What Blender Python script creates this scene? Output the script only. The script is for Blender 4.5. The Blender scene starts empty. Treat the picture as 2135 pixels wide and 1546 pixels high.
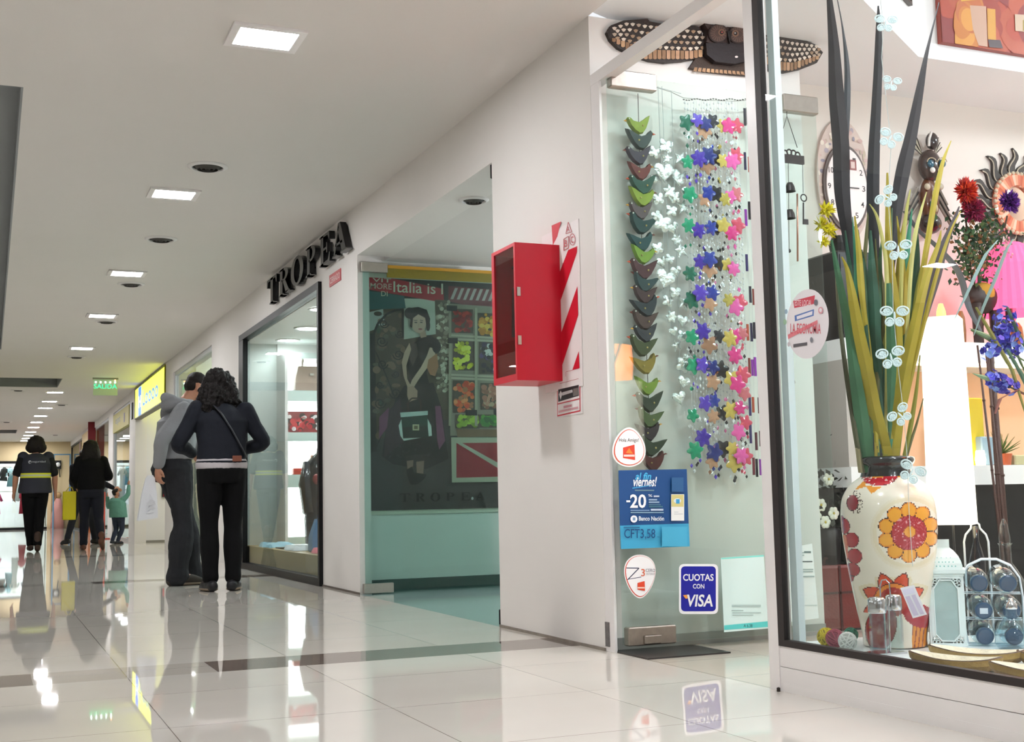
import bpy, math, random
from mathutils import Vector as V3, Matrix
import mathutils
random.seed(7)
sc = bpy.context.scene
COL = sc.collection
# ---------------------------------------------------------------- camera
W, H = 2135, 1546
CX, CY = W/2, H/2
VA, VB = (-25.0, 1062.0), (7200.0, 910.0)          # where the corridor direction and the cross direction vanish
F = math.sqrt(-((VA[0]-CX)*(VB[0]-CX)+(VA[1]-CY)*(VB[1]-CY)))
CAMH = 0.64
def _ray(x, y): return V3((x-CX, -(y-CY), -F))
_Y = _ray(*VA).normalized()
_X = _ray(*VB); _X = (_X-_Y*_X.dot(_Y)).normalized()
_Z = _X.cross(_Y)
ROT = Matrix((_X, _Y, _Z))
C0 = V3((0, 0, CAMH))
def _d(x, y): return ROT @ _ray(x, y)
def onX(x, y, X): r = _d(x, y); return C0+r*(X/r.x)
def onY(x, y, Y): r = _d(x, y); return C0+r*(Y/r.y)
def onZ(x, y, Z): r = _d(x, y); return C0+r*((Z-CAMH)/r.z)
cam = bpy.data.objects.new('camera', bpy.data.cameras.new('camera'))
COL.objects.link(cam)
cam.data.sensor_fit = 'HORIZONTAL'; cam.data.sensor_width = 36; cam.data.lens = F/W*36
cam.data.clip_start = 0.02; cam.data.clip_end = 200
cam.matrix_world = Matrix.Translation(C0) @ ROT.to_4x4()
sc.camera = cam
# ---------------------------------------------------------------- world, exposure
wd = bpy.data.worlds.new('world'); sc.world = wd; wd.use_nodes = True
bg = wd.node_tree.nodes['Background']; bg.inputs[0].default_value = (0.86, 0.88, 0.92, 1); bg.inputs[1].default_value = 0.42
sc.view_settings.view_transform = 'Standard'; sc.view_settings.look = 'None'
sc.view_settings.gamma = 1; sc.view_settings.use_curve_mapping = False
sc.view_settings.exposure = 1.35
sc.cycles.max_bounces = 7; sc.cycles.transparent_max_bounces = 14; sc.cycles.diffuse_bounces = 3; sc.cycles.use_adaptive_sampling = True; sc.cycles.adaptive_threshold = .03
sc.cycles.glossy_bounces = 3; sc.cycles.caustics_reflective = False; sc.cycles.caustics_refractive = False
sc.cycles.sample_clamp_indirect = 6
LAMP_E = 66.0         # corridor ceiling fixtures
SHOP_E = 70.0         # gift shop downlights
BAG_E = 60.0          # bag shop downlights
# ---------------------------------------------------------------- helpers
def lin(c):
    if isinstance(c, str):
        c = [int(c[i:i+2], 16)/255 for i in (0, 2, 4)]
    return tuple((x/12.92 if x <= .04045 else ((x+.055)/1.055)**2.4) for x in c[:3])+(1.0,)
_M = {}
def mat(name, col=None, rough=.5, metal=0, emit=0, noise=0, nscale=30, bump=0, bscale=60, trans=0, spec=.5, sheen=0, coat=0, ior=1.45):
    """plain procedural material; col None reads the colour painted on the faces (print, paint)"""
    if name in _M: return _M[name]
    m = bpy.data.materials.new(name); m.use_nodes = True; _M[name] = m
    nt = m.node_tree; p = nt.nodes['Principled BSDF']
    p.inputs['Roughness'].default_value = rough; p.inputs['Metallic'].default_value = metal
    p.inputs['Specular IOR Level'].default_value = spec; p.inputs['IOR'].default_value = ior
    p.inputs['Transmission Weight'].default_value = trans
    if sheen: p.inputs['Sheen Weight'].default_value = sheen
    if coat: p.inputs['Coat Weight'].default_value = coat
    src = None
    if col is None:
        a = nt.nodes.new('ShaderNodeVertexColor'); a.layer_name = 'Col'; src = a.outputs['Color']
    if noise:
        tc = nt.nodes.new('ShaderNodeTexCoord'); n = nt.nodes.new('ShaderNodeTexNoise')
        n.inputs['Scale'].default_value = nscale; n.inputs['Detail'].default_value = 6
        nt.links.new(tc.outputs['Object'], n.inputs['Vector'])
        mr = nt.nodes.new('ShaderNodeMapRange'); mr.inputs['To Min'].default_value = 1-noise; mr.inputs['To Max'].default_value = 1+noise
        nt.links.new(n.outputs['Fac'], mr.inputs['Value'])
        mx = nt.nodes.new('ShaderNodeMix'); mx.data_type = 'RGBA'; mx.blend_type = 'MULTIPLY'; mx.inputs['Factor'].default_value = 1
        if src: nt.links.new(src, mx.inputs['A'])
        else: mx.inputs['A'].default_value = lin(col)
        nt.links.new(mr.outputs['Result'], mx.inputs['B']); src = mx.outputs['Result']
    if src: nt.links.new(src, p.inputs['Base Color'])
    else: p.inputs['Base Color'].default_value = lin(col)
    if emit:
        p.inputs['Emission Strength'].default_value = emit
        if src: nt.links.new(src, p.inputs['Emission Color'])
        else: p.inputs['Emission Color'].default_value = lin(col)
    if bump:
        tc = nt.nodes.new('ShaderNodeTexCoord'); n = nt.nodes.new('ShaderNodeTexNoise'); n.inputs['Scale'].default_value = bscale
        n.inputs['Detail'].default_value = 4
        nt.links.new(tc.outputs['Object'], n.inputs['Vector'])
        b = nt.nodes.new('ShaderNodeBump'); b.inputs['Strength'].default_value = bump; b.inputs['Distance'].default_value = .01
        nt.links.new(n.outputs['Fac'], b.inputs['Height']); nt.links.new(b.outputs['Normal'], p.inputs['Normal'])
    return m
def pane_mat(name, tint, refl=1.0, ior=1.5):
    """thin sheet glass: tinted see-through plus a Fresnel reflection"""
    if name in _M: return _M[name]
    m = bpy.data.materials.new(name); m.use_nodes = True; _M[name] = m
    nt = m.node_tree; nt.nodes.clear()
    o = nt.nodes.new('ShaderNodeOutputMaterial'); t = nt.nodes.new('ShaderNodeBsdfTransparent'); t.inputs[0].default_value = lin(tint)
    g = nt.nodes.new('ShaderNodeBsdfGlossy'); g.inputs['Roughness'].default_value = 0.0; g.inputs['Color'].default_value = (refl, refl, refl, 1)
    fr = nt.nodes.new('ShaderNodeFresnel'); ge = nt.nodes.new('ShaderNodeNewGeometry'); mr = nt.nodes.new('ShaderNodeMapRange')
    mr.inputs['To Min'].default_value = ior; mr.inputs['To Max'].default_value = 1/ior      # same index seen from either face of the sheet
    nt.links.new(ge.outputs['Backfacing'], mr.inputs['Value']); nt.links.new(mr.outputs['Result'], fr.inputs[0])
    mx = nt.nodes.new('ShaderNodeMixShader')
    nt.links.new(fr.outputs[0], mx.inputs[0]); nt.links.new(t.outputs[0], mx.inputs[1]); nt.links.new(g.outputs[0], mx.inputs[2])
    nt.links.new(mx.outputs[0], o.inputs[0])
    return m
class MB:
    """collects geometry for ONE mesh object, with a colour per face"""
    def __init__(s, col='ffffff'): s.v = []; s.f = []; s.c = []; s.col = lin(col); s.T = None
    def color(s, c): s.col = lin(c); return s
    def add(s, vs, fs, col=None):
        b = len(s.v); c = lin(col) if col else s.col
        if s.T: vs = [s.T @ V3(v) for v in vs]
        s.v.extend([tuple(v) for v in vs])
        for f in fs: s.f.append([b+i for i in f]); s.c.append(c)
        return s
    def bx(s, x0, x1, y0, y1, z0, z1, col=None):
        vs = [(x, y, z) for x in (x0, x1) for y in (y0, y1) for z in (z0, z1)]
        return s.add(vs, [(0, 1, 3, 2), (4, 6, 7, 5), (0, 4, 5, 1), (2, 3, 7, 6), (0, 2, 6, 4), (1, 5, 7, 3)], col)
    def bev(s, x0, x1, y0, y1, z0, z1, b=.004, col=None):
        """box with chamfered vertical and horizontal edges"""
        vs = []; fs = []
        def ring(i, z): return [(x0+i+b, y0+i, z), (x1-i-b, y0+i, z), (x1-i, y0+i+b, z), (x1-i, y1-i-b, z), (x1-i-b, y1-i, z), (x0+i+b, y1-i, z), (x0+i, y1-i-b, z), (x0+i, y0+i+b, z)]
        for i, z in ((b, z0), (0, z0+b), (0, z1-b), (b, z1)): vs += ring(i, z)
        for k in range(3):
            for j in range(8): fs.append((k*8+j, k*8+(j+1) % 8, k*8+8+(j+1) % 8, k*8+8+j))
        fs.append(tuple(range(7, -1, -1))); fs.append(tuple(range(24, 32)))
        return s.add(vs, fs, col)
    def tube(s, pts, r, n=8, col=None, flat=1.0, cap=True):
        pts = [V3(p) for p in pts]; m = len(pts)
        rs = r if isinstance(r, (list, tuple)) else [r]*m
        vs = []; up = None
        for i, p in enumerate(pts):
            d = (pts[min(i+1, m-1)]-pts[max(i-1, 0)])
            if d.length < 1e-9: d = V3((0, 0, 1))
            d.normalize()
            if up is None: up = V3((0, 0, 1)) if abs(d.z) < .9 else V3((0, 1, 0))
            a = d.cross(up)
            if a.length < 1e-4: a = d.cross(V3((1, 0, 0)))
            a.normalize(); b = a.cross(d).normalized(); up = b
            for k in range(n):
                t = 2*math.pi*k/n; vs.append(p+a*(math.cos(t)*rs[i])+b*(math.sin(t)*rs[i]*flat))
        fs = [(i*n+k, i*n+(k+1) % n, (i+1)*n+(k+1) % n, (i+1)*n+k) for i in range(m-1) for k in range(n)]
        if cap: fs += [tuple(range(n-1, -1, -1)), tuple(range((m-1)*n, m*n))]
        return s.add(vs, fs, col)
    def lathe(s, prof, c=(0, 0, 0), n=32, col=None, cap=True, sx=1, sy=1, rot=0):
        vs = []; m = len(prof)
        for r, z in prof:
            for k in range(n):
                t = 2*math.pi*k/n+rot; vs.append((c[0]+math.cos(t)*r*sx, c[1]+math.sin(t)*r*sy, c[2]+z))
        fs = [(i*n+k, i*n+(k+1) % n, (i+1)*n+(k+1) % n, (i+1)*n+k) for i in range(m-1) for k in range(n)]
        if cap: fs += [tuple(range(n-1, -1, -1)), tuple(range((m-1)*n, m*n))]
        return s.add(vs, fs, col)
    def sph(s, c, r, nu=16, nv=10, col=None, R=None):
        r = (r, r, r) if not isinstance(r, (list, tuple)) else r
        vs = []; fs = []
        for j in range(nv+1):
            ph = math.pi*(j/nv)
            for i in range(nu):
                t = 2*math.pi*i/nu
                p = V3((r[0]*math.sin(ph)*math.cos(t), r[1]*math.sin(ph)*math.sin(t), -r[2]*math.cos(ph)))
                if R: p = R @ p
                vs.append(p+V3(c))
        for j in range(nv):
            for i in range(nu):
                q = (j*nu+i, j*nu+(i+1) % nu, (j+1)*nu+(i+1) % nu, (j+1)*nu+i)
                fs.append(q[:1]+q[2:] if j == 0 else (q[:2]+q[2:3] if j == nv-1 else q))
        return s.add(vs, fs, col)
    def prism(s, poly, O, U, Vv, d, col=None, back=True):
        """polygon poly (u,v) in the frame O,U,V extruded by d along U x V"""
        O, U, Vv = V3(O), V3(U), V3(Vv); N = U.cross(Vv).normalized()*d
        A = [O+U*u+Vv*v for u, v in poly]; n = len(A)
        fs = [tuple(range(n, 2*n))]
        if back: fs.append(tuple(range(n-1, -1, -1)))
        fs += [(i, (i+1) % n, n+(i+1) % n, n+i) for i in range(n)]
        return s.add(A+[a+N for a in A], fs, col)
    def flat(s, poly, O, U, Vv, off=0, col=None):
        O, U, Vv = V3(O), V3(U), V3(Vv); N = U.cross(Vv).normalized()*off
        return s.add([O+U*u+Vv*v+N for u, v in poly], [tuple(range(len(poly)))], col)
    def build(s, name, m, parent=None, label=None, cat=None, group=None, kind=None, smooth=False, loc=None, mods=None):
        me = bpy.data.meshes.new(name)
        vs = s.v
        o = bpy.data.objects.new(name, me)
        if loc is not None:
            L = V3(loc); vs = [tuple(V3(v)-L) for v in vs]; o.location = L
        elif parent is not None and not isinstance(parent, str):
            L = wloc(parent)
            vs = [tuple(V3(v)-L) for v in vs]
        elif parent is None and kind != 'structure' and vs:
            xs = [v[0] for v in vs]; ys = [v[1] for v in vs]; zs = [v[2] for v in vs]
            L = V3(((min(xs)+max(xs))/2, (min(ys)+max(ys))/2, min(zs)))
            vs = [tuple(V3(v)-L) for v in vs]; o.location = L
        me.from_pydata(vs, [], s.f)
        at = me.color_attributes.new('Col', 'FLOAT_COLOR', 'CORNER')
        buf = []
        for f, c in zip(s.f, s.c): buf.extend(c*len(f))
        if len(buf) == 4*len(at.data): at.data.foreach_set('color', buf)
        if isinstance(m, (list, tuple)):
            for x in m: me.materials.append(x)
        else: me.materials.append(m)
        me.validate(); me.update()
        if smooth: me.shade_smooth()
        COL.objects.link(o)
        if parent is not None: o.parent = parent
        tag(o, label, cat, group, kind)
        return o
def wloc(p):
    L = V3((0, 0, 0))
    while p is not None: L = L+p.location; p = p.parent
    return L
def tag(o, label=None, cat=None, group=None, kind=None):
    if label: o['label'] = label
    if cat: o['category'] = cat
    if group: o['group'] = group
    if kind: o['kind'] = kind
    return o
def thing(name, label, cat, loc=(0, 0, 0), group=None):
    """an Empty at the thing's base; parts are given in world coordinates and stored relative to it"""
    o = bpy.data.objects.new(name, None); COL.objects.link(o); o.location = loc; o.empty_display_size = .1
    return tag(o, label, cat, group)
def struct(name, mb, m, **k): return mb.build(name, m, kind='structure', **k)
def copy_tree(root, loc, label=None, rotz=None, scale=None):
    r = root.copy(); COL.objects.link(r); r.location = loc
    if rotz is not None: r.rotation_euler = (0, 0, rotz)
    if scale is not None: r.scale = (scale,)*3
    if label: r['label'] = label
    for ch in list(root.children):
        c = ch.copy(); COL.objects.link(c); c.parent = r
        for g in ch.children:
            e = g.copy(); COL.objects.link(e); e.parent = c
    return r
_T = {}
def text_geo(s, bold=0.0):
    if (s, bold) in _T: return _T[s, bold]
    cu = bpy.data.curves.new('tmp', 'FONT'); cu.body = s; cu.size = 1; cu.resolution_u = 3; cu.offset = bold
    ob = bpy.data.objects.new('tmp', cu); COL.objects.link(ob)
    dg = bpy.context.evaluated_depsgraph_get(); me = ob.evaluated_get(dg).to_mesh()
    vs = [tuple(v.co) for v in me.vertices]; fs = [tuple(p.vertices) for p in me.polygons]
    ob.evaluated_get(dg).to_mesh_clear(); bpy.data.objects.remove(ob); bpy.data.curves.remove(cu)
    x0 = min(v[0] for v in vs); x1 = max(v[0] for v in vs); y0 = min(v[1] for v in vs); y1 = max(v[1] for v in vs)
    _T[s, bold] = ([((v[0]-x0)/(x1-x0), (v[1]-y0)/(y1-y0)) for v in vs], fs, (x1-x0)/(y1-y0)); return _T[s, bold]
def ell(cu, cv, ru, rv, n=20, a0=0): return [(cu+ru*math.cos(2*math.pi*k/n+a0), cv+rv*math.sin(2*math.pi*k/n+a0)) for k in range(n)]
def star(cu, cv, r, ri, n=5, a0=math.pi/2): return [(cu+(r if k % 2 == 0 else ri)*math.cos(a0+math.pi*k/n), cv+(r if k % 2 == 0 else ri)*math.sin(a0+math.pi*k/n)) for k in range(2*n)]
def rect(a, b, c, d): return [(a, b), (c, b), (c, d), (a, d)]
def rrect(a, b, c, d, r, n=4):
    P = []
    for (cx, cy, t0) in ((c-r, d-r, 0), (a+r, d-r, 90), (a+r, b+r, 180), (c-r, b+r, 270)):
        for k in range(n+1):
            t = math.radians(t0+90*k/n); P.append((cx+r*math.cos(t), cy+r*math.sin(t)))
    return P
def art(mb, items, O, U, Vv, off=.001, step=.0004, fmap=None):
    """flat printed shapes, each a hair above the one before"""
    O, U, Vv = V3(O), V3(U), V3(Vv); N = U.cross(Vv).normalized(); k = 0
    for it in items:
        z = off+step*k; k += 1
        if it[0] in 'tT':            # ('t', text, u0, v0, u1, v1, colour, shear)
            _, s, u0, v0, u1, v1, c = it[:7]; sh = it[7] if len(it) > 7 else 0
            vs, fs, _a = text_geo(s, .022 if it[0] == 'T' else .006)
            pts = [(u0+(u1-u0)*a+sh*b*(v1-v0), v0+(v1-v0)*b) for a, b in vs]
        else:
            if it[0] == 'p': pts, c = it[1], it[2]
            elif it[0] == 'r': pts, c = rect(*it[1:5]), it[5]
            elif it[0] == 'e': pts, c = ell(*it[1:5]), it[5]
            elif it[0] == 'l':      # polyline with width
                _, pl, w, c = it
                for a, b in zip(pl, pl[1:]):
                    dx, dy = b[0]-a[0], b[1]-a[1]; L = math.hypot(dx, dy) or 1; nx, ny = -dy/L*w/2, dx/L*w/2
                    q = [(a[0]+nx, a[1]+ny), (b[0]+nx, b[1]+ny), (b[0]-nx, b[1]-ny), (a[0]-nx, a[1]-ny)]
                    if fmap: q = [fmap(*x) for x in q]
                    mb.add([O+U*x[0]+Vv*x[1]+N*z for x in q], [(0, 1, 2, 3)], c)
                continue
            fs = [tuple(range(len(pts)))]
        if fmap: pts = [fmap(*x) for x in pts]
        mb.add([O+U*x[0]+Vv*x[1]+N*z for x in pts], fs, c)
def lerp(a, b, t): return a+(b-a)*t
XF = 2.39          # plane of the shop fronts along the corridor
CEIL = 2.745
M_print = mat('printed paper', None, rough=.45)
M_paint = mat('painted surface', None, rough=.4)
M_matte = mat('matte coloured', None, rough=.85)
M_gloss = mat('glossy coloured', None, rough=.12, coat=.5)
M_white = mat('white enamel', 'ece8e6', rough=.32, noise=.02, nscale=8)
M_chrome = mat('brushed steel', 'b9b4ac', rough=.28, metal=1, noise=.08, nscale=60)
M_dark = mat('black powder coat', '0a0a0c', rough=.4, spec=.3)
M_wall = mat('cream wall paint', 'e6e2dd', rough=.7, noise=.025, nscale=3, bump=.06, bscale=220)
M_wallw = mat('white wall paint', 'e4e2e0', rough=.6, noise=.02, nscale=3)
# ================================================================ SETTING
def tile_mat(name, base, band, grout, tx, ty, x0, y0, rough, bands=True):
    m = bpy.data.materials.new(name); m.use_nodes = True; nt = m.node_tree; N = nt.nodes; Lk = nt.links.new
    p = N['Principled BSDF']
    tc = N.new('ShaderNodeTexCoord'); sp = N.new('ShaderNodeSeparateXYZ'); Lk(tc.outputs['Object'], sp.inputs[0])
    def mth(op, a, b=None, c=None):
        n = N.new('ShaderNodeMath'); n.operation = op
        for i, q in enumerate((a, b, c)):
            if q is None: continue
            if isinstance(q, (int, float)): n.inputs[i].default_value = q
            else: Lk(q, n.inputs[i])
        return n.outputs[0]
    X, Yc = sp.outputs[0], sp.outputs[1]
    gx = mth('PINGPONG', mth('SUBTRACT', X, x0), tx/2); gy = mth('PINGPONG', mth('SUBTRACT', Yc, y0), ty/2)
    line = mth('MAXIMUM', mth('LESS_THAN', gx, .0016), mth('LESS_THAN', gy, .0016))
    ix = mth('FLOOR', mth('DIVIDE', mth('SUBTRACT', X, x0), tx)); iy = mth('FLOOR', mth('DIVIDE', mth('SUBTRACT', Yc, y0), ty))
    wn = N.new('ShaderNodeTexWhiteNoise'); wn.noise_dimensions = '2D'; cb = N.new('ShaderNodeCombineXYZ'); Lk(ix, cb.inputs[0]); Lk(iy, cb.inputs[1]); Lk(cb.outputs[0], wn.inputs['Vector'])
    ns = N.new('ShaderNodeTexNoise'); ns.inputs['Scale'].default_value = 2.2; ns.inputs['Detail'].default_value = 7; Lk(tc.outputs['Object'], ns.inputs['Vector'])
    v = mth('MULTIPLY_ADD', wn.outputs['Value'], .05, .90); v = mth('MULTIPLY_ADD', ns.outputs['Fac'], .12, v)
    mx = N.new('ShaderNodeMix'); mx.data_type = 'RGBA'; mx.inputs['A'].default_value = lin(base); mx.inputs['B'].default_value = lin(band)
    if bands:
        by = mth('LESS_THAN', mth('MODULO', mth('SUBTRACT', Yc, 4.93-61.5), 6.15), .34)
        lo = mth('MULTIPLY', mth('GREATER_THAN', X, .165), mth('LESS_THAN', X, .83))
        alt = mth('SUBTRACT', 1.0, mth('MULTIPLY', lo, .72)); Lk(mth('MULTIPLY', by, alt), mx.inputs['Factor'])
    else: mx.inputs['Factor'].default_value = 0
    m2 = N.new('ShaderNodeMix'); m2.data_type = 'RGBA'; m2.blend_type = 'MULTIPLY'; m2.inputs['Factor'].default_value = 1
    Lk(mx.outputs['Result'], m2.inputs['A']); Lk(v, m2.inputs['B'])
    m3 = N.new('ShaderNodeMix'); m3.data_type = 'RGBA'; Lk(line, m3.inputs['Factor']); Lk(m2.outputs['Result'], m3.inputs['A']); m3.inputs['B'].default_value = lin(grout)
    Lk(m3.outputs['Result'], p.inputs['Base Color'])
    p.inputs['Roughness'].default_value = rough; p.inputs['Specular IOR Level'].default_value = .6
    bn = N.new('ShaderNodeBump'); bn.inputs['Strength'].default_value = .008; bn.inputs['Distance'].default_value = .004
    n2 = N.new('ShaderNodeTexNoise'); n2.inputs['Scale'].default_value = 5; Lk(tc.outputs['Object'], n2.inputs['Vector']); Lk(n2.outputs['Fac'], bn.inputs['Height'])
    Lk(bn.outputs['Normal'], p.inputs['Normal'])
    return m
M_floor = tile_mat('polished cream porcelain tiles', 'd9d3c9', '7d7168', '8f877c', .675, .675, .497, 3.78, .025)
M_floor_teal = tile_mat('bag shop floor tiles', '93b0aa', '93b0aa', '6c8c86', .6, .6, 2.4, 5.9, .12, False)
M_floor_gift = tile_mat('gift shop floor tiles', 'c6beb0', 'c6beb0', '8d8577', .45, .45, 2.4, 2.0, .12, False)
b = MB(); b.bx(-7, XF, -6, 44, -.1, 0); struct('floor', b, M_floor)
b = MB(); b.bx(XF, 8, -6, 5.86, -.1, 0); struct('floor_gift_shop', b, M_floor_gift)
b = MB(); b.bx(XF, 8, 5.86, 13.4, -.1, 0); struct('floor_bag_shop', b, M_floor_teal)
b = MB(); b.bx(XF, 9, 13.4, 44, -.1, 0); struct('floor_far_shops', b, M_floor_gift)
M_ceil = mat('ceiling plaster', 'dedad5', rough=.8, noise=.02, nscale=2, bump=.05, bscale=150)
# corridor ceiling with its sunken grey coffers on the open side
coff = [(-2.6, .12, 6.5, 17.6), (-1.5, 1.08, 21.4, 23.0), (-2.0, .68, 35.6, 37.2)]
b = MB()
xs = sorted({-7.0, XF+.0} | {c[0] for c in coff} | {c[1] for c in coff}); ys = sorted({-6.0, 44.0} | {c[2] for c in coff} | {c[3] for c in coff})
for i in range(len(xs)-1):
    for j in range(len(ys)-1):
        mx_, my_ = (xs[i]+xs[i+1])/2, (ys[j]+ys[j+1])/2
        if any(c[0] < mx_ < c[1] and c[2] < my_ < c[3] for c in coff): continue
        b.bx(xs[i], xs[i+1], ys[j], ys[j+1], CEIL, CEIL+.1)
# hairline cracks left by an access hatch
for p0, p1 in (((797, 78), (830, 82)), ((960, 96), (1015, 103)), ((1015, 103), (1110, 22))):
    A, B = onZ(*p0, CEIL-.0006), onZ(*p1, CEIL-.0006); d = (B-A).normalized()*.0016; n_ = V3((-d.y, d.x, 0))
    b.add([A+n_, B+n_, B-n_, A-n_], [(0, 1, 2, 3)], '6c6762')
bb = b.build('ceiling', M_ceil, kind='structure')
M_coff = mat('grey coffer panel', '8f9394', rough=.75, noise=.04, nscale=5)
for i, c in enumerate(coff):
    b = MB(); z = CEIL+.16
    b.bx(c[0], c[1], c[2], c[3], z, z+.03)
    t = .012
    b.bx(c[0], c[0]+t, c[2], c[3], CEIL, z); b.bx(c[1]-t, c[1], c[2], c[3], CEIL, z); b.bx(c[0], c[1], c[2], c[2]+t, CEIL, z); b.bx(c[0], c[1], c[3]-t, c[3], CEIL, z)
    struct('ceiling_coffer', b, M_coff)
M_hatch = mat('hatch gap', '5a5550', rough=.9)
# ---- right-hand side of the corridor: fascia, pillars
b = MB(); b.bx(XF, 3.50, 4.70, 5.86, 0, CEIL); struct('wall_pillar_front', b, M_wall)
b = MB(); b.bx(XF, 2.475, 8.43, 9.46, 0, CEIL); struct('wall_pillar_middle', b, M_wall)
b = MB(); b.bx(2.475, 8, 8.60, 8.78, 0, CEIL); struct('wall_bag_entrance_end', b, M_wall)
b = MB(); b.bx(XF, XF+.25, 5.86, 8.43, 2.39, CEIL); struct('wall_fascia_bag_entrance', b, M_wall)
b = MB(); b.bx(XF, XF+.25, 9.46, 12.95, 2.36, CEIL); struct('wall_fascia_bag_window', b, M_wall)
b = MB(); b.bx(XF, XF+.30, 12.95, 14.7, 0, CEIL); b.bx(XF+.3, 8, 13.3, 13.4, 0, CEIL); struct('wall_pillar_back', b, M_wall)
b = MB(); b.bx(XF+.25, 8, 5.86, 8.60, 2.39, 2.45); struct('ceiling_bag_entrance', b, M_ceil)
b = MB(); b.bx(6.2, 6.3, 5.86, 8.6, 0, 2.39); struct('wall_bag_shop_inner', b, M_wall)
b = MB(); b.bx(2.48, 6.2, 8.585, 8.6, 0, .085); struct('baseboard_bag_entrance', b, mat('dark skirting', '2f4743', rough=.4))
b = MB(); b.bx(XF-.008, XF, 4.70, 5.86, 0, .012, '8a8177'); b.bx(XF-.006, XF, 8.43, 9.46, 0, .014, '6d645a'); struct('baseboard_pillar_grime', b, mat('dusty sealant', None, rough=.9, noise=.3, nscale=20))
# far shop fronts
b = MB(); b.bx(XF, XF+.2, 18.0, 18.8, 0, CEIL); struct('wall_pillar_far', b, M_wall)
b = MB(); b.bx(XF, XF+.2, 14.7, 18.0, 2.52, CEIL); struct('wall_fascia_third_shop', b, M_wall)
b = MB(); b.bx(XF, XF+.2, 18.8, 22.9, 2.70, CEIL); struct('wall_fascia_fourth_shop', b, M_wall)
b = MB(); b.bx(XF, XF+.2, 22.9, 23.9, 0, CEIL); b.bx(XF+.2, 8, 23.0, 23.2, 0, CEIL); struct('wall_pillar_white_panel', b, M_wall)
b = MB(); b.bx(XF, XF+.2, 27.2, 28.3, 0, CEIL); struct('wall_pillar_farther', b, M_wall)
b = MB(); b.bx(XF, XF+.2, 23.9, 27.2, 2.6, CEIL); struct('wall_fascia_fifth_shop', b, M_wall)
b = MB(); b.bx(XF, XF+.2, 28.3, 44, 2.6, CEIL); struct('wall_fascia_far', b, M_wall)
b = MB(); b.bx(XF+.25, 8, 13.4, 44, CEIL, CEIL+.1); struct('ceiling_far_shops', b, M_ceil)
b = MB(); b.bx(6.5, 6.6, 13.4, 44, 0, CEIL); struct('wall_far_shops_inner', b, M_wallw)
# end wall of the corridor
YE = 42.0
M_cream = mat('warm cream wall paint', 'd9c49a', rough=.7, noise=.03, nscale=2)
b = MB(); b.bx(-7, -1.2, YE, YE+.2, 0, CEIL); b.bx(1.75, 8, YE, YE+.2, 0, CEIL); b.bx(-1.2, 1.75, YE, YE+.2, 2.12, CEIL); b.bx(1.72, 1.84, YE-.06, YE, 0, 2.2); struct('wall_end', b, M_cream)
# unseen open side of the corridor, kept plain: it only shows as a reflection
b = MB(); b.bx(-5.3, -5.2, -6, 44, 0, CEIL); struct('wall_left', b, mat('shop fronts opposite', 'd2cdc6', rough=.6, noise=.2, nscale=1.2))
b = MB(); b.bx(-5.2, 9, -6.1, -6, 0, CEIL); struct('wall_behind', b, M_wall)
# ================================================================ CEILING FIXTURES
M_diff = mat('lit diffuser', 'fbfbff', rough=.5, emit=LAMP_E)
def ceiling_light(X, Y, label):
    t = thing('ceiling_light', label, 'ceiling light', (X, Y, CEIL-.02), 'recessed corridor ceiling lights')
    w, d = .165, .14; f = MB()
    for a in ((X-w, X+w, Y-d, Y-d+.035), (X-w, X+w, Y+d-.035, Y+d), (X-w, X-w+.035, Y-d+.035, Y+d-.035), (X+w-.035, X+w, Y-d+.035, Y+d-.035)): f.bx(*a, CEIL-.012, CEIL)
    f.build('frame', M_white, t)
    g = MB(); g.bev(X-w+.036, X+w-.036, Y-d+.036, Y+d-.036, CEIL-.009, CEIL-.001, .003); g.build('diffuser', M_diff, t)
    return t
LY = [5.42, 8.45, 11.53, 14.2, 17.2, 23.9, 25.95, 27.7, 30.1, 32.3, 34.4, 36.4, 38.2, 39.8, 41.2]
ordw = ['largest ceiling light, nearest in the row above the corridor', 'second ceiling light in the row, beside the front round vent', 'third ceiling light in the row, before the third round vent',
        'fourth ceiling light in the row', 'fifth ceiling light, last before the gap with the small vent', 'sixth ceiling light, just beyond the wide grey coffer',
        'seventh ceiling light in the row', 'eighth ceiling light in the row', 'ninth ceiling light in the row', 'tenth ceiling light in the row', 'eleventh ceiling light in the row',
        'twelfth ceiling light, just above the head of the person in the vest', 'thirteenth ceiling light in the row', 'fourteenth ceiling light in the row', 'last ceiling light in the row, by the end wall']
cl0 = ceiling_light(1.115, LY[0], 'glowing white recessed '+ordw[0])
for i, y in enumerate(LY[1:]): copy_tree(cl0, (1.115-.0035*max(0, y-14), y, CEIL-.02), 'glowing white recessed '+ordw[i+1])
# more of the same row behind the camera, out of view, part of the real place
for y in (2.4, -.6, -3.4): copy_tree(cl0, (1.115, y, CEIL-.02), 'glowing white recessed ceiling light further back along the same row')
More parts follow.
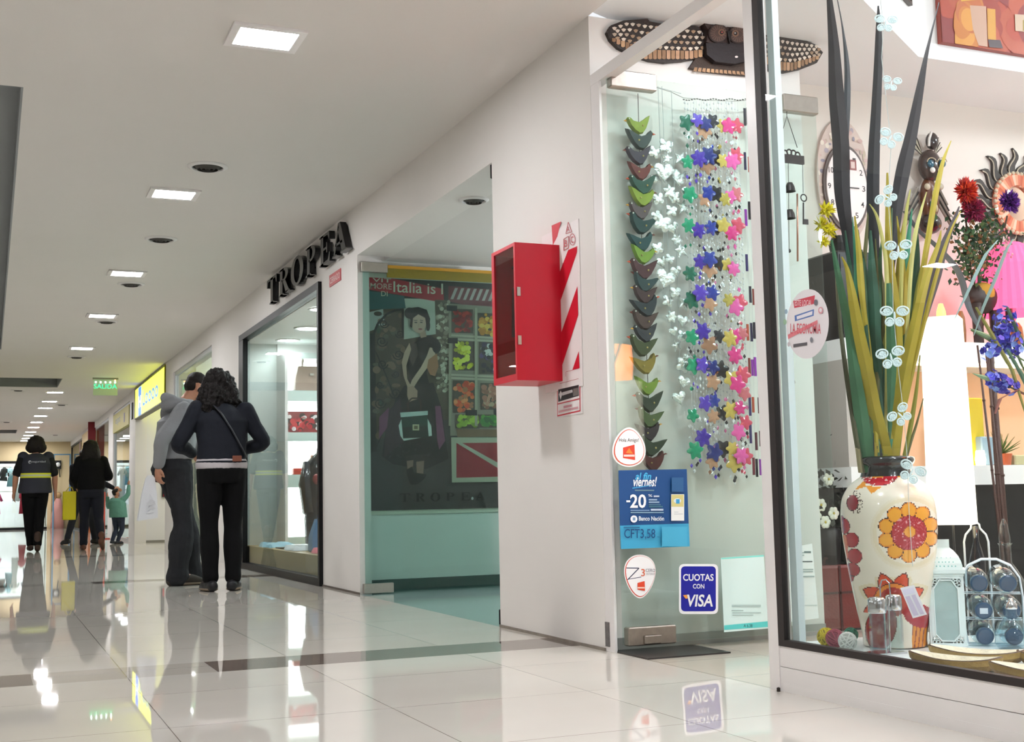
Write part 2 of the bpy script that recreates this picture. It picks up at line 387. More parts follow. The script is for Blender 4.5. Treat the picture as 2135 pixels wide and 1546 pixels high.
# and the second row on the open side
for y in (0.0, 4.5, 9.0, 13.5, 18): copy_tree(cl0, (-3.4, y, CEIL-.02), 'recessed ceiling light of the row on the open side, out of sight')
M_ventd = mat('painted vent shade', '26241f', rough=.8)
def vent(X, Y, Z, r, label, group='round ceiling vents'):
    t = thing('round_vent', label, 'ceiling vent', (X, Y, Z-.02), group)
    f = MB(); f.lathe([(r*1.28, 0), (r*1.28, -.004), (r*1.05, -.014), (r*.98, -.012), (r*.98, 0)], (X, Y, Z), 32, cap=False); f.build('flange', M_wallw, t, smooth=True)
    f = MB(); f.lathe([(r*.98, -.001), (r*.1, -.0011)], (X, Y, Z), 32); f.build('throat', M_ventd, t)  # flat dark disc painted as the shade inside the duct; ceiling stays uncut
    for k, rr in enumerate((.78, .52, .26)):
        g = MB(); g.lathe([(r*rr, -.004), (r*(rr-.13), -.022), (r*(rr-.15), -.020), (r*(rr-.02), -.003)], (X, Y, Z), 28, cap=False)
        g.build('cone_ring', mat('shade-darkened vent louvre', '4c4a46', rough=.7), t, smooth=True)  # ring colour darkened to stand for shade in the recess
    return t
v0 = vent(1.222, 7.70, CEIL, .098, 'largest round air vent, between the first two ceiling lights')
for X, Y, l in ((1.22, 9.96, 'round air vent between the second and third ceiling lights'), (1.21, 12.1, 'round air vent between the third and fourth ceiling lights'),
                (1.20, 14.66, 'thin dark round vent between the fourth and fifth ceiling lights'), (1.1, 18.25, 'round vent beyond the fifth ceiling light, before the gap'),
                (.45, 23.6, 'dark round vent beside the wide grey coffer'), (1.34, 26.8, 'small round vent beyond the green hanging exit sign'),
                (.37, 32.3, 'small dark round vent by the picture edge, beyond the coffer'), (1.74, 37.9, 'farthest round vent, above the woman in black')):
    copy_tree(v0, (X, Y, CEIL-.02), l)
pv = onZ(988, 416, 2.39); vent(pv.x, pv.y, 2.39, .07, 'small dark round vent in the ceiling of the bag shop entrance')
# ---- hanging exit sign
ps = onZ(220, 787, CEIL); ex = thing('exit_sign', 'clear acrylic exit sign with green letters hanging from the ceiling', 'exit sign', (ps.x, ps.y, CEIL-.3))
b = MB(); b.bx(ps.x-.2, ps.x+.2, ps.y-.015, ps.y+.015, CEIL-.03, CEIL); b.build('mount_rail', mat('grey rail', '8c8c88', rough=.5), ex)
b = MB(); b.bx(ps.x-.19, ps.x+.19, ps.y-.004, ps.y+.004, CEIL-.29, CEIL-.03); b.build('panel', mat('pale green acrylic', 'c9dccf', rough=.2), ex)
b = MB(); art(b, [('t', 'SALIDA', 0, 0, .36, .075, '3fe0a4')], (ps.x-.18, ps.y-.006, CEIL-.18), (1, 0, 0), (0, 0, 1)); b.build('lettering', mat('green lit letters', None, emit=.6), ex)
for k in range(5):
    b = MB(); b.sph((ps.x-.15+.075*k, ps.y-.008, CEIL-.075), (.011, .006, .014), 8, 6, 'd8fff0'); b.build('bulb', mat('small led', None, emit=4), ex)
b = MB(); b.sph((ps.x+.15, ps.y-.008, CEIL-.04), .01, 8, 6, 'ff9a60'); b.build('indicator_light', mat('amber led', None, emit=4), ex)
# ================================================================ CORRIDOR WALL: extinguisher, letters, bag shop
UY, UZ, UX = (0, -1, 0), (0, 0, 1), (1, 0, 0)
def fx(px, py, X=XF): p = onX(px, py, X); return (-p.y, p.z)       # facade plane (u = -Y, v = Z)
def fy(px, py, Y): p = onY(px, py, Y); return (p.x, p.z)
M_red = mat('red enamel', 'c8102a', rough=.38, noise=.05, nscale=14)
d = .215; X0 = XF-d; y1, y0 = 5.33, 5.05; z0, z1 = 1.165, 1.79
t = thing('extinguisher_cabinet', 'red metal fire extinguisher cabinet with smoked glass door on the front pillar', 'extinguisher cabinet', (XF-d/2, (y0+y1)/2, z0))
b = MB(); w = .012
b.bx(X0, XF-.002, y0, y0+w, z0, z1); b.bx(X0, XF-.002, y1-w, y1, z0, z1); b.bx(X0, XF-.002, y0+w, y1-w, z1-w, z1); b.bx(X0, XF-.002, y0+w, y1-w, z0, z0+w); b.bx(XF-.014, XF-.002, y0+w, y1-w, z0+w, z1-w)
b.build('body', M_red, t)
b = MB(); e = X0-.012
b.bx(e, X0, y0, y0+.016, z0, z1); b.bx(e, X0, y1-.03, y1, z0, z1); b.bx(e, X0, y0+.016, y1-.03, z1-.016, z1); b.bx(e, X0, y0+.016, y1-.03, z0, z0+.03)
dr = b.build('door', M_red, t)
b = MB(); b.bx(e+.004, e+.008, y0+.016, y1-.03, z0+.03, z1-.016); b.build('door_pane', pane_mat('smoked red pane', 'eed0d4'), t)
for zh in (.16, .38): b = MB(); b.bx(X0-.006, X0+.01, y0-.006, y0, z0+zh, z0+zh+.04); b.build('hinge', M_chrome, t)
ext = thing('fire_extinguisher', 'red extinguisher cylinder with white label inside the red cabinet', 'fire extinguisher', (XF-.11, 5.17, z0+w))
c = (XF-.11, 5.17, z0+w)
b = MB(); b.lathe([(.001, 0), (.06, 0), (.065, .01), (.065, .36), (.055, .40), (.03, .43), (.018, .44), (.018, .46), (.001, .46)], c, 24); b.build('cylinder', M_red, ext, smooth=True)
b = MB('e8e6e0'); b.lathe([(.0655, .12), (.0662, .13), (.0662, .31), (.0655, .32)], c, 24, cap=False); b.build('label_sleeve', M_print, ext, smooth=True)
b = MB(); b.bx(c[0]-.02, c[0]+.02, c[1]-.02, c[1]+.02, c[2]+.455, c[2]+.5, '222222'); b.tube([(c[0]-.02, c[1], c[2]+.5), (c[0]-.08, c[1], c[2]+.52)], .008, 8, '222222'); b.tube([(c[0]-.02, c[1], c[2]+.47), (c[0]-.07, c[1]+.01, c[2]+.42), (c[0]-.072, c[1]+.02, c[2]+.2)], .008, 8, '222222'); b.build('valve', M_paint, ext)
# striped marker board behind the cabinet
yl, yr = 5.24, 4.845; zt, zb_ = 1.868, 1.125
b = MB('ece6e4'); b.bx(XF-.004, XF-.0006, yr, yl, zb_, zt)
K = 1/3.511
def g4(x, y): return fx(1140+x*K, 440+y*K, XF-.004)
R_ = 'd01830'
art(b, [('p', [(36, 105), (105, 75), (78, 185), (45, 250)], R_), ('p', [(45, 250), (78, 250), (70, 330), (45, 330)], R_), ('p', [(158, 285), (225, 255), (223, 300), (90, 690), (60, 690), (86, 470)], R_),
        ('p', [(226, 548), (232, 760), (100, 1175), (40, 1175), (90, 940)], R_), ('p', [(236, 1025), (242, 1148), (190, 1160)], R_),
        ('l', [(160, 80), (142, 165), (185, 152), (160, 80)], 4, 'c04048'), ('l', [(126, 205), (162, 183), (162, 268), (128, 288), (126, 205)], 4, 'c04048'),
        ('l', [(190+20*math.cos(a*.39), 207+42*math.sin(a*.39)) for a in range(17)], 4, 'c04048'),
        ('t', 'A', 150, 150, 172, 112, 'c04048'), ('t', 'B', 133, 260, 155, 212, 'c04048'), ('t', 'C', 180, 232, 201, 184, 'c04048'),
        ('l', [(100, 1262), (238, 1225)], 3, 'b0505a'), ('l', [(148, 1175), (240, 1150)], 3, 'b0505a'), ('l', [(145, 1175), (145, 1210)], 3, 'c08088')], (XF, 0, 0), UY, UZ, .0045, .0003, g4)
b.build('extinguisher_marker_board', M_print, label='white board with diagonal red stripes and letters A B C behind the red cabinet', cat='safety sign')
b = MB('ece6e4'); A_, B_ = fx(1160, 800), fx(1217, 872); b.bx(XF-.003, XF-.0006, -fx(1216, 860)[0], -fx(1160, 868)[0], 1.005, 1.12)
art(b, [('p', [(75, 1290), (244, 1250), (246, 1465), (76, 1503)], 'c8303c'), ('p', [(80, 1300), (238, 1262), (240, 1455), (80, 1492)], 'f0e8e6'), ('p', [(84, 1305), (234, 1270), (236, 1350), (84, 1395)], '1c1a20'),
        ('p', [(90, 1340), (102, 1312), (114, 1335), (102, 1380)], 'd8d8d8'), ('p', [(114, 1325), (188, 1305), (190, 1325), (114, 1350)], 'c8c8c8'), ('p', [(194, 1300), (232, 1290), (234, 1345), (194, 1355)], '706a66'),
        ('p', [(78, 1408), (240, 1368), (240, 1376), (78, 1416)], 'c8303c'), ('p', [(125, 1425), (185, 1412), (185, 1430), (125, 1443)], 'c88890'), ('p', [(88, 1460), (232, 1428), (232, 1444), (88, 1476)], 'd09aa0')], (XF, 0, 0), UY, UZ, .0035, .0003, g4)
b.build('supplier_label', M_print, label='small red bordered label with black panel below the red cabinet', cat='label')
# ---- shop name letters, mounted proud of the fascia
def glyph(ch):
    """serif capital as a list of polygons in a unit box"""
    s = .055
    if ch == 'T': return [[(.38, 0), (.62, 0), (.62, 1), (.38, 1)], [(.24, 0), (.76, 0), (.70, .05), (.30, .05)], [(0, .70), (.07, .70), (.13, .91), (.87, .91), (.93, .70), (1, .70), (1, 1), (0, 1)]]
    if ch == 'E': return [[(.12, 0), (.37, 0), (.37, 1), (.12, 1)], [(0, 0), (.95, 0), (1, .30), (.93, .30), (.80, .09), (0, .05)], [(0, 1), (.93, 1), (.96, .74), (.89, .74), (.78, .91), (0, .95)], [(.37, .47), (.66, .47), (.66, .34), (.74, .34), (.74, .68), (.66, .68), (.66, .55), (.37, .55)]]
    if ch == 'A': return [[(.42, 1), (.56, 1), (.92, .04), (.66, .04), (.40, .78)], [(.42, 1), (.47, .86), (.20, .04), (.10, .04)], [(0, 0), (.34, 0), (.30, .05), (.04, .05)], [(.56, 0), (1, 0), (.96, .05), (.60, .05)], [(.22, .30), (.70, .30), (.68, .38), (.25, .38)]]
    bowl = []
    if ch in 'PR':
        y_ = .5 if ch == 'R' else .46
        def arc(cx, cy, rx, ry): return [(cx+rx*math.sin(math.pi*k/12), cy+ry*math.cos(math.pi*k/12)) for k in range(13)]
        o = arc(.45, (1+y_)/2, .45, (1-y_)/2); i = arc(.45, (1+y_)/2, .20, (1-y_)/2-.08)
        P = [[(.14, 0), (.38, 0), (.38, 1), (.14, 1)], [(0, 0), (.52, 0), (.48, .05), (.04, .05)], [(0, 1), (.5, 1), (.5, .92), (.02, .95)], [(.3, 1), (.45, 1), (.45, .92), (.3, .92)], [(.3, y_), (.45, y_), (.45, y_+.08), (.3, y_+.08)]]
        for k in range(12): P.append([o[k], o[k+1], i[k+1], i[k]])
        if ch == 'R': P += [[(.40, .52), (.62, .52), (.98, .05), (.70, .0)], [(.66, 0), (1.05, 0), (1.05, .05), (.70, .06)]]
        return P
    if ch == 'O':
        o = ell(.5, .5, .5, .53, 28); i = ell(.5, .5, .24, .43, 28)
        return [[o[k], o[(k+1) % 28], i[(k+1) % 28], i[k]] for k in range(28)]
M_let = mat('black letter lacquer', '101012', rough=.25)
LX = {'T': (11.28, 10.86), 'R': (10.78, 10.36), 'O': (10.30, 9.84), 'P': (9.76, 9.40), 'E': (9.30, 8.98), 'A': (8.92, 8.50)}
for i, ch in enumerate('TROPEA'):
    ya, yb = LX[ch]; b = MB()
    for P in glyph(ch): b.prism([(-(lerp(ya, yb, u)), 2.452+.232*v) for u, v in P], (XF-.012, 0, 0), UY, UZ, .045)
    for (u, v) in ((.3, .3), (.3, .8)): b.tube([(XF-.013, lerp(ya, yb, u), 2.452+.232*v), (XF, lerp(ya, yb, u), 2.452+.232*v)], .006, 6)
    b.build('sign_letter', M_let, label='raised black serif letter %s on the fascia above the bag shop window' % ch, cat='sign letter', group='raised letters of the shop name')
b = MB('b8383c'); ya, yb = 9.16, 8.86; b.bx(XF-.006, XF, 8.87, 9.20, 2.285, 2.375)
art(b, [('t', 'CERRADO', -9.18, 2.305, -8.89, 2.352, 'e8c8c4')], (XF, 0, 0), UY, UZ, .007, .0005); b.build('wall_plaque', M_print, label='small red plaque with pale lettering under the last raised letter', cat='plaque')
# ---- bag shop display window, black frame
def frame_yz(mb, X0_, X1_, ya, yb, z0_, z1_, w, wb=None, wt=None):
    wb = wb or w; wt = wt or w
    mb.bx(X0_, X1_, ya, ya+w, z0_, z1_); mb.bx(X0_, X1_, yb-w, yb, z0_, z1_); mb.bx(X0_, X1_, ya+w, yb-w, z0_, z0_+wb); mb.bx(X0_, X1_, ya+w, yb-w, z1_-wt, z1_)
b = MB(); frame_yz(b, XF-.03, XF+.05, 9.46, 12.83, 0, 2.375, .05, .06, .06); b.bx(XF-.03, XF+.02, 12.60, 12.78, .06, 2.31)
struct('window_frame_bag_shop', b, M_dark)
b = MB(); b.bx(XF+.005, XF+.013, 9.51, 12.6, .06, 2.315); struct('window_bag_shop', b, pane_mat('window glass', 'f0f7f5', refl=.75))
b = MB(); b.bx(XF+.05, 3.6, 9.5, 12.9, 0, .22, 'b39a6c'); b.build('display_plinth', mat('sand laminate', None, rough=.5), label='low sand coloured display plinth inside the bag shop window', cat='display plinth')
M_cyw = mat('pale green wall paint', 'd9e2de', rough=.6)
b = MB(); b.bx(XF+.05, 4.2, 12.9, 12.95, .22, 2.36); struct('wall_bag_window_end', b, M_cyw)
b = MB(); b.bx(4.1, 4.2, 8.78, 12.9, .22, 2.36); struct('wall_bag_window_back', b, M_cyw)
b = MB(); b.bx(XF+.05, 4.2, 8.78, 12.9, 2.31, 2.36); struct('ceiling_bag_window', b, M_wallw)
M_spot = mat('bag shop spot lens', 'fbfcff', rough=.5, emit=BAG_E)
def downlight(X, Y, Z, r, label, m=M_spot, group='bag shop downlights', ring=M_white):
    t = thing('downlight', label, 'downlight', (X, Y, Z-.02), group)
    b = MB(); b.lathe([(r*1.3, 0), (r*1.3, -.008), (r, -.012), (r, 0)], (X, Y, Z), 24, cap=False); b.build('trim_ring', ring, t, smooth=True)
    b = MB(); b.lathe([(r, -.006), (r*.5, -.008), (.001, -.008)], (X, Y, Z), 24, cap=False); b.build('lens', m, t)
    return t
dl0 = downlight(2.80, 11.6, 2.31, .11, 'large round downlight in the bag shop window ceiling')
for X, Y, s, l in ((2.62, 10.4, .8, 'smaller downlight near the top right of the bag window'), (3.5, 11.6, 1, 'downlight deeper in the bag window'), (3.3, 10.2, 1, 'downlight at the near end of the bag window'), (2.8, 12.5, .9, 'downlight beside the lit shelf tower')):
    copy_tree(dl0, (X, Y, 2.29), l, scale=s)
# lit white shelf tower at the far end of the window
t = thing('shelf_tower', 'tall white back-lit shelf tower in the bag shop window', 'shelving', (3.3, 12.75, .22))
xa, xb, ys_ = 2.77, 3.75, 12.50
M_lit = mat('back-lit white panel', 'ffffff', rough=.5, emit=4.5)
b = MB(); b.bx(xa, xb, 12.86, 12.9, .22, 2.31); b.bx(xa, xa+.03, ys_, 12.86, .22, 2.18); b.bx(xb-.03, xb, ys_, 12.86, .22, 2.18); b.build('case', M_white, t)
SH = [(.30, .80), (.93, 1.27), (1.36, 1.68), (1.79, 2.12)]
for z0_, z1_ in SH:
    b = MB(); b.bx(xa+.03, xb-.03, 12.845, 12.86, z0_, z1_); b.build('lit_panel', M_lit, t)
for z0_, z1_ in ((.22, .30), (.80, .93), (1.27, 1.36), (1.68, 1.79), (2.12, 2.18)):
    b = MB('cfe0da'); b.bx(xa+.03, xb-.03, ys_, 12.845, z0_, z1_); b.build('shelf', mat('pale shelf board', 'cfdeda', rough=.3), t)
# ---- bags
M_leather = mat('leather', None, rough=.4, noise=.12, nscale=18, bump=.15, bscale=90)
def handbag(name, X, Y, Z, w, h, dp, col, label, group=None, dots=None, handle=True, taper=.8):
    t = thing(name, label, 'bag', (X, Y, Z), group); b = MB(col)
    vs = []
    for k, (zz, s) in enumerate(((0, .92), (.06, 1), (.5, .96), (.93, taper), (1, taper*.95))):
        for u, v in ((-1, -1), (-.5, -1.08), (.5, -1.08), (1, -1), (1.03, 0), (1, 1), (.5, 1.08), (-.5, 1.08), (-1, 1), (-1.03, 0)):
            vs.append((X+u*w/2*s, Y+v*dp/2*(1.05-.5*zz), Z+h*zz))
    n = 10; fs = [(k*n+j, k*n+(j+1) % n, (k+1)*n+(j+1) % n, (k+1)*n+j) for k in range(4) for j in range(n)]+[tuple(range(n-1, -1, -1)), tuple(range(4*n, 5*n))]
    b.add(vs, fs)
    if dots:
        for _ in range(dots[0]):
            u, v = random.uniform(-.42, .42), random.uniform(.08, .88); r = random.uniform(.018, .034)
            b.flat(ell(X+u*w, Z+v*h, r, r, 10), (0, Y-dp*.57*(1.02-.5*v)-.004*random.random()-.004, 0), UX, UZ, 0, random.choice(dots[1]))
    b.build('body', M_leather, t)
    if handle:
        b = MB(col); b.tube([(X-w*.25, Y, Z+h*.95), (X-w*.22, Y, Z+h*1.3), (X-w*.1, Y, Z+h*1.45), (X+w*.1, Y, Z+h*1.45), (X+w*.22, Y, Z+h*1.3), (X+w*.25, Y, Z+h*.95)], .012, 8); b.build('handle', M_leather, t, smooth=True)
    b = MB(); b.bx(X-.02, X+.02, Y-dp*.5-.012, Y-dp*.5+.01, Z+h*.62, Z+h*.7); b.build('clasp', M_chrome, t)
    return t
handbag('shoulder_bag', 3.06, 12.62, 1.79, .34, .26, .14, '9b8274', 'taupe leather bag on the topmost lit shelf')
handbag('box_bag', 2.98, 12.62, 1.36, .36, .22, .12, '8d2026', 'dark handbag patterned with red and white spots on the second lit shelf', dots=(46, ['e04048', 'f0e8e8', 'c02838', '303030']), handle=False, taper=.98)
handbag('tote_bag', 3.30, 12.64, 1.36, .24, .24, .12, 'e8eae6', 'white bag patterned with green and black spots beside the red spotted one', dots=(26, ['20b080', '282828', 'd04858']), handle=True)
handbag('satchel', 3.16, 12.62, .93, .26, .2, .12, 'a86a44', 'tan leather satchel on the third lit shelf', handle=False)
b = MB('d8483c'); b.bev(2.86, 3.12, 12.52, 12.62, .93, .995, .006); b.bx(2.86, 3.12, 12.517, 12.521, .958, .962, '8a2a22'); b.build('wallet', M_leather, label='flat orange red wallet lying in front of the tan satchel', cat='wallet')
# mannequin bust wearing a dark jacket, with a blue bag; clothes laid on the plinth
t = thing('dressed_bust', 'display bust in a dark glossy jacket in the bag shop window', 'mannequin', (2.78, 11.0, .22))
b = MB('20242c'); prof = [(.10, 0), (.19, .03), (.20, .25), (.17, .42), (.20, .62), (.17, .76), (.07, .84), (.05, .92)]
b.lathe(prof, (2.78, 11.0, .25), 24, sx=.85, sy=.6); b.build('jacket', mat('shiny dark cloth', None, rough=.22, bump=.6, bscale=14, coat=.3), t, smooth=True)
for s in (-1, 1):
    b = MB('262c38'); b.tube([(2.78+s*.13, 11.0, 1.0), (2.78+s*.17, 10.97, .8), (2.78+s*.16, 10.9, .55)], [.05, .06, .05], 10); b.build('sleeve', mat('shiny dark cloth', None), t, smooth=True)
b = MB('e8e4e0'); b.sph((2.78, 11.0, 1.17), (.03, .03, .03), 10, 8); b.build('neck_cap', M_gloss, t)
for k, (px, pz, c) in enumerate(((2.70, .85, 'a03038'), (2.86, .9, 'dfe8ee'), (2.74, .62, '2f6aa8'), (2.84, .6, '1c3c6c'))):
    b = MB(c); b.sph((px, 10.9, pz), (.04, .02, .05), 10, 6); b.build('trinket', M_gloss, t, smooth=True)
handbag('blue_bag', 2.70, 10.55, .22, .30, .28, .16, '4f8ec6', 'soft light blue handbag leaning against the dressed bust', taper=.7)
def cloth(name, x0, x1, y0, y1, z, col, label):
    b = MB(col); n = 12; vs = []; top = []
    for i in range(n+1):
        for j in range(n+1):
            u, v = i/n, j/n; e_ = min(u, 1-u, v, 1-v)
            vs.append((lerp(x0, x1, u)+.012*math.sin(v*9), lerp(y0, y1, v)+.012*math.sin(u*8), z+.004+min(e_*.5, .03)+.012*math.sin(u*11+v*7)*(e_ > .01)))
    fs = [(i*(n+1)+j, (i+1)*(n+1)+j, (i+1)*(n+1)+j+1, i*(n+1)+j+1) for i in range(n) for j in range(n)]
    k = len(vs); vs += [(v[0], v[1], z) for v in vs]; fs += [tuple(q+k for q in f[::-1]) for f in fs]
    b.add(vs, fs); b.build(name, mat('woven cloth', None, rough=.9, bump=.3, bscale=200), label=label, cat='clothing', smooth=True)
cloth('folded_scarf', 2.46, 2.75, 11.8, 12.4, .22, '9fc6d6', 'pale blue scarf spread at the far end of the bag window plinth')
cloth('folded_cloth', 2.50, 2.86, 10.0, 10.4, .22, 'd86878', 'pink folded cloth at the front of the bag window plinth')
cloth('white_cloth', 2.47, 2.70, 10.85, 11.3, .22, 'e6e9ec', 'white cloth lying between the blue scarf and the pink cloth')
b = MB(); b.bx(2.50, 2.62, 11.5, 11.7, .22, .235, '18181a'); b.lathe([(.09, 0), (.11, .02), (.001, .02)], (2.74, 11.7, .23), 20, '18181a'); b.build('black_tray', M_paint, label='small black tray behind the blue scarf in the bag window', cat='tray')
# ---- poster on the end wall of the entrance
yp = 8.588; PS = 1/2.863
def pp(x, y): return fy(730+x*PS, 540+y*PS, yp)
TL, TR, BR, BL = fy(753, 578, yp), fy(1047, 592, yp), fy(1047, 1058, yp), fy(762, 1063, yp)
PX0, PX1, PZ0, PZ1 = 2.475, 3.56, .575, 2.262
def pm(x, y):       # poster picture coordinates -> metres, straightened
    u = (x-65-(y-112)*23/1388)/818; v = (1500-y-(x-88)*.0)/1388
    return (PX0+u*(PX1-PX0), PZ0+v*(PZ1-PZ0))
b = MB('3a3230'); b.bx(PX0, PX1, yp-.006, yp+.003, PZ0, PZ1)
rnd = random.Random(3)
I = []
# street, wall, sky and ironwork
I += [('r', 65, 1500, 990, 112, '4d4440')]
I = [('p', [(65, 112), (880, 112), (903, 1500), (88, 1500)], '2c2827'), ('p', [(78, 900), (880, 900), (903, 1500), (88, 1500)], '3a3436'), ('p', [(70, 250), (560, 230), (560, 960), (82, 1100)], '4c3c32'),
     ('p', [(75, 330), (180, 300), (190, 400), (78, 450)], 'a9aaa4'), ('p', [(300, 230), (520, 225), (490, 440), (300, 480)], 'b9b6aa'), ('p', [(65, 190), (300, 215), (310, 290), (68, 310)], '2f5a5c'),
     ('p', [(72, 450), (135, 450), (150, 1150), (85, 1170)], '1c1a1a')]
for _ in range(60):
    x, y = rnd.uniform(140, 300), rnd.uniform(320, 1080); I.append(('e', x, y, rnd.uniform(10, 26), rnd.uniform(10, 26), rnd.choice(['6b5444', '4a3c34', '7c6250', '3b4438', '5d5548'])))
for k in range(11):
    cx_, cy_ = 175+90*(k % 2)+rnd.uniform(-14, 14), 380+62*k+rnd.uniform(-10, 10); r = rnd.uniform(22, 36); s = -1 if k % 2 else 1
    I.append(('l', [(cx_+s*r*(1-a/26)*math.cos(a*.5), cy_+r*(1-a/26)*math.sin(a*.5)) for a in range(22)], 7, '15130f'))
I.append(('l', [(128, 450), (150, 390), (200, 330), (250, 305), (292, 298)], 13, '100f0f')); I.append(('l', [(292, 298), (294, 470)], 13, '100f0f')); I.append(('l', [(140, 560), (200, 700), (260, 860), (200, 1000), (150, 1120)], 6, '15130f'))
# red awning banner with words
I += [('p', [(65, 112), (235, 112), (530, 160), (535, 245), (400, 228), (66, 182)], 'b02c38'), ('t', 'Italia is l', 238, 195, 528, 128, 'd8cdb8'), ('t', 'AMORE', 72, 180, 228, 145, 'd6b8a8'), ('t', 'DI', 168, 222, 205, 192, 'd0c4b0'), ('t', 'VIT', 118, 138, 225, 114, 'd8cdb8')]
I += [('p', [(560, 140), (880, 150), (880, 255), (700, 262), (560, 235)], '6d2630')]
for k in range(8): I.append(('p', [(600+38*k, 150), (618+38*k, 150), (590+38*k, 222), (572+38*k, 222)], 'b9a8a2'))
# garlic string and shelves of fruit
I.append(('p', [(480, 230), (570, 230), (560, 900), (500, 900)], '57483c'))
for _ in range(110): I.append(('e', rnd.uniform(495, 562), rnd.uniform(240, 800), rnd.uniform(8, 15), rnd.uniform(8, 15), rnd.choice(['a99a88', '8b7a68', '6c5c4c', 'c4b8a4'])))
I.append(('p', [(560, 250), (880, 258), (882, 1060), (572, 1060)], '8d8072'))
crate = [(578, 280, 708, 430, ['8a1a1c', 'a02420', '6e1416', 'b23028']), (735, 300, 870, 450, ['d89a30', 'c8882c', 'e0b048', 'b87424']), (585, 480, 715, 660, ['c8c020', 'd8d438', 'a8a018', 'e0dc50']), (742, 480, 870, 680, ['262030', '3a2c48', '181420', '54406a', 'c4c0bc']),
         (585, 722, 718, 920, ['d84a28', 'e06838', 'c03c1c', 'e88858', 'a86a48']), (750, 735, 875, 900, ['a86a58', 'c08470', '8c5848', 'b89a80']), (600, 930, 745, 1015, ['90a830', 'a8c038', '788c20']), (745, 930, 878, 1010, ['3c7c38', '58983c', '2c6030'])]
for (x0_, y0_, x1_, y1_, cs) in crate:
    I.append(('r', x0_, y1_, x1_, y0_, '4c3c34'))
    for _ in range(48):
        r = rnd.uniform(9, 17); I.append(('e', rnd.uniform(x0_+r, x1_-r), rnd.uniform(y0_+r, y1_-r), r, r, rnd.choice(cs)))
for y_ in (440, 462, 682, 702): I.append(('p', [(565, y_), (875, y_+8), (875, y_+20), (565, y_+12)], 'b4a894'))
I += [('r', 716, 1000, 732, 270, 'a89c88'), ('r', 560, 1000, 576, 440, '9c907c')]
for (x, y, w_) in ((548, 262, 62), (556, 462, 58), (660, 902, 70), (830, 896, 50)): I.append(('r', x, y+34, x+w_, y, '161618'))
I += [('p', [(605, 1018), (885, 1022), (886, 1065), (612, 1068)], '7c5c44'), ('p', [(575, 1070), (888, 1070), (898, 1342), (580, 1342)], 'b4ab98'), ('p', [(606, 1104), (888, 1102), (893, 1310), (606, 1314)], '9c1c2c'),
      ('p', [(608, 1104), (640, 1104), (898, 1250), (898, 1285)], 'b0a898')]
# the woman: skirt, legs, body, arms, head, bag
I += [('p', [(300, 760), (470, 740), (520, 900), (545, 1100), (560, 1200), (430, 1260), (240, 1230), (175, 1180), (200, 1000), (250, 850)], '0e0c0f'), ('p', [(200, 930), (280, 830), (300, 1100), (190, 1190)], '301c26'), ('p', [(160, 950), (215, 890), (205, 1010), (160, 1080)], '7a4260'),
      ('p', [(480, 880), (512, 880), (540, 1090), (505, 1145), (492, 1080)], '7a4260'), ('p', [(310, 1180), (430, 1170), (420, 1240), (315, 1250)], '2c2226'), ('p', [(318, 1210), (356, 1205), (352, 1262), (322, 1262)], '8a6a60'), ('p', [(372, 1215), (418, 1210), (412, 1300), (376, 1300)], '8a6a60'),
      ('p', [(316, 1262), (350, 1242), (362, 1290), (380, 1350), (340, 1352), (320, 1300)], '0e0d10'), ('p', [(362, 1280), (430, 1290), (425, 1312), (380, 1352), (360, 1330)], '0e0d10'),
      ('p', [(310, 600), (360, 500), (395, 455), (450, 450), (500, 480), (500, 540), (450, 620), (430, 680), (455, 780), (370, 800), (325, 780), (330, 690)], '09080a'),
      ('p', [(330, 520), (370, 500), (380, 570), (350, 640), (330, 600)], '4a3a38'), ('p', [(300, 560), (330, 500), (340, 540), (312, 640), (318, 720), (345, 770), (330, 800), (296, 700), (286, 620)], 'c09a88'),
      ('p', [(448, 525), (482, 530), (480, 580), (440, 640), (385, 720), (350, 780), (330, 770), (345, 725), (395, 650), (430, 580)], 'c8a390'), ('p', [(318, 770), (352, 760), (378, 790), (376, 840), (352, 848), (330, 858), (318, 820)], 'b98f7e'),
      ('e', 488, 520, 26, 40, '1a181c'), ('p', [(440, 600), (490, 560), (500, 640), (480, 700), (450, 690), (432, 650)], 'a46c4c'),
      ('p', [(385, 420), (420, 420), (430, 460), (395, 470)], 'b08a78'), ('e', 384, 378, 42, 62, 'c4a090'), ('p', [(300, 330), (330, 290), (380, 280), (430, 295), (450, 350), (445, 400), (428, 390), (420, 345), (380, 325), (350, 350), (345, 410), (332, 400), (335, 360)], '17151a'),
      ('e', 330, 320, 30, 34, '17151a'), ('e', 438, 392, 12, 34, '17151a'), ('e', 366, 376, 9, 4, '241c20'), ('e', 398, 374, 8, 4, '241c20'), ('l', [(355, 364), (375, 362)], 4, '241c20'), ('l', [(390, 360), (408, 363)], 4, '241c20'), ('e', 392, 415, 12, 5, '8c3440'), ('l', [(384, 380), (380, 400), (388, 402)], 2, 'a07c6c'),
      ('l', [(325, 920), (322, 860), (345, 835), (385, 835), (398, 860), (396, 920)], 9, '3a2020'), ('p', [(270, 1000), (290, 950), (430, 945), (458, 1000), (462, 1060), (300, 1090), (280, 1060)], 'd4d8d4'), ('p', [(284, 950), (432, 938), (444, 1070), (296, 1076)], '142420'),
      ('p', [(278, 922), (438, 910), (438, 935), (282, 950)], 'c2ccc8'), ('p', [(286, 950), (436, 938), (438, 1000), (290, 1010)], '1c3a34'), ('r', 350, 1028, 388, 992, 'c8bc9c'), ('r', 358, 1020, 380, 1000, '6c6048')]
for _ in range(40): I.append(('e', rnd.uniform(200, 460), rnd.uniform(1090, 1200), rnd.uniform(3, 9), rnd.uniform(3, 9), rnd.choice(['28242a', '141216', '362c34'])))
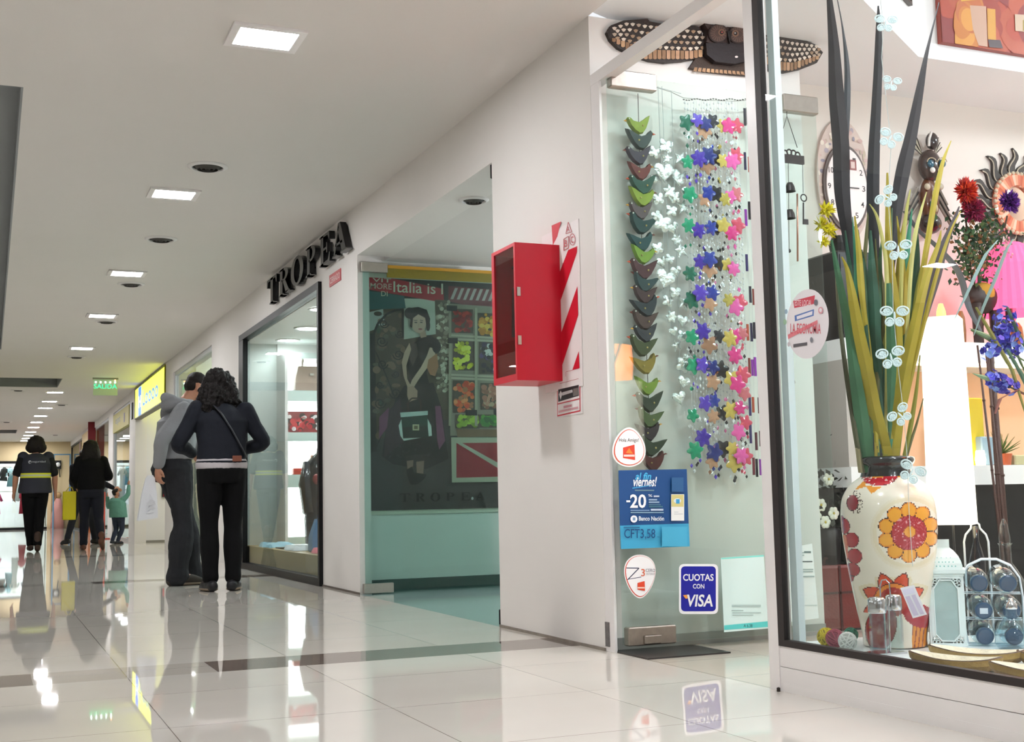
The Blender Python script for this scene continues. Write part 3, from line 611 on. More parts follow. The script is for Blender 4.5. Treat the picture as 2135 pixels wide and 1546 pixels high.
for k, ch in enumerate('TROPEA'):
    x0_ = 278+k*88
    for P in glyph(ch): I.append(('p', [(x0_+58*u+(0), 1452-50*v) for u, v in P], '040405'))
I.append(('e', 700, 1440, 7, 9, 'b8b8b8'))
art(b, I, (0, yp-.006, 0), UX, UZ, .0004, .00002, pm)
b.build('fashion_poster', mat('satin poster print', None, rough=.5, spec=.25), label='tall poster of a woman in black with a dark handbag by a fruit stall', cat='poster')
b = MB('d9d2c2'); x0_, x1_, z0_, z1_ = PX0-.03, PX1+.02, PZ0-.03, PZ1+.05
b.bx(x0_, x1_, yp+.003, yp+.011, z0_, z1_); b.build('poster_backing', M_paint, label='pale backing board behind the tall poster', cat='board')
# ---- open glass door leaf in front of the poster, and the folded leaf at the front pillar
M_dglass = pane_mat('green door glass', 'e2f1ee', refl=.7, ior=1.5); M_dglass2 = pane_mat('clear door glass', 'f0f7f6', ior=1.5)
def fitting(b, x0, x1, y0, y1, z0, z1):
    b.bev(x0, x1, y0, y1, z0, z1, .003)
t = thing('glass_door', 'open frameless glass door leaf in front of the tall poster', 'glass door', (3.0, 8.40, .01))
b = MB(); b.bx(2.42, 3.62, 8.395, 8.405, .03, 2.30); b.build('pane', M_dglass, t)
b = MB(); fitting(b, 2.405, 2.62, 8.38, 8.42, .008, .075); b.build('bottom_fitting', M_chrome, t)
b = MB(); fitting(b, 2.405, 2.60, 8.38, 8.42, 2.265, 2.335); b.build('top_fitting', M_chrome, t)
b = MB('b98a28'); b.bx(2.60, 3.42, 8.405, 8.412, 2.235, 2.325); b.build('tape_strip', mat('ochre tape', None, rough=.4), label=None, parent=t)
b = MB('a01c34'); b.bx(3.46, 3.62, 8.405, 8.412, 2.235, 2.29); b.build('red_tape_strip', mat('ochre tape', None), t)
t = thing('glass_door', 'second glass door leaf folded back beside the front pillar, seen edge on', 'glass door', (2.6, 5.90, .01))
b = MB(); b.T = Matrix.Translation((2.40, 5.875, 0)) @ Matrix.Rotation(math.radians(26), 4, 'Z'); b.bx(0, .55, -.005, .005, .03, 2.33); b.build('pane', M_dglass2, t)
b = MB(); b.T = Matrix.Translation((2.40, 5.875, 0)) @ Matrix.Rotation(math.radians(26), 4, 'Z'); fitting(b, -.005, .08, -.014, .014, .006, .085); b.build('bottom_fitting', M_dark, t)
b = MB(); b.T = Matrix.Translation((2.40, 5.875, 0)) @ Matrix.Rotation(math.radians(26), 4, 'Z'); fitting(b, -.005, .08, -.014, .014, 2.31, 2.385); b.build('top_fitting', M_dark, t)
b = MB(); b.bx(2.62, 2.74, 5.93, 6.02, 0, .006); b.build('floor_strike', M_dark, label='small dark strike plate on the floor of the bag shop entrance', cat='strike plate')
# ================================================================ GIFT SHOP SHELL
GC = 2.77; YB = 5.20
def pxm(P):        # pixels per metre at a point
    q = ROT.transposed() @ (V3(P)-C0); return F/(-q.z)
oa = onZ(1800, 0, GC); ob = onZ(1915, 118, GC)
dirr = (V3((ob.x-oa.x, ob.y-oa.y, 0))).normalized(); of = V3((oa.x, oa.y, 0))-dirr*.95
M_gc = mat('gift shop ceiling paint', 'f1f2f2', rough=.7, noise=.01)
b = MB()
b.prism([(XF, -6), (of.x, -6), (of.x, of.y), (ob.x, ob.y), (8, ob.y), (8, YB), (3.5, YB), (XF, 4.70)], (0, 0, GC), (1, 0, 0), (0, 1, 0), .08)
pz = GC-.001
for p0, p1 in (((1700, 84), (1838, 108)), ((1772, 142), (1838, 110))):
    A, B = onZ(*p0, pz), onZ(*p1, pz); dd = (B-A).normalized()*.0022; n_ = V3((-dd.y, dd.x, 0)); b.add([A+n_, B+n_, B-n_, A-n_], [(0, 1, 2, 3)])
struct('ceiling_gift_shop', b, M_gc)
b = MB(); b.bx(ob.x, 8, ob.y, ob.y+.06, GC+.08, 4.0)
n_ = V3((dirr.y, -dirr.x, 0)); A = of; B = V3((ob.x, ob.y, 0))
b.add([(A.x, A.y, GC+.08), (B.x, B.y, GC+.08), (B.x, B.y, 4), (A.x, A.y, 4), (A.x-n_.x*.06, A.y-n_.y*.06, GC+.08), (B.x-n_.x*.06, B.y-n_.y*.06, GC+.08), (B.x-n_.x*.06, B.y-n_.y*.06, 4), (A.x-n_.x*.06, A.y-n_.y*.06, 4)],
      [(0, 1, 2, 3), (7, 6, 5, 4), (0, 4, 5, 1), (3, 2, 6, 7), (1, 5, 6, 2), (0, 3, 7, 4)])
struct('wall_upper_void', b, M_wallw)
b = MB(); b.bx(of.x-.1, 8, -6, ob.y+.06, 4.0, 4.08); struct('ceiling_upper_void', b, M_gc)
M_cream2 = mat('cream shop wall', 'e2d9cf', rough=.65, noise=.02, nscale=4)
b = MB(); b.bx(3.50, 8, YB, YB+.1, 0, GC+.05); struct('wall_gift_back', b, M_cream2)
b = MB(); b.bx(7.9, 8, -6, YB, 0, 4); struct('wall_gift_right', b, M_cream2)
b = MB(); b.bx(2.40, 3.50, 4.692, 4.70, 0, .05); struct('baseboard_gift_door', b, mat('grey skirting', '9b9a96', rough=.5))
M_gl = mat('gift shop lamp lens', 'f6faff', rough=.5, emit=SHOP_E)
k = 0; g0 = None
for X, Y, w in ((3.0, 4.05, 'over the open glass door'), (2.85, 3.2, 'over the display window'), (2.85, 2.2, 'over the near part of the display'), (2.85, 1.0, 'further along the display, out of view'), (2.7, -.6, 'at the near end of the gift shop, out of view')):
    l = 'white gift shop ceiling downlight '+w
    if g0 is None: g0 = downlight(X, Y, GC, .075, l, M_gl, 'gift shop downlights')
    else: copy_tree(g0, (X, Y, GC-.02), l)
for X, Y, w in ((5.2, 3.4, 'in the raised ceiling, out of view'), (6.6, 3.0, 'far inside the gift shop, out of view'), (5.0, 1.5, 'near side of the raised ceiling, out of view')): copy_tree(g0, (X, Y, 3.98), 'white gift shop ceiling downlight '+w)
M_fill_globe = mat('lit fill globe', 'f4f9ff', rough=.4, emit=SHOP_E*.72)
def globe(X, Y, Z, r, label, ztop):  # globes added out of view to brighten the shops and the raised ceiling
    t = thing('fill_globe', label, 'fill light', (X, Y, Z-r), 'added fill light globes')
    b = MB(); b.sph((X, Y, Z), r, 24, 16); b.build('globe', M_fill_globe, t, smooth=True)
    b = MB('d8d8d8'); b.tube([(X, Y, Z+r), (X, Y, ztop)], .004, 6); b.lathe([(.001, 0), (.05, 0), (.04, -.03), (.001, -.03)], (X, Y, ztop), 16); b.build('cord', M_paint, t)
globe(4.9, 2.9, 2.25, .12, 'added fill light globe inside the gift shop, out of view on the near side', 4.0)
globe(6.3, 3.6, 3.1, .14, 'added fill light globe high in the raised ceiling, out of view', 4.0)
globe(2.72, 1.2, 2.2, .12, 'added fill light globe over the near end of the display, out of view', GC)
globe(4.6, 7.2, 1.95, .12, 'added fill light globe deep inside the bag shop, out of view', 2.39)
# ================================================================ DOORWAY, POST, DISPLAY WINDOW
b = MB(); b.bx(XF, XF+.05, 3.51, 4.70, 2.425, 2.475); struct('door_frame_transom', b, M_white)
b = MB(); b.bx(XF+.001, XF+.012, 4.62, 4.70, 0, 2.425); struct('door_frame_jamb', b, M_white)
b = MB(); b.bx(XF-.004, XF+.05, 3.455, 3.51, 0, CEIL+.02); struct('window_post', b, M_white)
b = MB(); b.bx(XF-.003, XF+.02, 3.422, 3.455, .145, CEIL+.02); b.bx(XF-.003, XF+.02, -3, 3.422, .145, .166); struct('window_gasket', b, mat('black rubber gasket', '2a2322', rough=.5))
b = MB(); b.bx(XF+.03, XF+.055, 3.385, 3.42, .146, CEIL+.02); struct('window_inner_mullion', b, mat('pale mullion', 'dfeeee', rough=.3))
b = MB(); b.bx(XF, XF+.06, -3, 3.455, .03, .0775); b.bx(XF, XF+.06, -3, 3.455, .0795, .145); b.bx(XF+.006, XF+.06, -3, 3.455, .0775, .0795); b.bx(XF-.002, XF+.06, -3, 3.455, 0, .03); struct('window_sill_base', b, M_white)
b = MB(); b.bx(XF+.006, XF+.012, -3, 3.46, .15, CEIL); struct('window_pane_display', b, pane_mat('display window glass', 'fafdfd', refl=.5))
b = MB(); b.bx(XF+.06, 3.30, -3, 3.50, .06, .145); b.build('display_floor', mat('white acrylic display floor', 'e9f4f4', rough=.25), kind='structure')
DF = .145
YG = 4.575
t = thing('glass_door', 'open frameless glass door covered with stickers, folded back by the white post', 'glass door', (2.9, YG, .01))
b = MB(); b.bx(2.385+.02, 3.485, YG-.005, YG+.005, .035, 2.44); b.build('pane', pane_mat('green tinted door glass', 'f4fbf9', ior=1.5), t)
def zbox(px0, py0, px1, py1, Y): p, q = onY(px0, py0, Y), onY(px1, py1, Y); return (min(p.x, q.x), max(p.x, q.x), min(p.z, q.z), max(p.z, q.z))
for nm, r in (('bottom_fitting', (2.42, 2.645, .03, .105)), ('top_fitting', (2.415, 2.64, 2.385, 2.46)), ('top_fitting', (3.30, 3.49, 2.37, 2.45))):
    b = MB(); b.bev(r[0], r[1], YG-.022, YG+.022, r[2], r[3], .004)
    if nm == 'bottom_fitting': b.bev(r[0]+.07, r[0]+.15, YG-.03, YG-.022, r[2]+.005, r[2]+.04, .003)
    b.build(nm, mat('scuffed brushed steel', 'a39a92', rough=.33, metal=1, noise=.2, nscale=40), t)
b = MB(); p = onY(1645, 797, YG); b.T = Matrix.Translation((p.x, YG-.01, p.z)) @ Matrix.Rotation(math.pi/2, 4, 'X'); b.lathe([(.001, -.02), (.018, -.018), (.02, .0), (.012, .02), (.001, .02)], (0, 0, 0), 20); b.build('lock_knob', M_chrome, t, smooth=True)
b = MB(); b.bx(2.40, 2.78, 4.36, 4.66, -.002, .006); b.build('floor_closer_plate', mat('dark steel plate', '4e4c4c', rough=.3, metal=.8), label='dark steel floor plate under the hinge of the stickered glass door', cat='floor plate')
b = MB(); b.bx(XF-.003, XF+.01, 4.665, 4.70, .02, .12); b.build('chipped_patch', mat('exposed grey filler', '6e6a68', rough=.9, noise=.4, nscale=40), label='small grey patch of chipped paint at the foot of the front pillar', cat='paint damage')
b = MB('d8d4d0'); b.lathe([(.001, 0), (.006, 0), (.006, .012), (.001, .014)], (XF-.014, 3.45, 0), 12, '332c28'); b.build('door_stop', M_paint, label='tiny dark stud at the foot of the white post', cat='stud')
# ---- stickers and sheets on the door glass (camera side)
ys = YG-.0062
def gpx(sc_x, sc_y, k, Y=ys):       # picture coordinates of a zoomed crop -> plane Y
    def f(x, y): return fy(sc_x+x/k, sc_y+y/k, Y)
    return f
def sticker(name, outline, base, items, f, label, cat='sticker', Y=ys, m=None):
    b = MB(base); P = [f(x, y) for x, y in outline]
    A_ = sum(P[i][0]*P[(i+1) % len(P)][1]-P[(i+1) % len(P)][0]*P[i][1] for i in range(len(P)))
    if A_ < 0: P = P[::-1]
    b.prism(P, (0, Y, 0), UX, UZ, .0012); art(b, items, (0, Y, 0), UX, UZ, .0016, .0003, f)
    return b.build(name, m or M_print, label=label, cat=cat)
def egg(cx, cy, rx, ry, k, n=36, up=1):
    P = []
    for i in range(n):
        a = 2*math.pi*i/n; s = math.sin(a); w = 1-k*s*up
        P.append((cx+rx*math.cos(a)*w, cy-ry*s))
    return P
f7 = gpx(1230, 860, 2.862)
sticker('round_sticker', egg(232, 205, 98, 118, .22), 'f4f2f0', [('p', egg(232, 207, 89, 108, .22), 'd86048'), ('p', egg(234, 206, 84, 103, .22), 'f6f4f3'), ('t', 'Hola Amigo!', 172, 180, 290, 152, '2a2420'),
        ('p', [(196, 208), (264, 190), (268, 282), (196, 270)], 'e0442c'), ('p', [(212, 240), (232, 210), (256, 245)], 'f08838'), ('r', 200, 262, 264, 250, 'f4d8d0')], f7, 'white egg shaped sticker with small orange square, uppermost left on the glass door')
f3b = gpx(1280, 1150, 6.279)
sticker('pick_shaped_sticker', egg(338, 320, 200, 285, -.28), 'f4f3f3', [('p', egg(340, 320, 190, 270, -.28), 'd84c34'), ('p', egg(344, 316, 183, 262, -.28), 'f5f4f5'),
        ('l', [(160, 210), (325, 212), (175, 365)], 12, '2a3050'), ('l', [(175, 358), (355, 328)], 8, '2a3050'), ('t', '3', 352, 318, 402, 222, 'd86848'), ('t', 'CERO', 412, 262, 535, 218, '8a8890'), ('t', 'INTERES', 420, 300, 530, 276, 'a8a4a8'),
        ('p', [(304, 405), (396, 380), (402, 508), (304, 492)], 'e04a2c'), ('r', 306, 478, 398, 458, 'f0c8b8')], f3b, 'white pick shaped sticker with a scribbled letter, lower left on the glass door')
sticker('card_sticker', rrect(850, 158, 1362, 812, 60), 'f6f6f8', [('p', rrect(876, 188, 1332, 776, 50), '10189c'), ('T', 'CUOTAS', 902, 378, 1302, 288, 'f2f2f6'), ('T', 'CON', 1030, 480, 1180, 418, 'e8e8f4'), ('T', 'VISA', 935, 716, 1290, 556, 'f6f6f8', -.12),
        ('p', [(900, 566), (950, 560), (962, 606), (935, 612)], 'f0a040')], f3b, 'blue sticker with white capital letters and rounded corners near the bottom of the glass door')
f2b = gpx(1270, 960, 7.73)
it = [('p', [(150, 155), (1248, 135), (1280, 1010), (172, 1045)], '104a86'), ('p', [(172, 1045), (1280, 1010), (1295, 1380), (188, 1422)], '3fa6d0'),
      ('T', 'al fin', 415, 305, 665, 190, '4ab4e4', -.2), ('T', 'viernes!', 370, 415, 745, 255, 'f2f4f8', -.15), ('p', [(370, 432), (690, 388), (690, 400), (370, 452)], '3fa0d8'), ('r', 410, 488, 720, 466, '6a8a9c'),
      ('r', 272, 668, 335, 638, 'f4f4f8'), ('T', '20', 330, 762, 590, 540, 'f4f4f8'), ('t', '%', 622, 582, 690, 540, 'e8ecf4'), ('r', 710, 585, 800, 560, 'c8d4e4'), ('r', 630, 640, 765, 616, '98b4d0'), ('r', 630, 680, 800, 655, '98b4d0'), ('r', 630, 716, 820, 702, '5f8a9c'), ('r', 632, 750, 855, 732, '4a8090'),
      ('r', 335, 806, 640, 792, '88a8cc'), ('r', 660, 804, 862, 774, 'c0d0e4'), ('r', 335, 842, 868, 826, '8cb0c4'), ('e', 388, 938, 56, 58, 'eef2f8'), ('r', 368, 962, 410, 912, '7ca0c8'), ('T', 'Banco Nación', 465, 965, 872, 895, 'e4ecf4'),
      ('r', 985, 965, 1195, 540, 'f0f0ee'), ('r', 990, 740, 1186, 548, 'd8cc88'), ('e', 1085, 645, 60, 40, 'e8f0f4'), ('r', 1062, 692, 1120, 618, '3a9cd0'), ('r', 1030, 830, 1100, 822, 'c0c4cc'), ('r', 1030, 862, 1170, 854, 'c0c4cc'), ('r', 990, 500, 1180, 270, '2c5f92'),
      ('r', 215, 1085, 475, 1062, '1f6490'), ('t', 'CFT3,58', 225, 1270, 725, 1098, '0c4a80'), ('t', '%', 750, 1240, 800, 1215, '2c7aac'), ('r', 830, 1380, 1240, 1060, '4ab0d6')]
sticker('bank_poster', [(150, 155), (1248, 135), (1280, 1010), (1295, 1380), (188, 1422), (172, 1045)], '104a86', it, f2b, 'two tone blue promotion sheet with large white 20 on the glass door', 'poster')
sticker('notice_sheet', [(1395, 75), (1960, 38), (2020, 1000), (1440, 1050)], 'cfe8e4', [('p', [(1400, 78), (1960, 40), (1962, 60), (1402, 96)], '7fdcd0'), ('p', [(1440, 960), (2018, 905), (2020, 980), (1442, 1020)], '58c8c4'), ('t', 'A 6.38', 1695, 985, 1810, 945, '204a4c'),
        ('r', 1540, 718, 1920, 690, 'a8c0bc'), ('r', 1535, 772, 1690, 762, '90a8a4'), ('r', 1545, 800, 1920, 790, 'a0b8b4'), ('r', 1545, 830, 1820, 820, 'a8c0bc')], f3b, 'pale green sheet with turquoise bands low on the glass door, beside the post', 'notice')
f1 = gpx(1600, 960, 2.637)
sticker('paper_sheet', [(112, 480), (245, 455), (282, 865), (128, 885)], 'dff0ec', [('r', 125, 508, 238, 503, '8ca4a0'), ('r', 200, 505, 238, 497, '607a78'), ('r', 126, 557, 246, 551, '4c5c5c'), ('r', 126, 522, 200, 516, '9cb4b0'), ('r', 128, 600, 250, 594, '9cb4b0'), ('r', 128, 612, 248, 606, '9cb4b0'), ('r', 130, 640, 256, 632, '9cb4b0'), ('r', 140, 795, 270, 792, 'b0c8c4')], f1,
        'white printed sheet on the glass door, seen through the display window beside the vase', 'notice')
# round sticker on the display pane (facade plane)
b = MB('e6e0e2'); xs_ = XF+.0052
ce = onX(1680, 675, XF); R_s = .111
b.prism(ell(-ce.y, ce.z, R_s, R_s, 40), (xs_, 0, 0), UY, UZ, .0006)
def fr(x, y): p = onX(1600+x/2.7607, 500+y/2.7607, xs_); return (-p.y, p.z)
art(b, [('p', [(150, 350), (275, 318), (270, 368), (156, 392)], 'd04858'), ('p', [(158, 435), (270, 398), (268, 436), (160, 468)], '5878b8'), ('p', [(170, 440), (262, 408), (260, 430), (172, 458)], 'e8e4ea'), ('t', 'ESTE LOCAL', 160, 378, 258, 345, 'f0d8dc'),
        ('p', [(120, 545), (290, 460), (292, 480), (122, 570)], 'e08088'), ('t', 'LA ECONOMIA', 135, 540, 310, 480, 'd8606c'), ('p', [(152, 600), (232, 588), (230, 606), (152, 618)], '585458'), ('e', 282, 360, 11, 18, '707078'), ('e', 310, 405, 14, 20, 'd898a0'), ('e', 310, 404, 8, 12, 'e8e0e4'),
        ('e', 112, 412, 9, 14, '98b0c0'), ('e', 105, 472, 10, 16, '98b898'), ('e', 258, 575, 8, 16, '808088'), ('e', 128, 600, 8, 14, 'c8c0c4')], (xs_, 0, 0), UY, UZ, .0009, .0002, fr)
b.build('round_window_sticker', M_print, label='large round white and red sticker on the display window beside the plant', cat='sticker')
# ================================================================ HANGING THINGS BEHIND THE DOOR GLASS
YW = 4.70; YH = 4.638
M_bird = mat('painted cloth', None, rough=.6, noise=.25, nscale=60)
def bird_mb(P, col, beak, s, flip, tilt):
    b = MB(col); b.T = Matrix.Translation(P) @ Matrix.Rotation(tilt, 4, 'Y') @ Matrix.Diagonal((-s if flip else s, s, s, 1))
    prof = [(-.05, .030), (-.041, .038), (-.028, .022), (0, .012), (.022, .020), (.038, .028), (.056, .034), (.045, .012), (.028, -.014), (.008, -.032), (-.010, -.034), (-.028, -.018), (-.042, .004)]
    m = [(u*.86, v*.86) for u, v in prof]; n = len(prof)
    vs = [(u, -.012, v) for u, v in m]+[(u, 0, v) for u, v in prof]+[(u, .012, v) for u, v in m]
    fs = [tuple(range(n)), tuple(range(3*n-1, 2*n-1, -1))]+[(k*n+j, k*n+(j+1) % n, (k+1)*n+(j+1) % n, (k+1)*n+j) for k in range(2) for j in range(n)]
    b.add(vs, fs); b.add([(-.05, 0, .03), (-.062, 0, .026), (-.048, -.004, .022), (-.048, .004, .022)], [(0, 1, 2), (0, 1, 3), (1, 2, 3)], beak)
    b.sph((-.041, -.0125, .029), .003, 6, 4, 'f0f0e8'); b.sph((.01, -.0135, -.004), .0035, 6, 4, 'c8b070')
    return b
bl = ['8a9a28', '2c3c3a', '3a3040', '6a2420', '1c4a3c', '8a9c30', '5c4c50', '123c3c', '0f4448', '7c9c34', '4a2028', '1e3c40', '3c2024', '1c2c34', '4c3430', '2c3038', '3a4420', '8a7428', '789030', '2c3828', '4a5a30', '30242c', '2c3a28', '5c2020']
bpx = [(1332, 262), (1334, 292), (1332, 325), (1334, 358), (1340, 386), (1338, 412), (1336, 440), (1338, 468), (1336, 505), (1340, 532), (1342, 562), (1344, 590), (1344, 615), (1346, 640), (1344, 668), (1346, 695), (1340, 722), (1344, 760), (1348, 805), (1354, 838), (1354, 872), (1352, 900), (1358, 930), (1360, 962)]
gt = thing('bird_garland', 'garland of small green and dark cloth birds on a cord behind the glass door', 'garland', (2.61, YH, .95))
A, B = onY(1330, 195, YH), onY(1358, 962, YH)
b = MB('3a3028'); b.tube([A, onY(1338, 500, YH), B, B+V3((.035, 0, -.01))], .0016, 5); b.build('cord', M_matte, gt)
for i, (x, y) in enumerate(bpx):
    bird_mb(onY(x, y, YH+.004*((i*7) % 3-1)), bl[i], ['e0a030', 'c84820', '702010'][i % 3], 1.16+.08*((i*5) % 3), i % 4 == 1 or i % 5 == 3, math.radians(((i*37) % 24)-12)).build('bird', M_bird, gt)
M_foil = mat('crinkled silver foil', 'e4eaea', rough=.2, metal=.85, bump=.9, bscale=55)
gs = thing('foil_garland', 'silver foil garland of hearts, stars and butterflies beside the cloth birds', 'garland', (2.75, YH, 1.0))
b = MB('b8bcbc'); ropes = [(1372, 180), (1386, 560)], [(1380, 180), (1400, 700)], [(1400, 190), (1420, 830)], [(1335, 172), (1420, 195)]
for a_, c_ in ropes: b.tube([onY(*a_, YH), onY(*c_, YH)], .0014, 5)
b.build('cord', M_matte, gs)
def puff(P, poly, th, s, tilt=0, mname=M_foil, name='foil_shape', par=None, col='d8dcdc'):
    b = MB(col); b.T = Matrix.Translation(P) @ Matrix.Rotation(tilt, 4, 'Y'); n = len(poly)
    cu = sum(p[0] for p in poly)/n; cv = sum(p[1] for p in poly)/n
    def rg(k, y): return [((cu+(u-cu)*k)*s, y, (cv+(v-cv)*k)*s) for u, v in poly]
    vs = [(cu*s, -th, cv*s)]+rg(.55, -th*.85)+rg(.9, -th*.4)+rg(1, 0)+rg(.9, th*.4)+[(cu*s, th*.6, cv*s)]
    fs = [(0, 1+j, 1+(j+1) % n) for j in range(n)]+[(1+k*n+j, 1+k*n+(j+1) % n, 1+(k+1)*n+(j+1) % n, 1+(k+1)*n+j) for k in range(3) for j in range(n)]+[(1+4*n, 1+3*n+(j+1) % n, 1+3*n+j) for j in range(n)]
    b.add(vs, fs); return b.build(name, mname, par)
def heart(n=22):
    P = []
    for k in range(n):
        a = 2*math.pi*k/n; P.append((16*math.sin(a)**3/17, (13*math.cos(a)-5*math.cos(2*a)-2*math.cos(3*a)-math.cos(4*a))/17))
    return P
def bfly(n=28):
    P = []
    for k in range(n):
        a = 2*math.pi*k/n; r = .55+.45*abs(math.sin(2*a))*(1.1 if math.sin(a) > 0 else .85); P.append((r*math.cos(a), r*math.sin(a)*.9))
    return P
SH_ = {'h': heart(), 's': star(0, 0, 1.0, .48), 'b': bfly(), 'f': [(math.cos(a*.2618)*(.8+.2*math.cos(a*.2618*6)), math.sin(a*.2618)*(.8+.2*math.cos(a*.2618*6))) for a in range(24)]}
fo = [('b', 1388, 305, 20), ('b', 1364, 318, 17), ('s', 1420, 332, 20), ('h', 1384, 357, 25), ('h', 1418, 370, 24), ('b', 1368, 372, 14), ('b', 1372, 415, 17), ('s', 1426, 432, 20), ('b', 1408, 412, 16), ('b', 1380, 465, 24), ('h', 1402, 474, 17), ('b', 1372, 518, 17), ('s', 1420, 522, 19), ('h', 1388, 580, 25), ('h', 1410, 565, 15),
      ('b', 1392, 628, 16), ('s', 1428, 632, 19), ('h', 1424, 668, 16), ('b', 1396, 540, 13), ('b', 1424, 762, 20), ('f', 1432, 745, 13), ('h', 1416, 828, 18), ('h', 1404, 690, 12), ('b', 1400, 440, 16), ('s', 1390, 330, 16), ('h', 1432, 400, 15), ('f', 1412, 500, 16), ('b', 1408, 610, 16), ('h', 1380, 545, 15), ('s', 1410, 720, 15), ('b', 1422, 700, 15), ('h', 1426, 795, 16), ('f', 1400, 660, 15), ('b', 1368, 450, 14), ('f', 1396, 400, 18)]
random.seed(5)
for kd, x, y, r in fo:
    P = onY(x, y, YH+random.uniform(-.012, .01)); puff(P, SH_[kd], .008, r/pxm(P), random.uniform(-.4, .4)+(math.pi*0), par=gs)
# ---- shell mobiles
def shell_mat(nm):
    return mat('capiz shell '+nm, None, rough=.18, noise=.12, nscale=50, trans=.0, coat=.4)
M_shell = mat('dyed capiz shell', None, rough=.2, noise=.12, nscale=50, coat=.4)
M_bead = mat('clear beads', 'e9e6ea', rough=.1, coat=.5)
cols = [('teal', 1434, 1450, '0f9a72', '0b6a55', [(255, 300), (338, 0), (405, 0), (470, 0), (570, 0), (625, 0), (702, 0), (762, 0), (865, 0), (938, 0)]),
        ('purple', 1452, 1470, '4526a8', '5c3cc0', [(250, 0), (330, 0), (480, 0), (545, 0), (610, 0), (690, 0), (760, 0), (840, 0), (912, 0)]),
        ('tan', 1468, 1488, 'c89478', 'a87860', [(270, 0), (345, 0), (415, 0), (560, 0), (632, 0), (718, 0), (795, 0), (868, 0), (960, 0)]),
        ('blue', 1474, 1490, '2438a0', '1c2c80', [(258, 0), (325, 0), (402, 0), (475, 0), (540, 0), (610, 0), (765, 0), (835, 0), (942, 0)]),
        ('black', 1488, 1506, '1c1a22', '2c2c38', [(252, 0), (328, 0), (404, 0), (474, 0), (548, 0), (700, 0), (770, 0), (860, 0), (935, 0)]),
        ('yellow', 1504, 1526, 'd2b45a', 'c0a850', [(262, 0), (335, 0), (415, 0), (470, 0), (552, 0), (625, 0), (705, 0), (790, 0), (855, 0), (935, 0), (965, 0)]),
        ('pink', 1520, 1542, 'e63a8c', 'f060b0', [(262, 0), (335, 0), (410, 0), (485, 0), (560, 0), (640, 0), (700, 0), (740, 0), (800, 0), (850, 0), (900, 0), (950, 0)]),
        ('coral', 1532, 1556, 'e0506c', 'd8707c', [(262, 0), (325, 0), (405, 0), (470, 0), (630, 0), (695, 0), (780, 0), (820, 0), (880, 0), (952, 0)])]
random.seed(11)
for ci, (nm, xt, xb, c1, c2, rows) in enumerate(cols):
    top = onY(xt, 208, YH); t = thing('shell_mobile', 'hanging strands of %s shell discs and beads behind the glass door' % nm, 'shell mobile', (top.x, YH, top.z-1.2), 'shell mobiles strung along the top cord')
    b = MB('dcd8de'); dy = (-.012, -.026, .006, -.018, .014, -.008, -.024, .010)[ci]
    for s in range(3):
        x0 = xt-6+6*s
        P0, P1 = onY(x0, 208+2*s, YH+dy), onY(x0+(xb-xt), 935+6*s, YH+dy); b.tube([P0, P1], .0008, 4)
        n = 60
        for q in range(n):
            if random.random() < .25: continue
            P = P0.lerp(P1, (q+.5)/n); r = random.choice([.0035, .0042, .0055]); b.sph(P, (r, r, r*1.3), 5, 3, random.choice(['f0eef2', 'd8d4da', 'b8b0b8', c2, 'f4f2f6', '40383c' if ci % 2 else 'e8e0e8']))
    b.build('bead_strand', M_bead, t)
    for (y, _) in rows:
        x = xt+(xb-xt)*(y-208)/730; P = onY(x+random.uniform(-4, 4), y, YH-.034+dy*.25+random.uniform(-.006, .006)); r = random.uniform(16, 22)/pxm(P); k = random.choice([5, 6]); a0 = random.random()
        poly = [(math.cos(a*math.pi/15)*(.82+.18*math.cos(k*a*math.pi/15+a0)), math.sin(a*math.pi/15)*(.82+.18*math.cos(k*a*math.pi/15+a0))) for a in range(30)]
        puff(P, poly, .004, r, random.uniform(-.3, .3), M_shell, 'shell_flower', t, random.choice([c1, c1, c2]))
        for q in range(4):
            P2 = onY(x+random.uniform(-11, 11), y+random.uniform(20, 50), YH+dy-.004); puff(P2, star(0, 0, 1, .75, 2), .002, random.uniform(4, 6)/pxm(P2), random.uniform(-.2, .2), mat('mirror chip', None, rough=.12, metal=.2, coat=.5), 'chip', t, random.choice([c1, 'f6f6fa', 'f0f0f4', c2, '2c2830', '6a4cd8' if ci < 4 else 'f080b8']))
t = thing('striped_mobile', 'narrow mobile of upright coloured glass strips nearest the white post', 'shell mobile', (3.1, YH, 1.0)); top = onY(1558, 210, YH)
b = MB('c8c4cc')
for x0 in (1554, 1561, 1568, 1575): b.tube([onY(x0, 212, YH), onY(x0+14, 960, YH)], .0008, 4)
b.build('bead_strand', M_bead, t)
sc_ = ['1c1428', '28204a', '8c3030', '241a30', 'b02c4c', '9a30b0', '2a2038', '7a2438', 'c05038', '3a2c6c', '5a1c30']
for i, y in enumerate((252, 345, 445, 540, 625, 700, 770, 850, 910, 965)):
    for j in range(4):
        if (i+j) % 5 == 4: continue
        x = 1551+7*j+14*(y-212)/750+random.uniform(-1.5, 1.5); P = onY(x, y+random.uniform(-12, 12), YH-.004*j); r = 1/pxm(P); w = 2.6*r; h = random.uniform(16, 20)*r
        b = MB(random.choice(sc_)); b.bx(P.x-w, P.x+w, P.y-.002, P.y+.002, P.z-h, P.z+h); b.build('glass_strip', M_gloss, t)
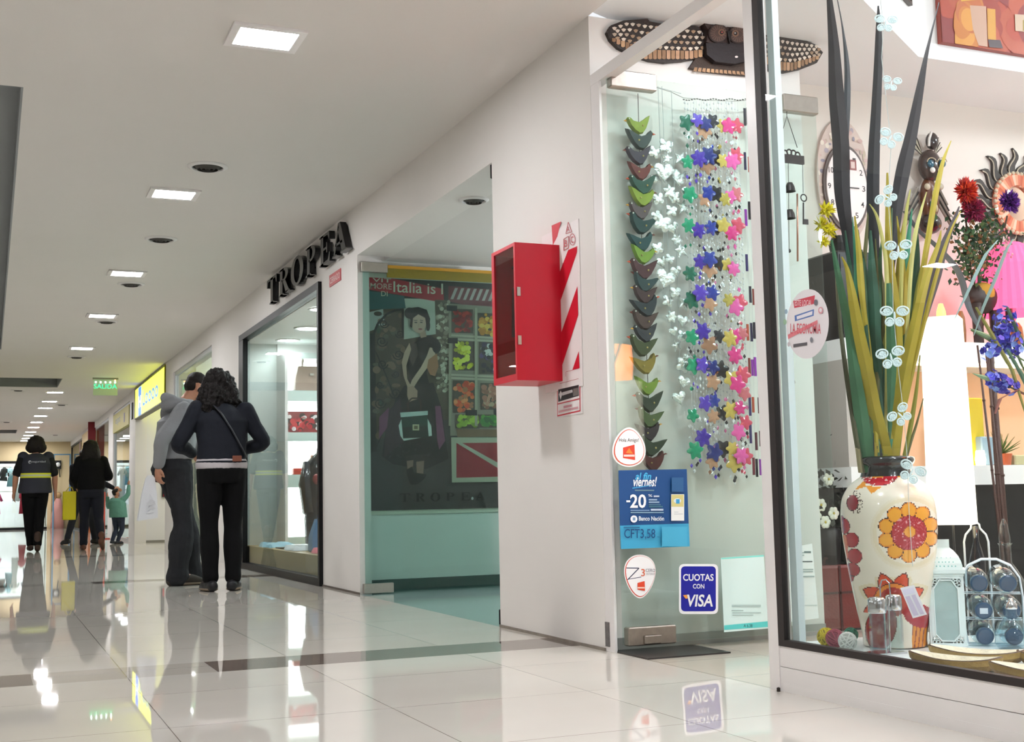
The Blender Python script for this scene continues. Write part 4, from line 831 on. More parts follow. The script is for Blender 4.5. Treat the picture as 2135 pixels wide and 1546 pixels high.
# tie cord along the top of the door
b = MB('a8a4a0'); cp = [(1335, 172), (1400, 192), (1425, 204), (1480, 209), (1530, 211), (1580, 207)]
b.tube([onY(x, y, YH) for x, y in cp], .0018, 5)
for k in range(26):
    x = 1425+k*5.6; P = onY(x, 208+1.5*math.sin(k), YH); b.tube([P+V3((-.004, -.003, 0)), P+V3((.004, -.003, 0))], .0026, 5, '4a4644')
b.build('tie_cord', M_matte, label='knotted grey cord across the top of the glass door carrying the shell strands', cat='cord')
# ---- wind chime
YC = 4.53
wc = thing('wind_chime', 'dark metal wind chime with bells, copper tubes and a key behind the display glass', 'wind chime', (onY(1645, 545, YC).x, YC, onY(1645, 545, YC).z))
k8 = 2.7607
def c8(x, y, Y=YC): return onY(1600+x/k8, y/k8, Y)
M_iron = mat('dark cast iron', '33302f', rough=.45, metal=.7); M_cop = mat('copper tube', 'b08a78', rough=.3, metal=1)
b = MB(); b.tube([c8(112, 640), c8(112, 665)], .0018, 6); b.tube([c8(62, 840), c8(112, 668), c8(172, 850)], .0018, 6); b.tube([c8(120, 935), c8(122, 1060)], .0014, 6); b.tube([c8(202, 925), c8(206, 1110)], .0014, 6); b.tube([c8(122, 1110), c8(125, 1440)], .0014, 6); b.build('chain', M_iron, wc)
b = MB()
for a in range(5): P = c8(78+24*a, 892-16*math.sin(math.pi*a/4)); b.T = Matrix.Translation(P) @ Matrix.Rotation(math.pi/2, 4, 'X'); b.lathe([(.013, -.003), (.017, 0), (.013, .003), (.009, 0), (.013, -.003)], (0, 0, 0), 14, cap=False)
b.T = None; p, q = c8(62, 932), c8(208, 905); b.bx(p.x, q.x, YC-.005, YC+.005, p.z, q.z+.005); b.build('top_bar', M_iron, wc)
for (x, y) in ((130, 1085), (130, 1240)):
    P = c8(x, y); b = MB(); b.lathe([(.001, .03), (.012, .027), (.02, .01), (.024, -.012), (.026, -.014), (.022, -.014), (.001, .02)], P, 18); b.build('bell', M_iron, wc, smooth=True)
P = c8(124, 1442); b = MB(); b.sph(P, (.012, .004, .01), 10, 6); b.build('clapper', M_iron, wc, smooth=True)
for x0, x1, y0, y1 in ((80, 95, 1095, 1495), (172, 174, 1115, 1503)):
    b = MB(); b.tube([c8(x0, y0), c8(x1, y1)], .0042, 10); b.build('tube', M_cop, wc, smooth=True)
b = MB(); P = c8(209, 1138); b.T = Matrix.Translation(P) @ Matrix.Rotation(math.pi/2, 4, 'X'); b.lathe([(.014, -.002), (.019, 0), (.014, .002), (.0125, 0), (.014, -.002)], (0, 0, 0), 18, cap=False); b.T = None
b.tube([c8(207, 1165), c8(207, 1290)], .0035, 8); p, q = c8(207, 1290), c8(234, 1262); b.bx(p.x, q.x, YC-.002, YC+.002, p.z, q.z); b.build('key', M_iron, wc)
# ---- carved wooden owl on the wall above the door
k5 = 2.76; YO = 4.70
def o5(x, y): return fy(1230+x/k5, y/k5, YO-.0)
t = thing('carved_owl', 'carved wooden owl with spread wings on the white wall above the glass door', 'wall carving', (3.05, YO, 2.4))
M_wood = mat('carved painted wood', None, rough=.55, noise=.22, nscale=30, bump=.4, bscale=90)
def relief(par, name, poly, th, col, feats=(), smooth=False, y0=0.0):
    P = [o5(x, y) for x, y in poly]; A_ = sum(P[i][0]*P[(i+1) % len(P)][1]-P[(i+1) % len(P)][0]*P[i][1] for i in range(len(P)))
    if A_ < 0: P = P[::-1]
    b = MB(col); b.prism(P, (0, YO-y0, 0), UX, UZ, th)
    if feats: art(b, feats, (0, YO-y0, 0), UX, UZ, th+.0012, .00003, o5)
    return b.build(name, M_wood, par)
random.seed(2)
def wing(outline, tipdir, x0, x1, ytop, ybot):
    F_ = []
    for r in range(4):
        n = 15
        for c_ in range(n):
            u = (c_+.5+(r % 2)*.5)/n; v = .14+.17*r
            x = lerp(x0, x1, u); y = lerp(ytop(x), ybot(x), v); w = abs(x1-x0)/n*.40
            F_.append(('p', [(x-w, y), (x, y-5), (x+w, y), (x+w*.5, y+12), (x, y+16), (x-w*.5, y+12)], random.choice(['d8c8b8', 'b8a490', 'e0d4c4', 'a88c70'])))
    n = 20
    for c_ in range(n):
        u = (c_+.5)/n; x = lerp(x0, x1, u); ya, yb = lerp(ytop(x), ybot(x), .74), ybot(x)-3; w = abs(x1-x0)/n*.42
        F_.append(('p', [(x-w, ya), (x+w, ya), (x+w, yb-4), (x, yb), (x-w, yb-4)], random.choice(['a07a58', 'b89070', '8c6a4c', 'c09a74'])))
    return F_
LWo = [(85, 195), (110, 155), (180, 128), (260, 122), (318, 118), (330, 132), (410, 148), (520, 150), (620, 165), (640, 250), (638, 320), (600, 345), (520, 360), (420, 370), (330, 358), (240, 330), (150, 285), (105, 240)]
RWo = [(872, 190), (930, 185), (1000, 200), (1070, 205), (1105, 185), (1120, 212), (1200, 230), (1280, 265), (1325, 310), (1290, 370), (1200, 405), (1110, 425), (1040, 420), (940, 375), (880, 330)]
lt = lambda x: 118+max(0, (x-250))*.13+max(0, 200-x)*.5; lb = lambda x: 240+min(1, max(0, x-95)/200)*115-max(0, x-560)*.2
relief(t, 'wing', LWo, .022, '2e2420', wing(LWo, -1, 110, 632, lt, lb))
rt = lambda x: 195+max(0, x-1000)*.22; rb = lambda x: 335+min(1, (x-880)/200)*85-max(0, x-1150)*.45
relief(t, 'wing', RWo, .022, '2e2420', wing(RWo, 1, 885, 1300, rt, rb))
tl = [(600, 338), (640, 330), (860, 350), (900, 380), (932, 445), (800, 435), (650, 418), (560, 398)]
relief(t, 'tail', tl, .018, '3c2c22', [('p', [(590+24*k, 395+k*2.2), (606+24*k, 396+k*2.2), (602+25*k, 420+k*1.8), (582+25*k, 415+k*1.8)], random.choice(['b08a68', '9a7654', 'c49c74'])) for k in range(13)])
relief(t, 'body', [(635, 270), (880, 262), (890, 320), (870, 370), (800, 388), (690, 375), (640, 335)], .05, '1e1518', [('e', 808, 348, 9, 6, 'e8dcd8')])
relief(t, 'head', [(622, 145), (680, 152), (750, 178), (800, 160), (878, 165), (862, 200), (880, 262), (780, 285), (690, 275), (640, 262), (650, 190)], .045, '3a2824')
relief(t, 'beak', [(748, 205), (778, 205), (764, 275)], .06, '16100e')
for (cx_, cy_) in ((703, 215), (818, 220)):
    F_ = []
    for k in range(18): a = k*math.pi/9; F_.append(('l', [(cx_+20*math.cos(a), cy_+20*math.sin(a)), (cx_+46*math.cos(a), cy_+46*math.sin(a))], 3, '6c5448'))
    F_ += [('e', cx_+18*(1 if cx_ < 760 else -1), cy_-4, 19, 19, '7c5c48'), ('e', cx_+18*(1 if cx_ < 760 else -1), cy_-4, 11, 11, '0e0a0a'), ('e', cx_+20*(1 if cx_ < 760 else -1), cy_-6, 4, 4, 'e06050' if cx_ < 760 else 'c8c8c8')]
    relief(t, 'eye_disc', ell(cx_, cy_, 56, 54, 30), .053, '2a1c1a', [('e', cx_, cy_, 50, 48, '4c3a34')]+F_)
# ================================================================ DISPLAY WINDOW OBJECTS
def facing(P):     # unit vectors: to the viewer's side (horizontal) and its right
    v = V3((C0.x-P.x, C0.y-P.y, 0)).normalized(); return v, V3((-v.y, v.x, 0))
# ---- painted vase
VC = V3((2.69, 3.25, DF)); sv, rv_ = facing(VC); S = pxm(VC+V3((0, 0, .3)))
def vz(y): return onY(1840, y, VC.y).z
prof = [(1, 1345), (50, 1345), (63, 1343), (64, 1325), (69, 1295), (75, 1262), (81, 1225), (87, 1188), (92, 1150), (96, 1112), (97, 1074), (94, 1046), (88, 1030), (76, 1012), (60, 1000), (54, 996)]
prof = [(r, y) for r, y in prof]
def catm(pts, n=8):
    out = []
    for i in range(len(pts)-1):
        p0, p1, p2, p3 = pts[max(i-1, 0)], pts[i], pts[i+1], pts[min(i+2, len(pts)-1)]
        for k in range(n):
            t_ = k/n; out.append(tuple(.5*((2*p1[j])+(-p0[j]+p2[j])*t_+(2*p0[j]-5*p1[j]+4*p2[j]-p3[j])*t_*t_+(-p0[j]+3*p1[j]-3*p2[j]+p3[j])*t_**3) for j in range(len(p1))))
    out.append(tuple(pts[-1])); return out
pr = catm(prof[1:], 10); z_b = vz(1345)
ring = [(r/S, (1345-y)/S*1.0) for r, y in pr]
def zc(px, py): return ((px), (py))
def inell(x, y, cx, cy, rx, ry, rot=0):
    c, s = math.cos(rot), math.sin(rot); u, v = (x-cx)*c+(y-cy)*s, -(x-cx)*s+(y-cy)*c
    return (u/rx)**2+(v/ry)**2
rs = random.Random(4)
speck = [(rs.uniform(640, 810), rs.uniform(310, 480)) for _ in range(40)]+[(rs.uniform(480, 640), rs.uniform(95, 140)) for _ in range(30)]
def vcol(x, y):
    """colour of the painted vase at picture point (x, y) of its front, in crop units"""
    ol = '3a2420'
    # central flower
    d2 = inell(x, y, 725, 392, 34, 32)
    if d2 < 1: return 'eda23a' if d2 < .75 else 'b05030'
    d2 = inell(x, y, 722, 398, 92, 92)
    if d2 < 1:
        for sx, sy in speck:
            if abs(x-sx) < 4 and abs(y-sy) < 4: return 'e0a0a0'
        return ('b03038' if (x*7+y*3) % 29 > 6 else 'c4505a') if d2 < .93 else '7c2024'
    for k in range(10):
        a = math.radians(90+36*k); d2 = inell(x, y, 720+116*math.cos(a), 396-116*math.sin(a), 46, 42, -a)
        if d2 < 1: return ('f0a838' if d2 < .62 else 'e08830') if d2 < .86 else ol
    # left flower
    if inell(x, y, 384, 500, 20, 95) < 1: return 'd8642c'
    for cx, cy, rx, ry in ((385, 362, 32, 44), (425, 435, 40, 42), (440, 522, 42, 42), (428, 596, 42, 38), (412, 630, 26, 40), (372, 345, 18, 40)):
        d2 = inell(x, y, cx, cy, rx, ry)
        if d2 < 1: return 'a81828' if d2 < .85 else '4c1018'
    # small oval with outline petals
    d2 = inell(x, y, 430, 234, 32, 44)
    if d2 < 1: return '8c1c2c' if d2 < .85 else '3c1418'
    for k in range(7):
        a = math.radians(-75+25*k); d2 = inell(x, y, 438+34*math.cos(a), 234+52*math.sin(a), 13, 15)
        if .7 < d2 < 1.05: return '5a4c40'
    # top flower
    d2 = inell(x, y, 570, 88, 98, 58)
    if d2 < 1:
        if inell(x, y, 560, 92, 34, 12) < 1: return 'f09a30'
        for sx, sy in speck:
            if abs(x-sx) < 3 and abs(y-sy) < 3: return 'f0d8d0'
        return 'c01c30' if d2 < .9 else '6c1420'
    for tri in (((440, 165), (500, 105), (500, 150)), ((500, 145), (585, 150), (530, 188)), ((640, 100), (740, 86), (690, 104))):
        (ax, ay), (bx_, by), (cx, cy) = tri
        s1 = (bx_-ax)*(y-ay)-(by-ay)*(x-ax); s2 = (cx-bx_)*(y-by)-(cy-by)*(x-bx_); s3 = (ax-cx)*(y-cy)-(ay-cy)*(x-cx)
        if (s1 > 0) == (s2 > 0) == (s3 > 0): return 'f09a28'
    # big lower bloom
    d2 = inell(x, y, 575, 900, 80, 128, .22)
    if d2 < 1: return 'a01420' if d2 < .9 else '5c0c14'
    d2 = inell(x, y, 775, 840, 90, 60, .5)
    if d2 < 1: return 'a81c2c'
    if 735 < x < 835 and y > 850 and (x-735)*.9+850 < y+60: return 'e08a24' if (int(x*1.3+y*.15) % 26) > 6 else '8c3c18'
    cxb, cyb = 640, 762; dx, dy = x-cxb, y-cyb; dist = math.hypot(dx, dy*1.02); a = math.atan2(-dy, dx)
    if dist < 78: return 'b8342c' if dist > 40 else 'c8402c'
    if dist < 104 and dy < 40: return 'f08c2c' if dist < 99 else '6c2418'
    w = (a/(math.pi/4.0)) % 1.0; spike = 104+68*(1-abs(w-.5)*2)**.8
    if dist < spike and dy < 60: return 'd8481c' if dist < spike-7 else '5c2018'
    if 815 < x and y > 900: return '1c3444'
    if 838 < x and y > 690 and y < 760: return '8c1428'
    n = math.sin(x*.013+1)*math.sin(y*.011)+math.sin(x*.031+y*.023)*.4
    e = abs(x-617)/260
    q_ = math.hypot(x-722, y-396)
    if 166 < q_ < 186: return 'e8dbbb'
    if 186 <= q_ < 200: return 'ece1c8'
    if abs(y-690) < 60 and abs(x-640) < 190 and dist < spike+24: return 'e6d8b4'
    return 'efe6d2'
NS = 220; NZ = 150
b = MB(); vs = []; nr = len(ring)
def rad(zz):
    for i in range(nr-1):
        if ring[i][1] <= zz <= ring[i+1][1]+1e-9:
            u = (zz-ring[i][1])/max(1e-9, ring[i+1][1]-ring[i][1]); return lerp(ring[i][0], ring[i+1][0], u)
    return ring[-1][0]
HZ = ring[-1][1]
for j in range(NZ+1):
    zz = HZ*j/NZ; r = rad(zz)
    for i in range(NS):
        th = 2*math.pi*i/NS; vs.append(VC+sv*(r*math.cos(th))+rv_*(r*math.sin(th))+V3((0, 0, zz)))
b.v = [tuple(v) for v in vs]
for j in range(NZ):
    zz = HZ*(j+.5)/NZ; r = rad(zz); py = (1345-zz*S-960)*2.637
    for i in range(NS):
        th = 2*math.pi*(i+.5)/NS; sx = math.sin(th)*r*S
        if math.cos(th) < 0: sx = -sx
        cx_ = 617+(py-300)*.045; b.f.append([j*NS+i, j*NS+(i+1) % NS, (j+1)*NS+(i+1) % NS, (j+1)*NS+i]); b.c.append(lin(vcol(cx_+sx*2.637, py)))
b.f.append(list(range(NS-1, -1, -1))); b.c.append(lin('8c7c60'))
vt = thing('painted_vase', 'tall cream vase painted with red and orange flowers in the display window', 'vase', VC)
b.build('body', mat('glazed painted ceramic', None, rough=.22, coat=.6, noise=.05, nscale=12), vt, smooth=True)
b = MB('14181a'); nk = [(54, 996), (50, 984), (49, 974), (56, 970), (59, 963), (58, 957), (52, 954), (44, 956), (42, 970), (42, 1000)]
b.lathe([(r/S, (1345-y)/S) for r, y in nk], VC, 40, cap=False); b.build('neck', mat('black glazed neck', '14181a', rough=.15, coat=.6), vt, smooth=True)
for s in (-1, 1):
    pass
# ---- leaves
pt = thing('artificial_leaves', 'tall arrangement of dark, green and mustard strap leaves standing in the painted vase', 'artificial plant', VC+V3((0, 0, .45)))
M_leafm = mat('fabric leaf', None, rough=.55, noise=.18, nscale=25)
def blade(pts, col, Yo=0.0, fold=.25):
    q = catm([tuple(p) for p in pts], 6); vs = []; n = len(q); b = MB(col)
    for i, (x, y, w) in enumerate(q):
        P = onY(x, min(y, 985), VC.y+Yo*max(0, min(1, (930-y)/300))); s, r_ = facing(P); hw = max(w, .8)/2/pxm(P)
        vs += [P-r_*hw, P+s*(hw*fold), P+r_*hw, P-s*.0012+s*(hw*fold)*.0]
    fs = []
    for i in range(n-1):
        a = i*4
        for k in range(4): fs.append((a+k, a+(k+1) % 4, a+4+(k+1) % 4, a+4+k))
    fs += [(3, 2, 1, 0), (4*n-4, 4*n-3, 4*n-2, 4*n-1)]
    b.add(vs, fs); b.build('leaf', M_leafm, pt, smooth=False)
DK = '241f22'; DK2 = '1b1a1e'; GY = '505458'; YL = 'a8962c'; YL2 = 'b8a63a'; YG2 = '8c8a34'; GR = '3f6e4c'; GR2 = '2c5844'; OL = '5c5a2c'; TG = '3a8a6c'
BL = [([(1728, -14, 10), (1738, 90, 22), (1744, 200, 31), (1753, 300, 34), (1756, 400, 32), (1766, 480, 24), (1778, 560, 18), (1800, 700, 14), (1815, 850, 10), (1820, 1000, 8)], DK, .05),
      ([(1746, 0, 2), (1757, 60, 4), (1766, 140, 11), (1766, 220, 14), (1762, 330, 12), (1768, 470, 10), (1790, 650, 10), (1816, 1000, 7)], GY, .08),
      ([(1831, 12, 3), (1832, 60, 12), (1831, 130, 17), (1827, 220, 20), (1822, 320, 24), (1820, 410, 26), (1822, 500, 22), (1828, 620, 18), (1832, 800, 12), (1832, 1000, 9)], DK2, .04),
      ([(1958, 5, 2), (1944, 60, 4), (1930, 120, 9), (1917, 190, 17), (1900, 280, 25), (1884, 350, 30), (1870, 430, 27), (1860, 520, 20), (1848, 650, 16), (1838, 820, 10), (1836, 1000, 8)], DK, .06),
      ([(2000, 430, 3), (1985, 470, 12), (1965, 520, 20), (1950, 580, 22), (1925, 660, 20), (1890, 780, 14), (1850, 1000, 10)], '453c40', .12),
      ([(1886, 440, 8), (1915, 480, 10), (1960, 520, 13), (2000, 570, 14), (2020, 640, 12), (2045, 690, 6)], '4c545c', .2),
      ([(1734, 500, 4), (1745, 560, 12), (1757, 620, 16), (1772, 700, 19), (1784, 790, 25), (1796, 870, 30), (1812, 1000, 34)], GR, -.05),
      ([(1762, 480, 3), (1772, 560, 10), (1783, 640, 14), (1790, 720, 16), (1800, 800, 18), (1815, 1000, 16)], GR2, .03),
      ([(1755, 535, 3), (1766, 560, 9), (1777, 615, 18), (1790, 690, 24), (1807, 770, 27), (1822, 850, 29), (1840, 930, 34), (1850, 1000, 34)], YL, -.09),
      ([(1782, 450, 3), (1790, 520, 11), (1795, 590, 14), (1800, 640, 11), (1815, 760, 10), (1832, 1000, 10)], YL2, -.03),
      ([(1962, 480, 2), (1956, 510, 9), (1938, 560, 14), (1921, 620, 19), (1905, 690, 23), (1890, 760, 25), (1876, 840, 28), (1864, 920, 28), (1855, 1000, 28)], YL, -.08),
      ([(1983, 293, 2), (1968, 330, 7), (1958, 370, 11), (1948, 420, 12), (1938, 480, 12), (1928, 540, 12), (1916, 620, 11), (1896, 760, 10), (1862, 1000, 10)], YL2, -.02),
      ([(1850, 360, 4), (1852, 470, 13), (1856, 560, 18), (1866, 640, 22), (1871, 720, 22), (1868, 800, 18), (1860, 1000, 18)], YL, -.04),
      ([(1870, 450, 2), (1878, 520, 10), (1884, 600, 14), (1884, 700, 16), (1878, 800, 18), (1862, 1000, 16)], YL2, -.01),
      ([(1815, 480, 4), (1818, 560, 16), (1823, 640, 24), (1826, 720, 22), (1834, 800, 12), (1840, 1000, 8)], GR2, -.02),
      ([(1853, 590, 10), (1857, 680, 18), (1859, 760, 20), (1857, 830, 14), (1853, 900, 3)], GR, -.11),
      ([(1900, 560, 2), (1897, 640, 8), (1893, 720, 9), (1884, 830, 10), (1866, 1000, 9)], GR, .01),
      ([(1918, 740, 2), (1911, 810, 7), (1900, 880, 10), (1888, 940, 9), (1872, 1000, 8)], YG2, -.03),
      ([(1925, 830, 2), (1912, 880, 5), (1896, 930, 7), (1876, 1000, 7)], OL, .02),
      ([(1745, 590, 4), (1752, 680, 8), (1766, 790, 10), (1781, 890, 10), (1800, 1000, 12)], '4a4a30', .04),
      ([(1742, 560, 3), (1748, 640, 6), (1760, 740, 7), (1778, 860, 9), (1796, 1000, 9)], '8a8260', .06),
      ([(1813, 425, 2), (1828, 450, 6), (1840, 500, 8), (1848, 560, 9), (1850, 700, 9), (1846, 1000, 7)], 'c4bc70', -.06),
      ([(1932, 400, 2), (1920, 440, 6), (1908, 490, 9), (1900, 560, 8), (1890, 700, 7), (1864, 1000, 6)], 'c8c278', -.05),
      ([(2003, 440, 2), (1985, 475, 5), (1962, 540, 8), (1940, 620, 9), (1915, 720, 9), (1875, 900, 8), (1858, 1000, 8)], YL, -.06),
      ([(1898, 395, 2), (1890, 440, 7), (1882, 520, 8), (1878, 640, 8), (1868, 1000, 7)], 'b4ae5c', -.04),
      ([(1810, 440, 2), (1806, 500, 8), (1803, 560, 8), (1812, 700, 8), (1830, 1000, 7)], OL, .05),
      ([(1796, 520, 4), (1812, 620, 18), (1826, 700, 20), (1840, 760, 12), (1850, 1000, 10)], GR2, .02),
      ([(1835, 560, 6), (1842, 640, 16), (1838, 740, 20), (1845, 850, 16), (1850, 1000, 12)], OL, .03),
      ([(1868, 620, 8), (1848, 720, 18), (1836, 800, 20), (1842, 1000, 22)], YG2, .01),
      ([(1912, 470, 2), (1912, 540, 12), (1905, 620, 16), (1892, 720, 18), (1872, 860, 16), (1858, 1000, 14)], GR2, .04)]
rb_ = random.Random(9)
for _ in range(26):
    x0 = rb_.uniform(1745, 1945); y0 = rb_.uniform(430, 610); xb_ = lerp(1803, 1858, (x0-1745)/200)
    xm = lerp(x0, xb_, .45)+rb_.uniform(-8, 8); w = rb_.uniform(6, 13)
    BL.append(([(x0, y0, 2), (lerp(x0, xm, .5), y0+90, w), (xm, lerp(y0, 1000, .45), w*1.2), (lerp(xm, xb_, .6), 880, w), (xb_, 1000, w*.8)], rb_.choice([GR, GR2, YL, YG2, OL, DK2, '4e6e50', TG]), rb_.uniform(-.04, .10)))
for pts, c, yo in BL: blade(pts, c, yo)
# ---- butterfly string
YBf = 3.10
bg_ = thing('butterfly_garland', 'white string of pale filigree butterflies hanging in front of the strap leaves', 'garland', onY(1880, 1340, YBf))
b = MB('cfd8d4'); cp = [(1833, -30), (1842, 60), (1838, 120), (1858, 300), (1852, 420), (1860, 530), (1862, 640), (1872, 760), (1885, 870), (1892, 960), (1895, 1060), (1903, 1180)]
b.tube([onY(x, y, YBf) for x, y in cp], .0011, 5); b.build('cord', M_matte, bg_)
M_fil = mat('glitter filigree', 'e6f6f6', rough=.35, bump=.4, bscale=200)
def butterfly(P, s, tilt, fl=0):
    b = MB('d8f0f0'); b.T = Matrix.Translation(P) @ Matrix.Rotation(math.radians(-38), 4, 'Z') @ Matrix.Rotation(tilt, 4, 'Y') @ Matrix.Rotation(fl, 4, 'Z')
    def loop(cx, cz, rx, rz, r=.0011):
        b.tube([(cx+rx*math.cos(a*math.pi/8), -.004*abs(cx)/.02, cz+rz*math.sin(a*math.pi/8)) for a in range(17)], r*s, 5, cap=False)
    for sg in (-1, 1):
        for cx, cz, rx, rz in ((.018, .013, .013, .010), (.011, -.012, .009, .009)):
            loop(sg*cx*s, cz*s, rx*s, rz*s, .0022)
            for q in range(9):
                a = q*.7; rr = .25+.065*q; loop(sg*(cx+rx*rr*math.cos(a)*.8)*s, (cz+rz*rr*math.sin(a)*.8)*s, rx*.24*s, rz*.24*s, .0014)
            b.prism([(sg*cx*s+u, cz*s+v) for u, v in ell(0, 0, rx*.62*s, rz*.62*s, 14)], (0, .001, 0), UX, UZ, .0006)
    b.sph((0, -.003, 0), (.0025*s, .0025*s, .012*s), 8, 6)
    b.build('butterfly', M_fil, bg_)
for x, y, s, ti in ((1846, 50, .95, .2), (1858, 175, .8, .3), (1855, 290, 1.0, .5), (1850, 412, .95, -.8), (1873, 522, 1.1, 0), (1865, 660, 1.15, .05), (1858, 746, 1.15, -.15), (1878, 866, 1.0, -.7), (1900, 985, 1.1, .5)):
    butterfly(onY(x, y, YBf-.003), s*1.2, ti)
# ---- tall lit column lamp
LC = onY(1975, 880, 3.40); LCb = V3((LC.x, 3.40, DF)); s_l = pxm(LC)
def zl(y): return onY(1975, y, 3.40).z
t = thing('column_lamp', 'tall glowing white column lamp with square shade behind the painted vase', 'lamp', LCb)
b = MB(); zt_, zb2 = zl(664), zl(1093); wt, wb = 39/s_l, 45/s_l
M_shade = mat('lit cream shade', 'fff6e0', rough=.6, emit=.9)
def sq(w, z, r=math.radians(40)): return [(LC.x+w*1.05*math.cos(r+math.pi/4+k*math.pi/2), 3.40+w*1.05*math.sin(r+math.pi/4+k*math.pi/2), z) for k in range(4)]
q1, q2, q3, q4 = sq(wb*1.3, zb2), sq(wt*1.3, zt_), sq(wt*1.3-.003, zt_), sq(wb*1.3-.003, zb2)
b.add(q1+q2+q3+q4, [(k, (k+1) % 4, 4+(k+1) % 4, 4+k) for k in range(4)]+[(4+k, 4+(k+1) % 4, 8+(k+1) % 4, 8+k) for k in range(4)]+[(8+k, 8+(k+1) % 4, 12+(k+1) % 4, 12+k) for k in range(4)]+[(12+k, 12+(k+1) % 4, (k+1) % 4, k) for k in range(4)])
b.build('shade', M_shade, t)
b = MB('2a2a2c'); b.tube([(LC.x, 3.40, DF), (LC.x, 3.40, zt_-.12)], .004, 8); b.lathe([(.001, .012), (.05, .012), (.055, 0), (.001, 0)], LCb, 24); b.build('stand', M_paint, t)
M_bulb = mat('lit bulb', 'ffecc8', rough=.5, emit=6)
b = MB(); b.sph((LC.x, 3.40, zt_-.08), .028, 14, 10); b.build('bulb', M_bulb, t, smooth=True)
# amber shaded lamp further along the display (it mirrors in the door glass)
AL = V3((3.40, 2.62, DF)); t = thing('amber_lamp', 'amber glass drum lamp further along the display, seen as a reflection in the door glass', 'lamp', AL)
zA = onY(1343, 762, 2*YG-AL.y).z
b = MB(); b.lathe([(.125, zA-.11-DF), (.135, zA-DF), (.128, zA+.11-DF), (.124, zA+.11-DF), (.131, zA-DF), (.121, zA-.11-DF)], AL, 36, cap=False)
ma = mat('lit amber glass', 'ff8a3c', rough=.3, emit=5, noise=.35, nscale=9); b.build('shade', ma, t, smooth=True)
b = MB('2a2622'); b.tube([AL, AL+V3((0, 0, zA-DF))], .01, 10); b.lathe([(.001, .02), (.08, .015), (.09, 0), (.001, 0)], AL, 24); b.build('stand', M_paint, t)
# ---- salt and pepper set with wire handle and tag
M_clear = pane_mat('clear glassware', 'f4fafb', ior=1.5); M_blueg = pane_mat('bluish glassware', 'e2f0f5', ior=1.6)
def px_at(x, y, Y): return onY(x, y, Y)
Ys = 3.10; ms = thing('shaker_set', 'two clear shakers with steel lids in a wire holder before the painted vase', 'shaker set', V3((onY(1850, 1360, Ys).x, Ys, DF)))
for (x, w) in ((1833, 18.5), (1868, 17)):
    P = onY(x, 1355, Ys+(.03 if x > 1850 else 0)); P.z = DF; r = w/pxm(P); hh = 86/pxm(P)
    sh = b = MB(); b.lathe([(.001, .002), (r*.95, .002), (r, .01), (r, hh*.75), (r*.92, hh*.82), (r*.95, hh), (r*.85, hh), (r*.82, .014), (.001, .014)], P, 8, cap=False); g = b.build('jar', M_clear, ms)
    b = MB(); b.lathe([(r*.98, hh), (r*1.02, hh+.004), (r*1.0, hh+28/pxm(P)), (r*.8, hh+33/pxm(P)), (.001, hh+34/pxm(P))], P, 28); b.build('lid', mat('polished steel', 'd0d0d2', rough=.12, metal=1), g, smooth=True)
P0 = V3((ms.location.x, Ys, DF)); u = 1/pxm(P0)
b = MB(); hb = [(-2, 0), (-2, 100), (-8, 118), (-8, 140), (-4, 152), (4, 154), (11, 146), (12, 122), (8, 100), (6, 0)]
sv2, rv2 = facing(P0); b.tube([P0+rv2*(x*u)+V3((0, 0, y*u)) for x, y in hb], .0022, 8); b.bx(P0.x-.06, P0.x+.06, Ys-.02, Ys+.05, DF, DF+.006); b.build('wire_holder', mat('polished steel', None), ms, smooth=False)
b = MB('f0eef4'); O = P0+rv2*(22*u)+V3((0, 0, 66*u))-sv2*0
b.prism([(10*u, 72*u), (38*u, 78*u), (60*u, 18*u), (32*u, 10*u)], O+sv2*.03, rv2, UZ, .001); art(b, [('p', [(14*u, 68*u), (36*u, 73*u), (39*u, 62*u), (18*u, 57*u)], 'e4e0f4'), ('p', [(19*u, 54*u), (28*u, 56*u), (44*u, 17*u), (34*u, 15*u)], 'cfc4dc'), ('p', [(31*u, 57*u), (39*u, 59*u), (55*u, 20*u), (47*u, 18*u)], 'cfc4dc')], O+sv2*.03, rv2, UZ, .0014); b.build('price_tag', M_print, ms)
# ---- white moroccan lantern
Pl = onZ(1978, 1346, DF); Pl.z = DF; ul = 1/pxm(Pl); sL, rL = facing(Pl); t = thing('lantern', 'white pierced metal lantern with domed roof and frosted panes in the display window', 'lantern', Pl)
Rm = Matrix((( rL.x, -sL.x, 0), (rL.y, -sL.y, 0), (0, 0, 1))).to_4x4()
LT = Matrix.Translation(Pl) @ Rm @ Matrix.Scale(ul, 4)
M_lan = mat('white lantern metal', 'e8f4f2', rough=.4)
b = MB(); b.T = LT; w = 35
b.bx(-w-3, w+3, -w-3, w+3, 0, 6); b.bx(-w-2, w+2, -w-2, w+2, 146, 152); b.bx(-w-5, w+5, -w-5, w+5, 152, 160)
for sx in (-1, 1):
    for sy in (-1, 1): b.bx(sx*w-4*(sx > 0)-0*(sx < 0), sx*w+4*(sx < 0), sy*w-4*(sy > 0), sy*w+4*(sy < 0), 6, 146)
b.build('frame', M_lan, t)
